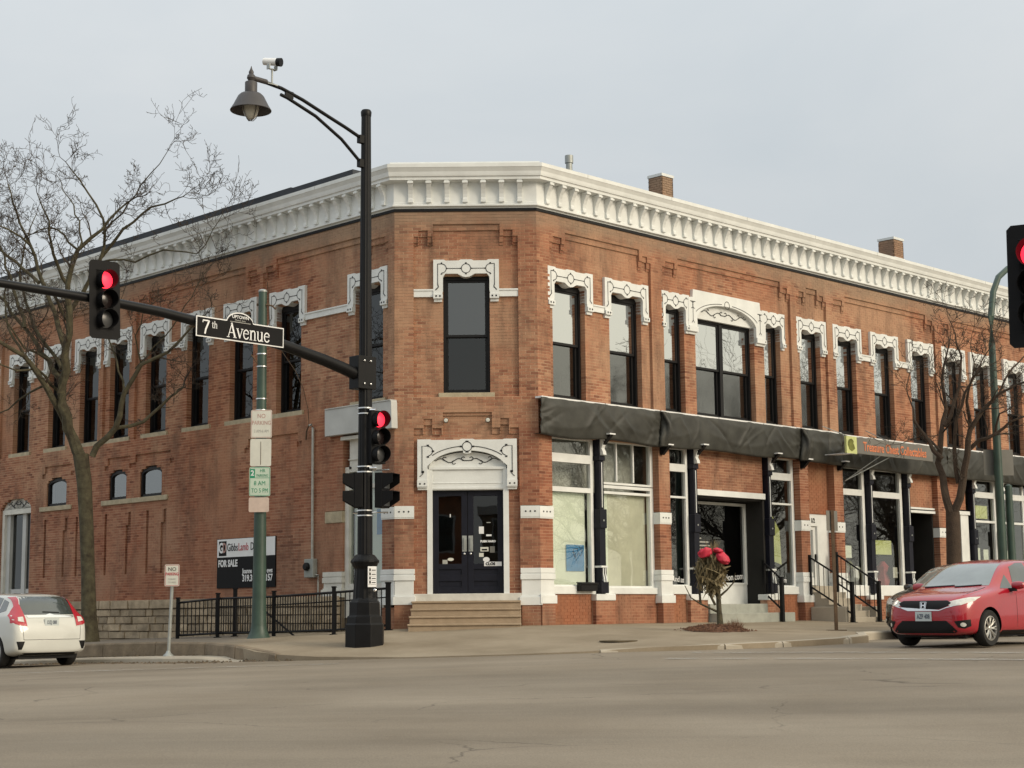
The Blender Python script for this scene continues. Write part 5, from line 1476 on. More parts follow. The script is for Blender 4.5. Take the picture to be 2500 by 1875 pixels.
# ------------------------------------------------------------------ FOR SALE board
FS = thing('for_sale_sign', tuple(FL.pt(5.5,.03,.93)), 'black and white FOR SALE board on the side street brick wall', 'sign')
k = MB(); k.box(4.30,6.70,.0,.03,.94,2.155); k.build('board', 'sign_black', FS, FL)
k = MB(); k.box(4.31,6.69,.030,.034,1.70,2.145); k.build('white_panel', 'sign_bright', FS, FL)
k = MB(); k.box(6.30,6.62,.034,.037,1.735,2.10); k.build('logo_square', 'sign_black', FS, FL)
text_obj('lettering', 'G', .34, 'sign_bright', FL.mat(6.52, .040, 1.92), FS, FS, weight=.012, sx=.8)
text_obj('lettering', 'D', .34, 'faded_red', FL.mat(6.38, .040, 1.92), FS, FS, weight=.008, sx=.6)
text_obj('lettering', 'Gibbs', .27, 'sign_black', FL.mat(6.27, .037, 1.93), FS, FS, align='LEFT', sx=.72)
text_obj('lettering', 'Lamb', .27, 'sign_red', FL.mat(5.80, .037, 1.93), FS, FS, align='LEFT', sx=.72)
text_obj('lettering', 'Drown', .27, 'sign_black', FL.mat(5.30, .037, 1.93), FS, FS, align='LEFT', sx=.72)
text_obj('lettering', 'FOR SALE', .23, 'sign_bright', FL.mat(6.64, .033, 1.54), FS, FS, align='LEFT', weight=.008, sx=.82)
text_obj('lettering', 'Joanne', .17, 'sign_bright', FL.mat(5.62, .033, 1.34), FS, FS, align='LEFT', weight=.003, sx=.85)
text_obj('lettering', 'ews', .17, 'sign_bright', FL.mat(4.40, .033, 1.34), FS, FS, align='RIGHT', weight=.003, sx=.85)
text_obj('lettering', '319.3', .22, 'sign_bright', FL.mat(5.62, .033, 1.165), FS, FS, align='LEFT', weight=.006, sx=.85)
text_obj('lettering', '157', .22, 'sign_bright', FL.mat(4.40, .033, 1.165), FS, FS, align='RIGHT', weight=.006, sx=.85)

# ------------------------------------------------------------------ meter, conduit and cable on the side wall
EM = thing('electric_meter', tuple(FL.pt(2.9,.02,1.1)), 'grey electric meter box with a conduit up the side street wall', 'electric meter')
k = MB(); k.box(2.72,3.06,0,.13,1.13,1.56); k.build('box', 'steel_grey_box', EM, FL, bevel=.015)
k = MB(); k.lathe([(.095,0),(.095,.06),(.07,.09)], 16, M=Matrix.Rotation(-math.pi/2,4,'X')); k.build('dial', 'trim_black', EM, FL, M=Matrix.Translation((2.93,.13,1.38)))
k = MB(); k.tube([(2.84,.06,1.56),(2.85,.06,4.62),(2.87,.09,4.70),(2.93,.10,4.68)], .03, 8); k.build('conduit', 'faded_grey', EM, FL, smooth=True)
k = MB(); k.tube([(2.74,.05,1.2),(2.62,.06,1.18),(2.60,.07,1.05),(2.60,.07,.5)], .02, 6); k.build('cable', 'faded_grey', EM, FL, smooth=True)
WCb = MB(); WCb.tube([(4.75,.02,8.4),(4.6,.05,7.3),(4.1,.05,6.6),(3.55,.05,6.05),(3.25,.05,5.6),(3.02,.07,5.05),(2.98,.08,4.75),(2.96,.10,4.68)], .010, 5); WCb.tube([(2.95,.1,4.7),(3.05,.09,4.55),(3.1,.07,4.35)], .02, 5)
o = WCb.build('wall_cable', 'rust_steel', None, FL, at=FL.pt(3, .05, 4.3)); tag(o, 'thin loose brown cable running down the side street bricks', 'cable')

# ------------------------------------------------------------------ areaway fence
def picket_fence(p0, p1, h0, h1, z0, z1, label, n, group, mid=False):
    t = thing('picket_fence_panel', (p0[0], p0[1], z0), label, 'fence', group)
    a = Vector((p0[0], p0[1], z0)); b = Vector((p1[0], p1[1], z1)); d = b-a
    for f in (.10, .915) + ((.72,) if mid else ()):
        k = MB(); k.tube([a+Vector((0,0,f*h0)), b+Vector((0,0,f*h1))], .026 if f != .72 else .014, 4); k.build('rail', 'pole_black', t)
    for i in range(n):
        q = a+d*((i+.5)/n); hh = h0+(h1-h0)*(i+.5)/n
        k = MB(); k.tube([q+Vector((0,0,.10*hh)), q+Vector((0,0,.915*hh))], .012, 4); k.build('picket', 'pole_black', t)
    return t
def fence_post(p, z, h, label, w=.04, group=None):
    t = thing('fence_post', (p[0], p[1], z), label, 'fence post', group)
    k = MB(); k.box(p[0]-w,p[0]+w,p[1]-w,p[1]+w,z,z+h-.02); k.build('shaft', 'pole_black', t)
    k = MB(); k.box(p[0]-w-.012,p[0]+w+.012,p[1]-w-.012,p[1]+w+.012,z+h-.03,z+h); k.build('cap', 'pole_black', t)
    k = MB(); k.box(p[0]-w-.04,p[0]+w+.04,p[1]-w-.04,p[1]+w+.04,z-.02,z+.012); k.build('foot', 'pole_black', t)
FP = [(-8.08,39.47),(-6.91,38.30),(-5.38,36.78),(-3.87,35.26),(-2.72,35.47)]
FH = [1.0,1.03,1.02,1.03,1.02]
FZ = [side_z(*p) for p in FP]
gp = 'black posts of the areaway fence'
for i, (p, z, h) in enumerate(zip(FP, FZ, FH)):
    fence_post(p, z, h, ['black fence post at the far end of the areaway by the stone foundation','black fence post between wide and narrow spaced pickets','black fence post behind the green sign pole','black corner post of the areaway fence beside the signal post base','thick black fence post against the white corner pilaster'][i], .055 if i == 4 else .04)
fence_post((-6.55,38.55), side_z(-6.55,38.55), 1.12, 'black gate post set back inside the areaway fence', .045)
picket_fence(FP[0], FP[1], FH[0]-.05, FH[1]-.05, FZ[0], FZ[1], 'wide spaced black picket panel before the stone foundation', 10, 'areaway fence panels')
picket_fence(FP[1], FP[2], FH[1]-.05, FH[2]-.05, FZ[1], FZ[2], 'close spaced black picket panel behind the green sign pole', 23, 'areaway fence panels', True)
picket_fence(FP[2], FP[3], FH[2]-.05, FH[3]-.05, FZ[2], FZ[3], 'close spaced black picket panel left of the signal post', 23, 'areaway fence panels', True)
picket_fence(FP[3], FP[4], FH[3]-.05, FH[4]-.05, FZ[3], FZ[4], 'short black picket panel returning to the corner pilaster behind the signal post', 12, 'areaway fence panels', True)
HR = thing('stair_handrail', (-5.6,37.4,-.3), 'sloping black handrail going down inside the areaway fence', 'handrail')
k = MB(); k.tube([(-5.85,37.35,.52),(-4.75,36.35,-.28)], .022, 6); k.build('rail', 'pole_black', HR)
k = MB(); k.tube([(-5.85,37.35,.52),(-5.85,37.35,-.3)], .018, 6); k.build('post', 'pole_black', HR)

# ------------------------------------------------------------------ step railings on the avenue
def step_rail(u, o0, o1, z0t, z1t, z0b, z1b, label, n=7):
    t = thing('step_railing', tuple(FR.pt(u,o1,z1b)), label, 'railing')
    for o_, zt, zb, r_ in ((o0, z0t, z0b, .035), (o1, z1t, z1b, .045)):
        k = MB(); k.box(u-r_,u+r_,o_-r_,o_+r_,zb,zt+.03); k.build('post', 'pole_black', t, FR)
    k = MB(); k.box(u-.08,u+.08,o1-.08,o1+.08,z1b-.01,z1b+.015); k.build('foot', 'pole_black', t, FR)
    for dz in (-.03, -.80):
        k = MB(); k.tube([(u,o0,z0t+dz),(u,o1,z1t+dz)], .024, 6); k.build('rail', 'pole_black', t, FR)
    for i in range(1, n+1):
        f = i/(n+1); o_ = o0+(o1-o0)*f; z = z0t+(z1t-z0t)*f
        k = MB(); k.tube([(u,o_,z-.80),(u,o_,z-.03)], .010, 5); k.build('baluster', 'pole_black', t, FR)
step_rail(8.36, -.12, .42, 1.52, 1.08, .44, -.03, 'short black railing at the right of the grey concrete steps', 4)
step_rail(10.2, .02, 1.3, 1.68, .95, .60, -.06, 'black railing on the left of the stair door steps', 8)
step_rail(11.45, .02, 1.3, 1.78, .98, .60, -.06, 'black railing on the right of the stair door steps', 8)

# ------------------------------------------------------------------ traffic signal heads
def signal_head(name, at, nrm, label, group=None, n=3, lit=0, backplate=True, sec=.345, housing='signal_black', roll=0.0):
    """vertical signal; local x right of face, y out of face, z up; at is the centre of the face"""
    t = thing(name, at, label, 'traffic signal', group)
    N_ = Vector((nrm[0], nrm[1], 0)).normalized()
    X_ = Vector((-N_.y, N_.x, 0))
    Mx = Matrix(((X_.x,N_.x,0,0),(X_.y,N_.y,0,0),(0,0,1,0),(0,0,0,1)))
    Mx = Matrix.Translation(at) @ Mx @ Matrix.Rotation(roll, 4, 'Y')
    H = sec*n
    if backplate:
        w, h = .30, H/2+.17
        k = MB(); k.prism([(-w+.05,-h),(w-.05,-h),(w,-h+.05),(w,h-.05),(w-.05,h),(-w+.05,h),(-w,h-.05),(-w,-h+.05)], -.012, 0, 'y'); k.build('backplate', housing, t, M=Mx)
    k = MB(); k.box(-.175,.175,-.20,.0,-H/2,H/2)
    for i in range(n+1): k.box(-.18,.18,-.205,.006,-H/2+i*sec-.008,-H/2+i*sec+.008)
    k.build('housing', housing, t, M=Mx, bevel=.015)
    for i in range(n):
        zc = H/2-sec*(i+.5)
        RX = Matrix.Translation((0,0,zc)) @ Matrix.Rotation(-math.pi/2, 4, 'X')
        k = MB(); k.lathe([(.150,.0),(.150,.010),(.11,.028),(.05,.040),(.005,.043)], 24)
        ln = k.build('lens', 'red_light' if i == lit else ('lens_dark' if i == 1 else 'lens_grey'), t, M=Mx @ RX, smooth=True)
        # tunnel visor, open at the foot
        V = []; F = []; m = 22
        for q in range(m+1):
            a = math.radians(-62+304*q/m)
            lenq = .30 if True else .2
            lenq = .19-.06*max(0, -math.sin(a))
            V += [(.162*math.cos(a), 0, zc+.162*math.sin(a)), (.168*math.cos(a), lenq, zc+.168*math.sin(a)), (.156*math.cos(a), 0, zc+.156*math.sin(a)), (.162*math.cos(a), lenq, zc+.162*math.sin(a))]
        for q in range(m):
            b = 4*q; F += [(b,b+1,b+5,b+4),(b+2,b+6,b+7,b+3),(b+1,b+3,b+7,b+5)]
        k = MB(); k.add(V, F); k.build('visor', housing, t, M=Mx)
    return t, Mx

# ------------------------------------------------------------------ the big black signal and lamp post
PX, PYp = -2.92, 32.1; PZ = side_z(PX, PYp)-.01
ARMF = Frame((PX, PYp), (-S2, -S2), (S2, -S2))
SP = thing('signal_post', (PX, PYp, PZ), 'tall black fluted traffic signal post with curved lamp arm and long mast arm', 'signal post')
def fluted(mb, prof, n=16, depth=.06):
    V = []; F = []; m = n*2
    for r, z in prof:
        for k in range(m):
            a = 2*math.pi*k/m; rr_ = r*(1-(depth if k % 2 else 0)); V.append((PX+rr_*math.cos(a), PYp+rr_*math.sin(a), z))
    for i in range(len(prof)-1):
        for k in range(m): F.append((i*m+k, i*m+(k+1) % m, (i+1)*m+(k+1) % m, (i+1)*m+k))
    mb.add(V, F)
k = MB(); fluted(k, [(.150,1.35),(.145,3.0),(.118,7.0),(.098,10.36)]); k.build('shaft', 'pole_black', SP)
k = MB(); k.lathe([(.104,10.33),(.108,10.36),(.112,10.42),(.09,10.46),(.02,10.475)], 20, (PX,PYp,0)); k.build('cap', 'pole_black', SP, smooth=True)
k = MB()
def octp(r, z): return [(PX+r*math.cos(math.radians(22.5+45*i)), PYp+r*math.sin(math.radians(22.5+45*i)), z) for i in range(8)]
prof = [(.395,PZ-.05),(.395,.085),(.37,.10),(.36,.235),(.325,.25),(.32,.27),(.31,.51),(.275,.54),(.235,.60)]
V = []; F = []
for r, z in prof: V += octp(r, z)
for i in range(len(prof)-1):
    for j in range(8): F.append((i*8+j, i*8+(j+1) % 8, (i+1)*8+(j+1) % 8, (i+1)*8+j))
k.add(V, F); k.build('base', 'pole_black', SP, bevel=.012)
k = MB(); fluted(k, [(.235,.58),(.225,.75),(.20,1.12),(.20,1.17)], 16, .04); k.lathe([(.205,1.16),(.245,1.22),(.265,1.29),(.26,1.34),(.215,1.40),(.185,1.43),(.155,1.44)], 24, (PX,PYp,0)); k.build('pedestal', 'pole_black', SP)
k = MB(); k.lathe([(.268,1.265),(.282,1.285),(.282,1.315),(.268,1.335)], 16, (PX,PYp,0)); k.build('collar_ring', 'pole_black', SP)
# concrete pad is part of the walk; clamp plate of the arm
k = MB(); k.box(-.16,.30,-.15,.15,4.70,5.36); k.build('arm_clamp', 'pole_black', SP, ARMF, bevel=.01)
k = MB()
for z in (4.80,5.26):
    for o_ in (-.10,.10): k.lathe([(.02,0),(.02,.03),(.008,.035)], 8, M=Matrix.Rotation(-math.pi/2,4,'X'), c=(0.0,.15,z)) if o_ > 0 else k.lathe([(.02,0),(.02,.03),(.008,.035)], 8, M=Matrix.Rotation(-math.pi/2,4,'X'), c=(.16,.15,z))
tag(k.build('bolts', 'bright_metal', SP, ARMF), kind='stuff')
AP = [(.15,4.97),(.6,5.09),(1.07,5.20),(2.02,5.38),(3.1,5.52),(4.12,5.62),(4.8,5.69),(5.55,5.73),(6.32,5.76),(7.9,5.79),(10.2,5.80)]
k = MB(); k.tube([(t,0,z) for t, z in AP], [.125,.12,.115,.108,.10,.093,.088,.083,.079,.070,.06], 14); k.build('mast_arm', 'pole_black', SP, ARMF, smooth=True)
LU = [(.05,9.80),(.17,9.86),(.55,9.99),(.98,10.12),(1.62,10.32),(2.14,10.44),(2.72,10.49)]
LL = [(.05,9.28),(.17,9.36),(.64,9.72),(1.30,10.06),(2.00,10.28),(2.16,10.31)]
k = MB(); k.tube([(t,0,z) for t, z in LU], .036, 10); k.build('lamp_arm', 'pole_black', SP, ARMF, smooth=True)
k = MB(); k.tube([(t,0,z) for t, z in LL], .034, 10); k.build('lamp_arm_stay', 'pole_black', SP, ARMF, smooth=True)
for b6 in ((1.86,2.05,-.02,.02,10.28,10.42),(.04,.2,-.05,.05,9.74,9.90),(.04,.2,-.05,.05,9.24,9.40)):
    k = MB(); k.box(*b6); k.build('gusset', 'pole_black', SP, ARMF)
lp = ARMF.pt(2.86, 0, 0)
k = MB(); k.lathe([(.045,10.40),(.06,10.44),(.085,10.48),(.075,10.53),(.045,10.56),(.05,10.60),(.02,10.66),(.004,10.72)], 14, (lp.x,lp.y,0)); k.tube([ARMF.pt(2.5,0,10.485), ARMF.pt(2.86,0,10.49)], .05, 10); k.build('finial', 'lamp_shade', SP, smooth=True)
k = MB(); k.lathe([(.11,10.40),(.118,10.39),(.118,10.18),(.20,10.16),(.25,10.11),(.34,9.93),(.395,9.84),(.392,9.83),(.33,9.93),(.24,10.08),(.12,10.12)], 28, (lp.x,lp.y,0)); shd = k.build('lamp_shade', 'lamp_shade', SP, smooth=True)
k = MB(); k.lathe([(.165,10.08),(.165,9.95),(.155,9.85),(.12,9.74),(.06,9.67),(.01,9.655)], 20, (lp.x,lp.y,0)); k.build('lamp_globe', 'lamp_globe', SP, smooth=True)
k = MB()
for i in range(4):
    a = math.pi/4+math.pi/2*i
    k.tube([(lp.x+r*math.cos(a), lp.y+r*math.sin(a), z) for r, z in ((.185,10.08),(.185,9.93),(.165,9.82),(.125,9.71),(.06,9.645),(0,9.635))], .008, 5)
k.tube([(lp.x+.19*math.cos(6.283*i/20), lp.y+.19*math.sin(6.283*i/20), 9.90) for i in range(21)], .008, 5)
k.build('wire_guard', 'lamp_shade', SP)
# camera on the lamp arm
CC = thing('traffic_camera', tuple(ARMF.pt(2.37,0,10.5)), 'white traffic camera on a short post above the lamp arm', 'camera')
k = MB(); k.tube([(2.37,0,10.47),(2.37,0,10.78)], .02, 8); k.box(2.25,2.49,-.035,.035,10.455,10.475); k.box(2.28,2.46,-.02,.02,10.76,10.78); k.box(2.275,2.29,-.05,.05,10.76,10.86); k.box(2.45,2.465,-.05,.05,10.76,10.86); k.build('mount', 'galvanised', CC, ARMF)
cd = (Vector((1,-.35,-.18))).normalized(); c0_ = ARMF.pt(2.37,0,10.92)
k = MB(); k.tube([c0_-cd*.19, c0_-cd*.18, c0_+cd*.13], [.05,.07,.075], 14); k.build('body', 'sign_bright', CC, smooth=True)
k = MB(); k.tube([c0_+cd*.11, c0_+cd*.20], [.08,.085], 14); k.build('hood', 'trim_black', CC, smooth=True)
# clamps for the low signals
for z, r_ in ((4.33,.145),(4.22,.145),(3.165,.155),(3.06,.155),(2.30,.155),(2.20,.155)):
    k = MB(); k.lathe([(r_,z-.012),(r_+.012,z-.012),(r_+.012,z+.012),(r_,z+.012)], 20, (PX,PYp,0)); k.build('band_clamp', 'bright_metal', SP)
k = MB(); k.tube([(PX+.1,PYp-.12,4.28),(PX+.22,PYp-.14,4.28)], .03, 8); k.build('signal_bracket', 'bright_metal', SP)
k = MB(); k.tube([(PX+.1,PYp-.12,3.13),(PX+.24,PYp-.14,3.13)], .03, 8); k.build('signal_bracket', 'bright_metal', SP)
k = MB(); k.tube([(PX+.14,PYp-.05,3.09),(PX+.48,PYp-.06,3.10)], .015, 6); k.build('signal_bracket', 'bright_metal', SP)
k = MB(); k.tube([(PX+.14,PYp-.05,2.26),(PX+.46,PYp-.06,2.26)], .015, 6); k.build('signal_bracket', 'bright_metal', SP)
k = MB(); k.tube([(PX-.14,PYp,2.25),(PX-.24,PYp,2.26)], .02, 6); k.build('signal_bracket', 'bright_metal', SP)
gA = None
signal_head('traffic_signal', tuple(Vector((PX+.27, PYp-.10, 3.745))), (.66,-.75), 'black three lamp signal on the side of the black post, red lit', lit=0, backplate=False)
ah = ARMF.pt(5.98, .13, 5.74)
signal_head('traffic_signal', (ah.x, ah.y, 5.735), (S2,-S2), 'black backplate signal on the mast arm left of the street name sign, red lit', lit=0, roll=-.035)
# pedestrian signals
def ped_signal(at, nrm, label):
    t = thing('pedestrian_signal', at, label, 'pedestrian signal')
    N_ = Vector((nrm[0], nrm[1], 0)).normalized(); X_ = Vector((-N_.y, N_.x, 0))
    Mx = Matrix.Translation(at) @ Matrix(((X_.x,N_.x,0,0),(X_.y,N_.y,0,0),(0,0,1,0),(0,0,0,1)))
    k = MB(); k.box(-.175,.175,-.17,0,-.345,.345); k.build('housing', 'signal_black', t, M=Mx, bevel=.015)
    for zc in (.172,-.172):
        k = MB(); k.box(-.14,.14,.0,.012,zc-.13,zc+.13); k.build('lens', 'lens_grey', t, M=Mx)
        k = MB(); b = .22
        k.prism([(-.165,zc+.155),(.165,zc+.155),(.165,zc+.145),(-.165,zc+.145)], 0, b, 'y')
        for sx in (-1, 1): k.prism([(0,zc-.15),(0,zc+.155),(b,zc+.155),(b,zc-.02),(b-.06,zc-.06)], sx*.165-.005, sx*.165+.005, 'x')
        k.build('visor', 'signal_black', t, M=Mx)
    return t
ped_signal((PX-.22, PYp-.02, 2.70), (-.97,-.12), 'black pedestrian signal on the left side of the black post')
ped_signal((PX+.42, PYp-.08, 2.69), (.93,-.36), 'black pedestrian signal on the right side of the black post')
BP = thing('button_sign', (PX+.17,PYp-.28,.8), 'small white pedestrian push button sign on the black post pedestal', 'sign')
k = MB(); k.box(-.09,.09,-.005,.005,-.20,.20); MB_M = Matrix.Translation((PX+.165,PYp-.262,1.0)) @ Matrix.Rotation(.42,4,'Z'); k.build('plate', 'sign_bright', BP, M=MB_M, bevel=.004)
k = MB()
for i, z in enumerate((.13,.05,-.03,-.11)): k.box(-.06,-.03,-.009,-.005,z-.02,z+.03); k.box(-.01,.07,-.009,-.005,z-.01,z+.005); k.box(-.075,.075,-.008,-.005,z-.04,z-.036)
k.build('print', 'sign_black', BP, M=MB_M)
k = MB(); k.lathe([(.03,0),(.03,.05),(.015,.06)], 10, M=Matrix.Rotation(math.pi/2,4,'X')); k.build('button', 'bright_metal', BP, M=Matrix.Translation((PX+.22,PYp-.24,.74)))

# ------------------------------------------------------------------ street name sign
SN = thing('street_name_sign', tuple(ARMF.pt(3.13,.13,5.3)), 'black 7th Avenue street name sign with white border on the mast arm', 'street sign')
def signm(t, o_, z):      # reading matrix on the arm plane, X from left (far along arm) to right
    p = ARMF.pt(t, o_, z); return Matrix(((S2,-S2,0,p.x),(S2,S2,0,p.y),(0,0,1,p.z),(0,0,0,1)))
SM = signm(3.125, .14, 5.495) @ Matrix.Rotation(math.radians(.4), 4, 'Y')
w, h = .985, .19
outl = [(-w,-h),(w,-h),(w,h),(.30,h)]+[(q[0]-.02, q[1]) for q in arc(0, h-.02, .30, 8, 172, 14, rz=.19)]+[(-.34,h),(-w,h)]
k = MB(); k.prism(outl, -.008, .0, 'y'); k.build('plate', 'sign_bright', SN, M=SM)
def inset(P, d):
    c = [(x*(1-d/abs(w)), z) for x, z in P]; return [(x, z-d if z > 0 else z+d) for x, z in c]
k = MB(); k.prism(inset(outl, .022), -.014, -.007, 'y'); k.build('black_field', 'sign_black', SN, M=SM)
# serif lettering drawn stroke by stroke
GL = {'7':([((0,.96),(.52,.96),(.50,.90),(.22,0))],[.0],.56),}
def glyphs(mb, s_, x, z, H, y0, y1):
    """simple serif roman letters"""
    T, t = .105*H, .05*H
    def st(p, w_): mb.ribbon([(x+a*H, z+b*H) for a, b in p], w_, y0, y1)
    for ch in s_:
        if ch == '7': st([(.02,.80),(.02,.95),(.55,.95)], T*.9); st([(.54,.97),(.42,.68),(.26,.32),(.20,0)], T*1.25); adv = .62
        elif ch == 'A': st([(.08,0),(.36,.97)], t*1.1); st([(.34,1.0),(.64,0)], T*1.2); st([(.18,.33),(.52,.33)], t); st([(-.02,.02),(.19,.02)], t); st([(.50,.02),(.76,.02)], t); adv = .76
        elif ch == 'v': st([(.05,.66),(.27,.02)], T); st([(.25,.02),(.46,.66)], t); st([(-.03,.65),(.16,.65)], t); st([(.36,.65),(.54,.65)], t); adv = .52
        elif ch == 'e': st([(q[0], q[1]) for q in arc(.26,.33,.21,20,330,14,rz=.31)], T*.8); st([(.08,.38),(.46,.38)], t); adv = .55
        elif ch == 'n': st([(.10,0),(.10,.66)], T); st([(.12,.5),(.22,.64),(.36,.64),(.43,.52),(.43,0)], T*.85); st([(0,.02),(.21,.02)], t); st([(.33,.02),(.54,.02)], t); st([(0,.64),(.12,.64)], t); adv = .58
        elif ch == 'u': st([(.10,.66),(.10,.16),(.17,.02),(.30,.02),(.41,.16)], T*.85); st([(.43,.66),(.43,0)], T); st([(0,.64),(.12,.64)], t); st([(.33,.64),(.45,.64)], t); st([(.43,.02),(.55,.02)], t); adv = .59
        elif ch == 't': st([(.14,.85),(.14,.10),(.22,.02),(.32,.06)], T); st([(.0,.62),(.32,.62)], t*1.3); adv = .38
        elif ch == 'h': st([(.10,0),(.10,1.0)], T); st([(.12,.5),(.22,.64),(.36,.64),(.43,.52),(.43,0)], T*.85); st([(0,.02),(.21,.02)], t); st([(.33,.02),(.54,.02)], t); st([(0,.98),(.12,.98)], t); adv = .60
        else: adv = .35
        x += adv*H
    return x
k = MB()
for s_, x_, z_, h_ in (('7', -.85, -.13, .26), ('th', -.65, -.005, .13), ('Avenue', -.31, -.13, .275)):
    k = MB(); glyphs(k, s_, x_, z_, h_, -.013, -.019); tag(k.build('lettering', 'sign_bright', SN, M=SM), kind='stuff')
text_obj('lettering', 'UPTOWN', .085, 'sign_bright', SM @ Matrix.Translation((-.02,-.016,.265)), SN, SN, sx=1.0, weight=.001)
text_obj('lettering', 'Marion, Iowa', .045, 'faded_grey', SM @ Matrix.Translation((-.02,-.016,.205)), SN, SN)
k = MB(); k.box(-.25,.21,-.018,-.013,.165,.175); k.build('rule', 'faded_grey', SN, M=SM)
k = MB(); k.tube([ARMF.pt(3.6,.14,5.45), ARMF.pt(3.6,0,5.50)], .02, 6); k.tube([ARMF.pt(2.6,.14,5.42), ARMF.pt(2.6,0,5.45)], .02, 6); k.build('bracket', 'pole_black', SN)

# ------------------------------------------------------------------ green steel pole with parking signs
GX, GY = -5.53, 35.6; GZ = side_z(GX, GY)-.02
GPo = thing('sign_pole', (GX, GY, GZ), 'tapered green steel pole carrying parking signs before the fence', 'pole')
k = MB(); k.lathe([(.27,GZ),(.25,GZ+.03),(.19,GZ+.16),(.165,GZ+.30),(.150,GZ+.9),(.118,4.0),(.092,7.4),(.092,7.41)], 18, (GX,GY,0)); k.build('shaft', 'green_steel', GPo, smooth=True)
k = MB(); k.lathe([(.10,7.40),(.10,7.43),(.07,7.46),(.01,7.47)], 14, (GX,GY,0)); k.build('cap', 'galvanised', GPo, smooth=True)
k = MB()
for z, r_ in ((6.0,.108),(5.72,.110),(5.0,.114),(4.75,.116)): k.lathe([(r_,z-.012),(r_+.012,z-.012),(r_+.012,z+.012),(r_,z+.012)], 16, (GX,GY,0))
k.build('strap', 'bright_metal', GPo)
k = MB(); k.tube([(GX-.09,GY-.05,5.78),(GX-.22,GY-.08,5.98)], .015, 5); k.tube([(GX+.08,GY-.05,7.1),(GX+.22,GY-.06,7.08),(GX+.30,GY-.05,7.0)], .02, 5); k.tube([(GX-.13,GY,7.12),(GX+.15,GY,7.12)], .03, 6); k.build('hook', 'rust_steel', GPo)
def plate_sign(name, cx, cz, w, h, face, label, y=GY-.165, cxw=GX, border=None, rz=.04, r=.035):
    t = thing(name, (cxw+cx, y, cz-h/2), label, 'sign')
    Mx = Matrix.Translation((cxw+cx, y, cz)) @ Matrix.Rotation(rz, 4, 'Z')
    def rr(w_, h_, r_): return [q for (sx, sz, a) in ((1,1,0),(-1,1,90),(-1,-1,180),(1,-1,270)) for q in arc(sx*(w_/2-r_), sz*(h_/2-r_), r_, a, a+90, 4)]
    k = MB(); k.prism(rr(w, h, r), -.004, .0, 'y'); k.build('plate', face, t, M=Mx)
    if border:
        k = MB(); P = rr(w-.03, h-.03, r*.8); k.ribbon(P, .010, -.0040, -.0055, closed=True); k.build('border', border, t, M=Mx)
    return t, Mx
def tx(t, Mx, s_, size, m, x, z, **kw): return text_obj('lettering', s_, size, m, Mx @ Matrix.Translation((x,-.006,z)), t, t, ext=.0015, **kw)
t, Mx = plate_sign('parking_sign', .03, 4.43, .457, .615, 'sign_white', 'white NO PARKING 2 AM-6 AM sign, topmost on the green pole', border='faded_red')
tx(t, Mx, 'NO', .135, 'faded_red', 0, .17, sx=.85); tx(t, Mx, 'PARKING', .125, 'faded_red', 0, .02, sx=.80); tx(t, Mx, '2 AM-6 AM', .095, 'faded_grey', 0, -.16, sx=.72)
t, Mx = plate_sign('parking_sign', .022, 3.80, .457, .60, 'sign_white', 'faded blank white sign with a rust streak, second on the green pole')
k = MB(); k.box(-.006,.006,-.007,-.004,-.27,.24); k.build('rust_streak', 'rust_steel', t, M=Mx)
t, Mx = plate_sign('parking_sign', .008, 3.165, .457, .635, 'sign_green_white', 'white and green 2 HR PARKING sign on the green pole', border='sign_green')
k = MB(); k.box(-.215,-.105,-.0065,-.004,.085,.275); k.build('green_square', 'sign_green', t, M=Mx)
k = MB(); k.box(-.21,.21,-.0065,-.004,.075,.085); k.build('rule', 'sign_green', t, M=Mx)
tx(t, Mx, '2', .16, 'sign_bright', -.16, .18, weight=.003); tx(t, Mx, 'HR', .10, 'sign_green', .06, .235, sx=.9); tx(t, Mx, 'PARKING', .085, 'sign_green', .055, .13, sx=.72)
tx(t, Mx, '8 AM', .135, 'sign_green', 0, -.04, sx=.85); tx(t, Mx, 'TO 5 PM', .135, 'sign_green', 0, -.20, sx=.72)
t, Mx = plate_sign('parking_sign', -.005, 2.66, .44, .32, 'sign_pink', 'blank faded pinkish plate, lowest on the green pole')
# low no parking sign at the kerb
NX, NY = -7.19, 34.4; NZ = min(side_z(*LP(2.1,4.0))-.25, road_z(*LP(2.1,5.2))+.11)
NP = thing('sign_post', (NX,NY,NZ), 'thin grey post of the low no parking sign at the kerb', 'post')
k = MB(); k.tube([(NX-.035,NY,NZ-.05),(NX+.03,NY,1.30)], .035, 8); k.build('shaft', 'galvanised', NP, smooth=True)
k = MB(); k.lathe([(.12,NZ-.02),(.11,NZ+.03),(.06,NZ+.07),(.04,NZ+.12)], 12, (NX-.035,NY,0)); k.build('foot', 'galvanised', NP, smooth=True)
t, Mx = plate_sign('no_parking_sign', .02, 1.125, .305, .457, 'sign_white', 'small white NO PARKING sign with red border on the thin grey post', y=NY-.045, cxw=NX, border='sign_red', rz=.1)
tx(t, Mx, 'NO', .11, 'sign_black', 0, .125); tx(t, Mx, 'PARKING', .085, 'sign_red', 0, .025, sx=.75, weight=.002); tx(t, Mx, 'CORNER', .045, 'faded_grey', 0, -.08, sx=.9); tx(t, Mx, 'TO HERE', .045, 'faded_grey', 0, -.145, sx=.9)

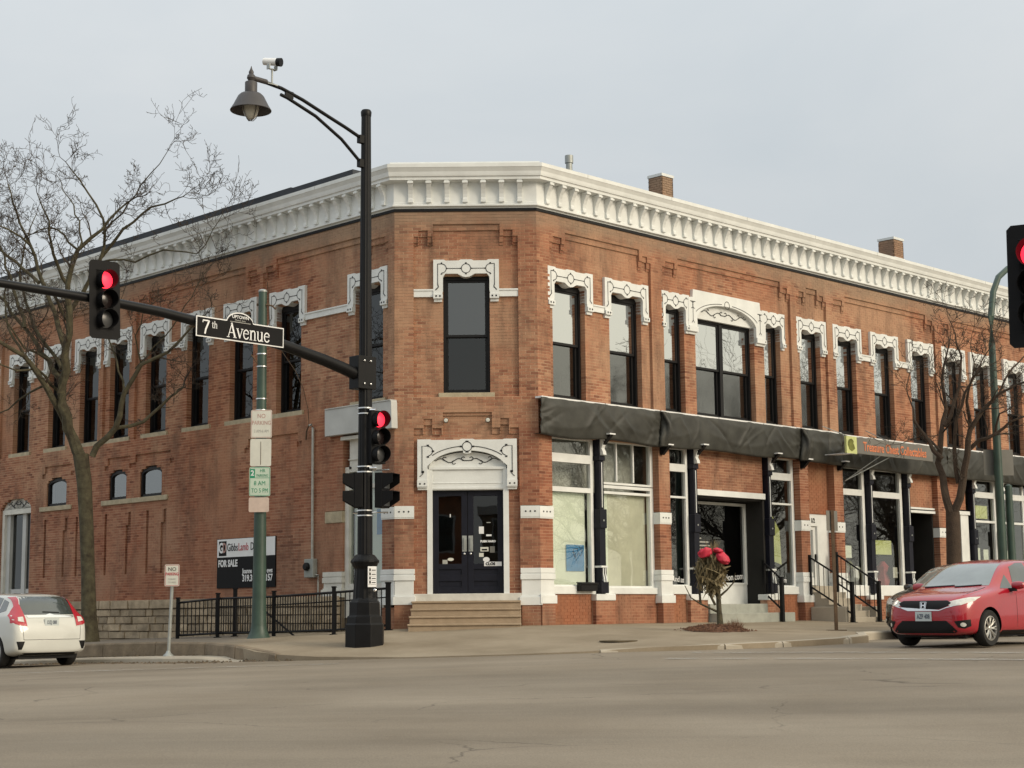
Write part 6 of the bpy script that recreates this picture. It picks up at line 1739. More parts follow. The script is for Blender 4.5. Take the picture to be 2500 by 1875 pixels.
# ------------------------------------------------------------------ avenue: rusty post with sign back, green curved pole
QX, QY = 7.03, 35.94; QZ = side_z(QX, QY)
RS = thing('rusty_sign_post', (QX,QY,QZ), 'rusty brown sign post with a grey sign seen from behind, by the stair railings', 'sign post')
k = MB(); k.box(QX-.035,QX+.035,QY-.03,QY+.03,QZ,2.45); k.build('shaft', 'rust_steel', RS)
k = MB(); k.box(QX-.2,QX+.2,QY-.14,QY+.14,QZ-.01,QZ+.02); k.build('foot', 'rust_steel', RS)
k = MB(); k.box(-.19,.19,0,.006,2.0,2.44); k.build('plate', 'sign_backgrey', RS, M=Matrix.Translation((QX,QY+.035,0)) @ Matrix.Rotation(math.radians(40),4,'Z'))
EX, EY = 12.15, 40.65; EZ = side_z(EX, EY)
EP = thing('curved_lamp_pole', (EX,EY,EZ), 'dark green steel pole with curved top behind the red car', 'pole')
k = MB(); pts = [(EX,EY,EZ),(EX,EY,3),(EX,EY,6.9),(EX+.02,EY+.02,7.6),(EX+.14,EY+.14,8.25),(EX+.36,EY+.36,8.68),(EX+.72,EY+.72,8.98),(EX+1.4,EY+1.4,9.15),(EX+2.4,EY+2.4,9.25)]
k.tube(pts, [.12,.105,.085,.083,.08,.078,.075,.07,.06], 14); k.build('shaft', 'green_steel', EP, smooth=True)
k = MB(); k.lathe([(.11,EZ),(.09,3.3),(.02,3.35)], 12, (EX+.26,EY+.1,0)); k.build('stub_post', 'green_steel', EP, smooth=True)
k = MB(); k.box(-.38,.40,.0,.01,3.57,4.22); k.build('sign_back', 'sign_backgrey', EP, M=Matrix.Translation((EX+.05,EY+.14,0)) @ Matrix.Rotation(math.radians(8),4,'Z'))
# ------------------------------------------------------------------ near signal at the right edge with its arm and post
signal_head('traffic_signal', (5.76,17.55,3.80), (-.50,-.86), 'large near black backplate signal hanging at the edge of the avenue, red lit', lit=0, roll=.02)
NPt = thing('mast_arm_post', (9.6,14.2,road_z(9.6,14.2)), 'black signal post carrying the near signal on a horizontal arm', 'signal post')
k = MB(); k.lathe([(.3,road_z(9.6,14.2)),(.25,.3),(.15,.6),(.12,6.0),(.02,6.02)], 16, (9.6,14.2,0)); k.build('shaft', 'pole_black', NPt, smooth=True)
k = MB(); k.tube([(9.6,14.2,3.6),(7.6,16.0,3.84),(5.76,17.70,3.86)], [.1,.085,.07], 12); k.build('mast_arm', 'pole_black', NPt, smooth=True)
# ------------------------------------------------------------------ cars
def car_body_mesh(zs=1.0):
    """smooth closed hatchback shell, x forward, y left, origin on the ground"""
    # x, half width low, half width belt, z bottom, z belt, z top, half width top, 1 = cabin
    St = [(2.015,.50,.46,.30,.60,.66,.30,0),(1.99,.62,.58,.22,.64,.74,.42,0),(1.90,.73,.70,.19,.70,.835,.55,0),(1.70,.80,.785,.18,.78,.905,.63,0),(1.40,.835,.815,.18,.84,.955,.66,0),(1.12,.845,.825,.18,.88,1.005,.66,0),
          (.98,.847,.828,.18,.905,1.06,.64,.2),(.70,.848,.832,.18,.92,1.235,.60,.7),(.40,.848,.834,.18,.935,1.40,.57,1),(.15,.848,.835,.18,.945,1.475,.565,1),(-.25,.848,.835,.18,.955,1.52,.565,1),(-.75,.848,.835,.18,.97,1.515,.56,1),
          (-1.20,.848,.832,.18,.985,1.485,.55,1),(-1.50,.845,.825,.19,1.0,1.45,.535,1),(-1.66,.84,.815,.20,1.0,1.37,.53,.9),(-1.82,.825,.795,.22,.985,1.12,.56,.4),(-1.93,.80,.765,.24,.90,.99,.58,0),(-1.995,.74,.70,.27,.74,.82,.55,0),(-2.02,.62,.58,.33,.58,.64,.44,0)]
    V = []; F = []
    def sec(s_):
        x, wl, wb, zb, zbelt, zt, wt, cab = s_
        zmid = zb+(zbelt-zb)*.45
        P = [(0,zb),(wl*.75,zb),(wl*.96,zb+.05),(wl,zb+.16),(wl*1.0,zmid+.05),(wl*.995,zbelt-.10),(wb,zbelt)]
        g0 = (wb*.985, zbelt+.03*cab); g1 = (wt+.03+(wb-wt)*.12, zt-.10)
        h0 = (wb*.95, zbelt+(zt-zbelt)*.35); h1 = (wb*.82, zbelt+(zt-zbelt)*.66)
        a = (h0[0]*(1-cab)+g0[0]*cab, h0[1]*(1-cab)+g0[1]*cab); b = (h1[0]*(1-cab)+g1[0]*cab, h1[1]*(1-cab)+g1[1]*cab)
        m = ((a[0]+b[0])/2, (a[1]+b[1])/2)
        P += [a, m, b, (wt, zt-.035*(.5+cab*.5)), (wt*.6, zt-.008), (0, zt)]
        return [(x, y, z*zs) for y, z in P]
    n = 13
    for s_ in St: V += sec(s_)
    m = len(V)
    V += [(x, -y, z) for x, y, z in V]
    for i in range(len(St)-1):
        for j in range(n-1):
            a, b, c, d = i*n+j, (i+1)*n+j, (i+1)*n+j+1, i*n+j+1
            F.append((a, b, c, d)); F.append((m+a, m+d, m+c, m+b))
    F.append(tuple(range(n))+tuple(m+j for j in range(n-2, 0, -1)))
    e = (len(St)-1)*n
    F.append(tuple(m+e+j for j in range(1, n-1))[::1]+tuple(e+j for j in range(n-1, -1, -1)))
    bm = bmesh.new()
    vv = [bm.verts.new(v) for v in V]
    for f in F:
        try: bm.faces.new([vv[i] for i in f])
        except ValueError: pass
    bmesh.ops.remove_doubles(bm, verts=bm.verts, dist=1e-5)
    bmesh.ops.recalc_face_normals(bm, faces=bm.faces)
    me = bpy.data.meshes.new('body'); bm.to_mesh(me); bm.free()
    return me
def make_car(name, loc, heading, paint, label, pitch=0.0, zs=1.0, front=True, rear=True, plate='', glass='car_glass'):
    root = bpy.data.objects.new(name, None); col.objects.link(root)
    root.location = loc
    root.rotation_euler = (Matrix.Rotation(math.atan2(heading[1], heading[0]), 4, 'Z') @ Matrix.Rotation(-pitch, 4, 'Y')).to_euler()
    tag(root, label, 'car')
    tmp = bpy.data.objects.new('tmp', car_body_mesh(zs)); col.objects.link(tmp)
    tmp.data.materials.append(MATS[paint])
    ss = tmp.modifiers.new('s', 'SUBSURF'); ss.levels = 3; ss.render_levels = 3
    cut = []
    WR_ = .305
    for x in (1.27, -1.26):
        c = MB(); c.lathe([(.355,-1.2),(.355,1.2)], 40, M=Matrix.Rotation(math.pi/2, 4, 'X'))
        for j, v in enumerate(c.v): c.v[j] = (v[0]+x, v[1], v[2]+.315)
        me = c.mesh('cut'); me.materials.append(MATS['trim_black'])
        inner = bpy.data.objects.new('cut', me); col.objects.link(inner); cut.append(inner)
        bo = tmp.modifiers.new('b', 'BOOLEAN'); bo.operation = 'DIFFERENCE'; bo.object = inner; bo.solver = 'EXACT'
        try: bo.material_mode = 'TRANSFER'
        except Exception: pass
    dg = bpy.context.evaluated_depsgraph_get()
    me = bpy.data.meshes.new_from_object(tmp.evaluated_get(dg)); me.name = 'body'
    for c in cut: bpy.data.objects.remove(c)
    bpy.data.objects.remove(tmp)
    me.shade_smooth()
    try: me.set_sharp_from_angle(angle=math.radians(38))
    except Exception: pass
    body = bpy.data.objects.new('body', me); col.objects.link(body); body.parent = root
    bmx = bmesh.new(); bmx.from_mesh(me); bvh = BVHTree.FromBMesh(bmx); bmx.free()
    def patch(nm, poly, axis, m, off=.006, thick=.004, parent=root, sub=5, far=3.0):
        """a shaped piece laid on the body: polygon in the view across axis (+x,-x,+y,-y), projected onto the shell"""
        bm = bmesh.new()
        mk = {'+x': lambda p: (far, p[0], p[1]), '-x': lambda p: (-far, p[0], p[1]), '+y': lambda p: (p[0], far, p[1]), '-y': lambda p: (p[0], -far, p[1])}[axis]
        dr = {'+x': Vector((-1,0,0)), '-x': Vector((1,0,0)), '+y': Vector((0,-1,0)), '-y': Vector((0,1,0))}[axis]
        vs_ = [bm.verts.new(mk(p)) for p in poly]
        f = bm.faces.new(vs_)
        bmesh.ops.triangulate(bm, faces=[f])
        for _ in range(sub):
            es = [e for e in bm.edges if e.calc_length() > .07]
            if not es: break
            bmesh.ops.subdivide_edges(bm, edges=es, cuts=1)
            bmesh.ops.triangulate(bm, faces=bm.faces)
        bm.verts.ensure_lookup_table(); bm.verts.index_update()
        if sum((f_.normal.dot(dr)*f_.calc_area() for f_ in bm.faces)) > 0: bmesh.ops.reverse_faces(bm, faces=bm.faces)
        outv = []; inv = []
        for v in bm.verts:
            h, nn, _, _ = bvh.ray_cast(v.co, dr)
            if h is None:
                g_ = v.co.copy()
                if axis[1] == 'x': g_.x = 1.9 if axis[0] == '+' else -1.9
                else: g_.y = .8 if axis[0] == '+' else -.8
                h, nn, _, _ = bvh.find_nearest(g_)
            if nn.dot(dr) > 0: nn = -nn
            outv.append(h+nn*off); inv.append(h-nn*.006)
        nv = len(outv)
        FF = [tuple(v.index for v in f_.verts) for f_ in bm.faces]
        RIM = []
        for e in bm.edges:
            if len(e.link_faces) == 1:
                a_, b_ = [v.index for v in e.link_faces[0].verts if v in e.verts]
                ids = [v.index for v in e.link_faces[0].verts]
                if ids[(ids.index(a_)+1) % len(ids)] != b_: a_, b_ = b_, a_
                RIM.append((b_, a_, a_+nv, b_+nv))
        bm.free()
        q = bpy.data.meshes.new(nm); q.from_pydata([tuple(v) for v in outv+inv], [], FF+RIM); q.update(); q.materials.append(MATS[m]); q.shade_smooth()
        try: q.set_sharp_from_angle(angle=math.radians(35))
        except Exception: pass
        o = bpy.data.objects.new(nm, q); col.objects.link(o); o.parent = parent
        return o
    Z = zs
    # glass
    patch('windscreen', [(-.66,1.03*Z),(.66,1.03*Z),(.60,1.16*Z),(.50,1.42*Z),(-.50,1.42*Z),(-.60,1.16*Z)], '+x', 'screen_glass' if glass == 'car_glass' else glass, .004)
    for sd in (1, -1):
        ax = '+y' if sd > 0 else '-y'
        patch('side_window', [(.30,1.00*Z),(.34,1.06*Z),(.18,1.36*Z),(-.10,1.43*Z),(-.34,1.44*Z),(-.34,1.01*Z)], ax, glass, .004)
        patch('side_window', [(-.42,1.01*Z),(-.42,1.44*Z),(-.85,1.43*Z),(-1.15,1.38*Z),(-1.20,1.06*Z),(-1.1,1.03*Z)], ax, glass, .004)
        patch('quarter_window', [(.42,.98*Z),(.80,.98*Z),(.44,1.22*Z)], ax, glass, .004)
        patch('rear_quarter_window', [(-1.24,1.08*Z),(-1.20,1.36*Z),(-1.42,1.30*Z),(-1.50,1.12*Z)], ax, glass, .004)
        for x in (.36, -.38, -1.22):
            patch('door_seam', [(x-.004,.32*Z),(x+.004,.32*Z),(x+.004,.97*Z),(x-.004,.97*Z)], ax, 'trim_black', .0015, .001, sub=3)
        for x in (-.25, -1.05): patch('door_handle', [(x-.10,.86*Z),(x+.10,.87*Z),(x+.10,.895*Z),(x-.10,.885*Z)], ax, paint, .022, .02, sub=1)
        patch('sill_trim', [(.86,.20),(.86,.27),(-.86,.27),(-.86,.20)], ax, 'trim_black', .004)
        # mirror
        k = MB(); k.lathe([(.01,-.095),(.055,-.08),(.075,-.02),(.075,.04),(.06,.09),(.01,.105)], 14, M=Matrix.Rotation(math.pi/2,4,'X'))
        mv = MB(); mv.v = [((p[0]*.75)+.50, p[1]*1.25+sd*.97, p[2]*.95+1.03*Z) for p in k.v]; mv.f = k.f
        mi = mv.mesh('mirror', smooth=True); mi.materials.append(MATS[paint]); mo = bpy.data.objects.new('mirror', mi); col.objects.link(mo); mo.parent = root
        k = MB(); k.box(.46,.56,min(sd*.80,sd*.92),max(sd*.80,sd*.92),.93*Z,.985*Z); q = k.mesh('mirror_stalk'); q.materials.append(MATS['trim_black']); mo2 = bpy.data.objects.new('stalk', q); col.objects.link(mo2); mo2.parent = mo
    if front:
        H = lambda y: [(-a, b) for a, b in y]
        hl = [(.40,.735*Z),(.50,.68*Z),(.66,.70*Z),(.775,.765*Z),(.79,.835*Z),(.70,.825*Z),(.52,.775*Z)]
        for pl in (hl, H(hl)[::-1]):
            o = patch('headlight', pl, '+x', 'lamp_clear', .006)
        for sg in (1, -1):
            k = MB(); k.lathe([(.045,0),(.05,.012),(.02,.02)], 14, M=Matrix.Rotation(math.pi/2, 4, 'Y'))
        patch('grille', [(-.50,.735*Z),(-.42,.775*Z),(.42,.775*Z),(.50,.735*Z),(.44,.68*Z),(.30,.635*Z),(-.30,.635*Z),(-.44,.68*Z)], '+x', 'trim_black', .008)
        patch('chrome_strip', [(-.60,.690*Z),(-.44,.668*Z),(-.30,.622*Z),(.30,.622*Z),(.44,.668*Z),(.60,.690*Z),(.44,.655*Z),(.30,.608*Z),(-.30,.608*Z),(-.44,.655*Z)], '+x', 'chrome', .012)
        patch('lower_intake', [(-.42,.44*Z),(.42,.44*Z),(.52,.36*Z),(.60,.27*Z),(.55,.235),(-.55,.235),(-.60,.27*Z),(-.52,.36*Z)], '+x', 'trim_black', .006)
        for sg in (1, -1):
            fl = [(sg*.56,.43*Z),(sg*.76,.46*Z),(sg*.76,.35*Z),(sg*.70,.31*Z),(sg*.62,.33*Z)]
            patch('fog_lamp_recess', fl if sg > 0 else fl[::-1], '+x', 'trim_black', .006)
            q = [(sg*.685+.035*math.cos(a), .375*Z+.035*math.sin(a)) for a in [6.283*i/10 for i in range(10)]]
            patch('fog_lamp', q, '+x', 'lamp_clear', .012, sub=1)
        k = MB(); k.box(2.02,2.03,-.155,.155,.435*Z,.595*Z); q = k.mesh('number_plate'); q.materials.append(MATS['plate']); po = bpy.data.objects.new('number_plate', q); col.objects.link(po); po.parent = root
        if plate: text_obj('plate_text', plate, .11, 'plate_ink', Matrix.Translation((2.034,0,.51*Z)) @ Matrix.Rotation(math.pi/2,4,'Z'), po, local=True, sx=.62, ext=.001, weight=.002)
        # round-cornered H badge
        k = MB(); P = [(-.058,.055),(.058,.055),(.048,-.055),(-.048,-.055)]
        k.ribbon(P, .012, 0, -.012, closed=True); k.ribbon([(-.034,.042),(-.028,-.042)], .018, 0, -.012); k.ribbon([(.034,.042),(.028,-.042)], .018, 0, -.012); k.box(-.03,.03,-.012,0,-.010,.008)
        Mb = Matrix.Translation((2.012,0,.700*Z)) @ Matrix.Rotation(math.pi/2,4,'Z') @ Matrix.Rotation(-.2,4,'X')
        q = k.mesh('badge', M=Mb); q.materials.append(MATS['chrome']); o = bpy.data.objects.new('badge', q); col.objects.link(o); o.parent = root
        patch('wiper', [(-.50,1.005*Z),(.05,1.03*Z),(.05,1.042*Z),(-.50,1.02*Z)], '+x', 'trim_black', .012, .006, sub=3)
        patch('wiper', [(.10,1.005*Z),(.55,1.03*Z),(.55,1.042*Z),(.10,1.02*Z)], '+x', 'trim_black', .012, .006, sub=3)
        for sg in (1, -1): patch('hood_crease', [(sg*.60,.86*Z),(sg*.612,.86*Z),(sg*.652,1.0*Z),(sg*.640,1.0*Z)], '+x', 'trim_black', .0015, .001, sub=3)
    if rear:
        patch('rear_window', [(-.62,1.03*Z),(.62,1.03*Z),(.60,1.15*Z),(.50,1.405*Z),(-.50,1.405*Z),(-.60,1.15*Z)], '-x', glass, .004)
        for sg in (1, -1):
            tl = [(sg*.52,1.40*Z),(sg*.585,1.40*Z),(sg*.66,1.20*Z),(sg*.80,1.02*Z),(sg*.815,.87*Z),(sg*.70,.82*Z),(sg*.545,.80*Z),(sg*.60,.95*Z),(sg*.64,1.05*Z),(sg*.60,1.18*Z)]
            o = patch('tail_light', tl if sg < 0 else tl[::-1], '-x', 'tail_red', .010)
            rv = [(sg*.60,.985*Z),(sg*.70,.975*Z),(sg*.72,.90*Z),(sg*.60,.875*Z)]
            patch('reverse_lamp', rv if sg < 0 else rv[::-1], '-x', 'lamp_clear', .016, parent=o, sub=3)
            vt = [(sg*.60,.50*Z),(sg*.76,.50*Z),(sg*.72,.34*Z),(sg*.66,.34*Z)]
            patch('bumper_vent', vt if sg < 0 else vt[::-1], '-x', 'trim_black', .005)
        patch('chrome_strip', [(-.52,1.005*Z),(-.10,1.02*Z),(0,1.045*Z),(.10,1.02*Z),(.52,1.005*Z),(.50,.965*Z),(-.50,.965*Z)], '-x', 'chrome', .014)
        patch('hatch_seam', [(-.62,.535*Z),(.62,.535*Z),(.62,.527*Z),(-.62,.527*Z)], '-x', 'trim_black', .002, .001, sub=3)
        patch('bumper_trim', [(-.6,.235),(.6,.235),(.62,.275),(-.62,.275)], '-x', 'trim_black', .005)
        for sg in (1, -1): patch('hatch_seam', [(sg*.64,.80*Z),(sg*.648,.80*Z),(sg*.625,.53*Z),(sg*.617,.53*Z)], '-x', 'trim_black', .002, .001, sub=3)
        patch('wiper', [(-.22,1.06*Z),(.14,1.075*Z),(.14,1.09*Z),(-.22,1.075*Z)], '-x', 'trim_black', .014, .006, sub=2)
        h, nn, _, _ = bvh.ray_cast(Vector((-3,0,.87*Z)), Vector((1,0,0)))
        px = (h.x if h else -1.97)-.012
        k = MB(); k.box(px-.006,px,-.155,.155,.80*Z,.955*Z); q = k.mesh('number_plate'); q.materials.append(MATS['plate']); po = bpy.data.objects.new('number_plate', q); col.objects.link(po); po.parent = root
        if plate: text_obj('plate_text', plate, .10, 'plate_ink', Matrix.Translation((px-.009,0,.87*Z)) @ Matrix.Rotation(-math.pi/2,4,'Z'), po, local=True, sx=.62, ext=.001, weight=.002)
    # wheels
    for x in (1.27, -1.26):
        for sd in (1, -1):
            k = MB(); k.lathe([(.20,-.085),(.285,-.095),(.305,-.07),(.31,0),(.305,.07),(.285,.095),(.20,.085)], 36, M=Matrix.Rotation(-sd*math.pi/2, 4, 'X'), cap=False)
            T = Matrix.Translation((x, sd*.745, .308))
            q = k.mesh('tyre', M=T, smooth=True); q.materials.append(MATS['rubber']); wo = bpy.data.objects.new('wheel', q); col.objects.link(wo); wo.parent = root
            k = MB(); k.lathe([(.212,.05),(.212,.085),(.195,.090),(.188,.05),(.188,.0)], 32, cap=False)
            for s_ in range(8):
                a = 6.283*s_/8
                for da in (-.09, .09):
                    c_, s2_ = math.cos(a+da*.4), math.sin(a+da*.4); e_, g_ = math.cos(a+da*1.6), math.sin(a+da*1.6)
                    k.tube([(.035*c_,.035*s2_,.055),(.12*(c_+e_)/2,.12*(s2_+g_)/2,.072),(.195*e_,.195*g_,.072)], [.018,.013,.014], 5)
            k.lathe([(.045,.03),(.045,.07),(.03,.078),(.0,.08)], 14)
            q = k.mesh('rim', M=T @ Matrix.Rotation(-sd*math.pi/2, 4, 'X')); q.materials.append(MATS['alloy']); ro = bpy.data.objects.new('rim', q); col.objects.link(ro); ro.parent = wo
            k = MB(); k.lathe([(.19,.0),(.19,.02),(.02,.02)], 24); q = k.mesh('brake_disc', M=T @ Matrix.Rotation(-sd*math.pi/2, 4, 'X')); q.materials.append(MATS['trim_black']); b2 = bpy.data.objects.new('brake_disc', q); col.objects.link(b2); b2.parent = wo
    k = MB(); k.box(-1.8,1.75,-.62,.62,.16,.30); q = k.mesh('underbody'); q.materials.append(MATS['trim_black']); o = bpy.data.objects.new('underbody', q); col.objects.link(o); o.parent = root
    return root
WH = (-S2, S2)
make_car('parked_car', (-10.72, 34.57, road_z(-10.72,34.57)+.0), WH, 'car_white', 'white hatchback parked on the side street, seen from behind', pitch=-.027, front=False, plate='DZJ 088')
make_car('waiting_car', (8.38, 29.36, road_z(8.38,29.36)), (-S2,-S2), 'car_red', 'red hatchback driving up the avenue towards the crossing', rear=False, plate='AZP 408')
bx, by = RP(6.45, 6.55)
make_car('parked_car', (bx, by, road_z(bx,by)), (-S2,-S2), 'car_black', 'black car parked at the avenue kerb, mostly hidden by the red hatchback', zs=1.07, rear=False)
# ------------------------------------------------------------------ trees
def px_at(x, y, Y):
    """world point seen at photograph pixel (x, y) at distance Y"""
    v = _f + _r*((x-1250)/3972.8) - _u*((y-937.5)/3972.8)
    v = v*(Y/v.y); return Vector((v.x, v.y, v.z+CAMZ))
def twig(mb, p, d, length, r, depth, rg, kink=.32, up=.05, spread=.75):
    """crooked branch with side shoots"""
    n = max(3, int(length/.16)); n = min(n, 9)
    pts = [p.copy()]; rad = [r]
    q = p.copy(); dd = d.normalized()
    kids = []
    for i in range(n):
        dd = (dd+Vector((rg.gauss(0,kink), rg.gauss(0,kink), rg.gauss(0,kink)+up))).normalized()
        q = q+dd*(length/n); pts.append(q.copy()); rad.append(max(.0052, r*(1-.72*(i+1)/n)))
        if depth > 0 and i >= 0:
            for _ in range(1 if rg.random() < .75 else 2):
                s_ = Vector((rg.gauss(0,1), rg.gauss(0,1), rg.gauss(0,1)+.3)).normalized()
                kids.append((q.copy(), (dd*.55+s_*spread).normalized(), rad[-1]))
    mb.tube(pts, rad, 5 if r > .02 else (4 if r > .008 else 3), cap=False)
    for kp, kd, kr in kids:
        if rg.random() < .86: twig(mb, kp, kd, length*rg.uniform(.38, .62), kr*.62, depth-1, rg, kink, up, spread)
def px_tree(name, label, base, limbs, bark, twm, seed, Y0, trunk, twl=1.5, tdepth=2, density=.45, group=None, kink=.25):
    rg = random.Random(seed)
    t = thing(name, base, label, 'tree', group)
    tm = MB(); tw = MB()
    tp = [px_at(x, y, Y0) for x, y, r in trunk]; tp[0] = Vector(base)-Vector((0,0,.1))
    tm.tube(tp, [r for x, y, r in trunk], 12)
    for li, limb in enumerate(limbs):
        pts = []; rad = []
        dy = limb[0]; P = limb[1]; ra, rb = limb[2]
        n = len(P)
        for i, (x, y) in enumerate(P):
            f = i/(n-1); pts.append(px_at(x, y, Y0+dy*f)); rad.append(ra+(rb-ra)*f)
        # wobble between control points
        fine = []; fr = []
        for i in range(n-1):
            m_ = max(2, int((pts[i+1]-pts[i]).length/.28))
            for k in range(m_):
                g = k/m_; w = pts[i].lerp(pts[i+1], g)
                if 0 < k: w += Vector((rg.gauss(0,.03), rg.gauss(0,.03), rg.gauss(0,.03)))
                fine.append(w); fr.append(rad[i]+(rad[i+1]-rad[i])*g)
        fine.append(pts[-1]); fr.append(rad[-1])
        tm.tube(fine, fr, 8)
        for i in range(2, len(fine)):
            if rg.random() < density*(.45+.9*i/len(fine)):
                d = (fine[i]-fine[i-1]).normalized(); s_ = Vector((rg.gauss(0,1), rg.gauss(0,1), rg.gauss(0,1)+.35)).normalized()
                twig(tw, fine[i], (d*.5+s_*.8).normalized(), twl*rg.uniform(.5,1.1), max(.008, min(.028, fr[i]*.5)), tdepth, rg, kink)
        d = (fine[-1]-fine[-2]).normalized(); twig(tw, fine[-1], d, twl*1.1, fr[-1], tdepth, rg, kink)
    tm.build('trunk', bark, t, smooth=True); tw.build('crown', twm, t)
    return t
# street tree of the side street
LT = [
 (-1.2, [(200,1125),(165,1045),(150,960),(158,870),(170,780),(166,690),(190,610),(250,560),(310,495)], (.15,.022)),
 (-1.8, [(160,1030),(110,940),(60,870),(0,835),(-60,800)], (.09,.03)),
 (1.5, [(155,950),(120,880),(60,800),(0,725),(-50,660)], (.08,.02)),
 (1.0, [(162,860),(135,765),(100,680),(75,600),(40,515),(20,450)], (.075,.014)),
 (-1.0, [(225,1115),(282,1045),(303,960),(345,890),(410,860),(466,800),(500,770)], (.085,.014)),
 (.8, [(282,1045),(350,1030),(400,985),(430,960),(447,945)], (.05,.022)),
 (-.8, [(172,760),(215,690),(246,630),(256,570),(235,500),(195,440),(160,395)], (.06,.010)),
 (-.5, [(246,630),(300,560),(370,505),(430,485),(460,470)], (.045,.009)),
 (1.2, [(95,690),(40,640),(-20,590),(-80,540)], (.05,.012)),
 (.6, [(303,960),(285,880),(262,820),(270,760),(300,720)], (.03,.008)),
 (-1.5, [(168,700),(130,620),(120,540),(90,470)], (.05,.010)),
 (-1.2, [(246,640),(330,640),(400,610),(480,620),(520,560),(545,520)], (.03,.006)),
 (-1.0, [(250,570),(300,520),(345,450),(390,400),(425,345)], (.026,.005)),
 (.9, [(60,800),(30,700),(0,600),(-20,500)], (.05,.010)),
 (-.6, [(330,900),(420,800),(480,700),(520,640)], (.02,.006)),
 (2.0, [(150,900),(80,790),(50,690),(60,600),(90,520)], (.05,.010)),
 (-2.0, [(170,790),(120,700),(40,690),(-30,700)], (.045,.012)),
 (1.8, [(166,690),(200,590),(180,500),(140,430)], (.035,.008)),
 (-1.6, [(150,960),(90,900),(40,905),(-30,880)], (.04,.012)),
 (1.0, [(110,940),(70,960),(20,1000),(-30,1010)], (.035,.010)),
 (-1.0, [(120,880),(60,850),(20,790),(-20,760)], (.035,.010)),
 (.7, [(190,610),(140,560),(100,560),(40,590)], (.03,.008)),
 (-.8, [(75,600),(20,560),(-40,540)], (.035,.010)),
 (.5, [(60,870),(20,800),(10,720),(30,640)], (.04,.010)),
 (-1.1, [(345,890),(330,820),(350,760),(400,720)], (.022,.007)),
]
px_tree('street_tree', 'large bare street tree rising beside the side street wall', (-10.31,40.0,side_z(-10.31,40.0)), LT, 'bark', 'twig', 4, 40.0,
        [(219,1562,.24),(217,1500,.185),(215,1400,.165),(211,1280,.17),(206,1180,.18),(197,1110,.19)], twl=.95, tdepth=3, density=.55)
# smaller tree on the avenue
RT = [
 (.6, [(2322,1255),(2305,1190),(2290,1130),(2298,1060),(2310,1000),(2300,930),(2310,870)], (.105,.022)),
 (-.6, [(2330,1250),(2350,1180),(2362,1110),(2368,1050),(2400,1000),(2440,960),(2480,940)], (.105,.022)),
 (-.4, [(2362,1100),(2390,1075),(2430,1060),(2465,1030),(2520,1010)], (.06,.02)),
 (.5, [(2300,1120),(2270,1080),(2240,1040),(2230,1000),(2215,960)], (.06,.012)),
 (.2, [(2305,1040),(2330,980),(2345,900),(2335,840),(2322,790)], (.055,.010)),
 (-.5, [(2340,1180),(2330,1100),(2335,1020),(2355,960),(2390,900),(2410,860)], (.06,.012)),
 (.9, [(2295,1100),(2255,1060),(2225,1075)], (.035,.010)),
 (-.9, [(2370,1050),(2360,980),(2375,920),(2370,850)], (.05,.010)),
 (.3, [(2440,960),(2470,900),(2500,870),(2530,850)], (.03,.008)),
 (-.3, [(2430,1060),(2440,1010),(2480,985)], (.035,.010)),
]
tb = px_at(2332, 1530, 39.3)
px_tree('street_tree', 'smaller bare forked tree on the avenue sidewalk behind the red car', (tb.x, 39.3, side_z(tb.x, 39.3)), RT, 'bark_red', 'twig', 9, 39.3,
        [(2332,1530,.21),(2330,1400,.185),(2328,1320,.18),(2326,1250,.17)], twl=.80, tdepth=3, density=.80, kink=.22)

# bare trees across the avenue: seen mirrored in the upstairs windows
def bare_tree(name, label, at, h, seed, group):
    rg = random.Random(seed); t = thing(name, at, label, 'tree', group)
    tm = MB(); tw = MB(); b = Vector(at)
    tm.tube([b-Vector((0,0,.3)), b+Vector((0,0,h*.12)), b+Vector((rg.gauss(0,.1),rg.gauss(0,.1),h*.3))], [.30,.22,.19], 10)
    top = b+Vector((0,0,h*.29))
    for i in range(9):
        a = rg.uniform(0, 6.283); el = rg.uniform(.5, 1.35); d = Vector((math.cos(a)*math.cos(el), math.sin(a)*math.cos(el), math.sin(el)))
        twig(tw, top, d, h*rg.uniform(.38,.62), .09, 3, rg, .17, .06, .7)
    tm.build('trunk', 'bark', t, smooth=True); tw.build('crown', 'twig', t)
for i, (x, y, h, lb) in enumerate(((34,40.5,10.5,'first'),(40,47,12,'second'),(46,55,13,'third'))):
    bare_tree('bare_tree', 'bare leafless tree across the avenue, mirrored in the upstairs windows', (x,y,road_z(x,y)), h, 40+i, 'bare trees across the avenue')

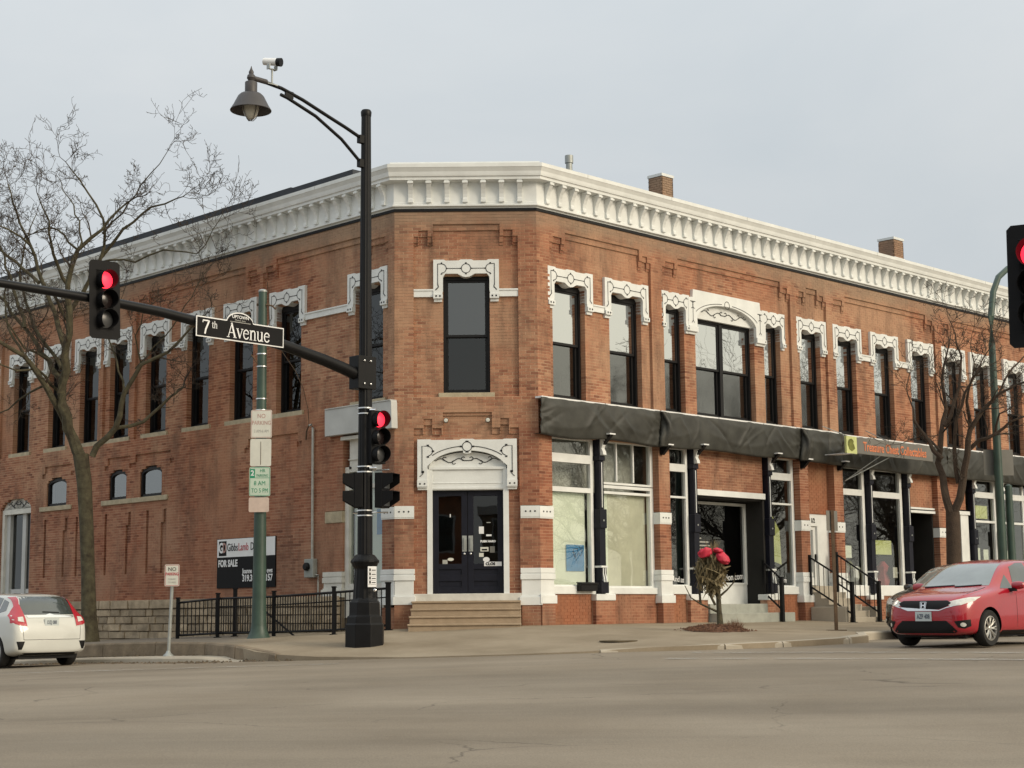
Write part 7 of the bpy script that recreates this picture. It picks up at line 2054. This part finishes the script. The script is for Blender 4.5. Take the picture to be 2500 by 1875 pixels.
# ------------------------------------------------------------------ young tree dressed with dry stalks in a mulch bed
MX, MY = 4.13, 33.75; MZ = side_z(MX, MY)
mb = MB(); V = []; F = []; rg = random.Random(8); n, m = 36, 9
for j in range(m+1):
    for i in range(n):
        a = 6.283*i/n; R_ = (.60+.07*math.sin(3*a+1)+.04*math.sin(7*a))*j/m
        x, y = MX+R_*math.cos(a)*1.05, MY+R_*math.sin(a)*1.0
        V.append((x, y, side_z(x, y)+.004+.10*(1-(j/m)**2)*(1+.35*rg.random())))
for j in range(m):
    for i in range(n): F.append((j*n+i, j*n+(i+1) % n, (j+1)*n+(i+1) % n, (j+1)*n+i))
for i in range(900):
    a = rg.uniform(0,6.283); R_ = .64*math.sqrt(rg.random())*(1 if rg.random() < .9 else 1.35); x, y = MX+R_*math.cos(a), MY+R_*math.sin(a); z = side_z(x,y)+.01+.10*max(0,(1-R_*R_*2.4)); b = rg.uniform(0,6.283); l_ = rg.uniform(.02,.06); k0 = len(V)
    V += [(x-l_*math.cos(b), y-l_*math.sin(b), z), (x+l_*math.cos(b), y+l_*math.sin(b), z+.01), (x+.01, y+.01, z+rg.uniform(.015,.05))]; F.append((k0,k0+1,k0+2))
mb.add(V, F); o = mb.build('mulch_bed', 'mulch'); tag(o, 'reddish brown mulch mound round the small dressed tree', 'mulch', kind='stuff')
YT = thing('young_tree', (MX,MY,MZ), 'small young tree tied with dry brown corn stalks and a red bow', 'tree')
k = MB(); k.tube([(MX+.10,MY,MZ),(MX+.08,MY,.25),(MX+.07,MY,.55),(MX+.05,MY,.95),(MX-.02,MY,1.45),(MX-.0,MY,1.75)], [.075,.055,.05,.045,.03,.015], 9)
for pts in ([(MX+.06,MY,.25),(MX-.30,MY-.05,.42),(MX-.50,MY-.05,.55),(MX-.62,MY-.05,.80)], [(MX+.07,MY,.55),(MX+.25,MY,.70),(MX+.38,MY-.1,.85),(MX+.42,MY-.1,1.05)], [(MX-.3,MY,.42),(MX-.32,MY,.8),(MX-.36,MY,1.0)], [(MX,MY,.4),(MX-.18,MY-.1,.75),(MX-.2,MY-.1,1.0)]):
    k.tube(pts, [.028,.02,.014,.008], 6)
k.build('trunk', 'bark', YT, smooth=True)
k = MB(); rg = random.Random(31)
for i in range(520):
    th = rg.uniform(0, 6.283); ph_ = math.acos(rg.uniform(-1, 1)); rr_ = rg.random()**.45
    c_ = Vector((MX-.07+.31*rr_*math.sin(ph_)*math.cos(th), MY+.26*rr_*math.sin(ph_)*math.sin(th), 1.06+.40*rr_*math.cos(ph_)))
    if c_.z < .85: c_.x = MX+(c_.x-MX)*.75
    l_ = rg.uniform(.06, .22); w_ = rg.uniform(.012, .035)
    d_ = Vector((rg.gauss(0,.45)+(c_.x-MX)*.8, rg.gauss(0,.4), -1+rg.gauss(0,.5))).normalized()
    s_ = d_.cross(Vector((rg.gauss(0,1), rg.gauss(0,1), .3))).normalized()*w_
    b_ = s_.cross(d_).normalized()*rg.uniform(-.05,.05)
    k.add([c_-d_*l_-s_*.3, c_-d_*l_+s_*.3, c_+s_+b_, c_-s_+b_, c_+d_*l_+s_*.2, c_+d_*l_-s_*.2], [(0,1,2,3),(3,2,4,5)])
for i in range(26):
    x0 = MX-.02+rg.gauss(0,.05); x1 = x0+rg.gauss(.02,.10); k.add([(x0-.015,MY,1.42),(x0+.015,MY,1.42),(x1,MY+rg.gauss(0,.05),1.62+rg.random()*.18)], [(0,1,2)])
for i in range(14):
    x0 = MX+rg.gauss(-.05,.16); P = [Vector((x0,MY-.1,1.0)), Vector((x0+rg.gauss(0,.08),MY-.1,.75)), Vector((x0+rg.gauss(0,.12),MY-.1,.5+rg.random()*.2))]; k.tube(P, [.012,.010,.004], 4)
tag(k.build('corn_stalks', 'dry_leaf', YT), kind='stuff')
def bow_lobe(c, rx, rz, tilt):
    mb = MB(); V = []; F = []; nu_, nv_ = 14, 20
    for j in range(nu_+1):
        for i in range(nv_):
            a = math.pi*j/nu_; b = 6.283*i/nv_; f = 1+.16*math.sin(3*b+c[0]*9)+.10*math.sin(5*b+4*a)+.08*math.sin(7*a+2*b)
            p = Vector((rx*math.cos(a)*(1+.1*math.sin(4*b)), .09*math.sin(a)*math.sin(b)*f, rz*math.sin(a)**.7*math.cos(b)*f)); p = Matrix.Rotation(tilt,4,'Y') @ p; V.append(p+Vector(c))
    for j in range(nu_):
        for i in range(nv_): F.append((j*nv_+i, j*nv_+(i+1)%nv_, (j+1)*nv_+(i+1)%nv_, (j+1)*nv_+i))
    mb.add(V, F); mb.build('bow_loop', 'bow_red', YT, smooth=True)
bow_lobe((MX-.20,MY-.16,1.47), .14, .095, -.30); bow_lobe((MX+.16,MY-.18,1.34), .145, .10, .65); bow_lobe((MX+.07,MY-.15,1.50), .10, .055, .2)
# dry grass tuft
k = MB()
for i in range(120):
    a = rg.uniform(0,6.283); r_ = .16*math.sqrt(rg.random()); x, y = MX+.38+r_*math.cos(a), MY-.15+r_*math.sin(a); z = side_z(x,y)+.05; h = rg.uniform(.08,.24); e = rg.gauss(0,.06)
    k.add([(x-.006,y,z),(x+.006,y,z),(x+e,y+rg.gauss(0,.04),z+h)], [(0,1,2)])
o = k.build('dry_grass_tuft', 'mulch', at=(MX+.5,MY-.2,side_z(MX+.5,MY-.2)+.02)); 
tag(o, 'tuft of dead brown grass on the mulch mound', 'grass')

# ------------------------------------------------------------------ buildings across the crossing, mirrored in the corner glass
def far_building(at, w, d, h, material, label, storeys=2, face=1, rot=0.0):
    t = thing('far_building', (at[0], at[1], -1.1), label, 'building', 'buildings across the crossing')
    Mx = Matrix.Translation((at[0], at[1], -1.1)) @ Matrix.Rotation(rot, 4, 'Z')
    k = MB(); k.box(-w/2,w/2,-d,0,0,h); k.build('wall', material, t, M=Mx)
    k = MB(); k.box(-w/2-.2,w/2+.2,-d-.1,.25,h,h+.45); k.build('roof_cornice', 'grey_white', t, M=Mx)
    n = int(w/2.4)
    for s_ in range(storeys):
        for i in range(n):
            x = -w/2+(i+.5)*w/n; z0 = 1.0+s_*4.1
            k = MB(); k.box(x-.6,x+.6,-.02,.04,z0,z0+2.3); f_ = k.build('window', 'grey_white', t, M=Mx)
            k = MB(); k.box(x-.5,x+.5,.0,.05,z0+.1,z0+2.2); k.build('pane', 'car_glass', f_, M=Mx, root=t)
far_building((-16,-30), 26, 12, 8.6, 'brick_smooth', 'two storey brown brick row across the crossing from the corner door')
far_building((12,-32), 28, 12, 7.6, 'old_kerb', 'low tan stone building across the crossing beside the brick row')
far_building((42,-22), 22, 12, 8.2, 'brick_smooth', 'brick building diagonally across the crossing towards the avenue', rot=.5)
far_building((-46,-14), 26, 12, 7.8, 'old_kerb', 'tan building diagonally across the crossing towards the side street', rot=-.6)
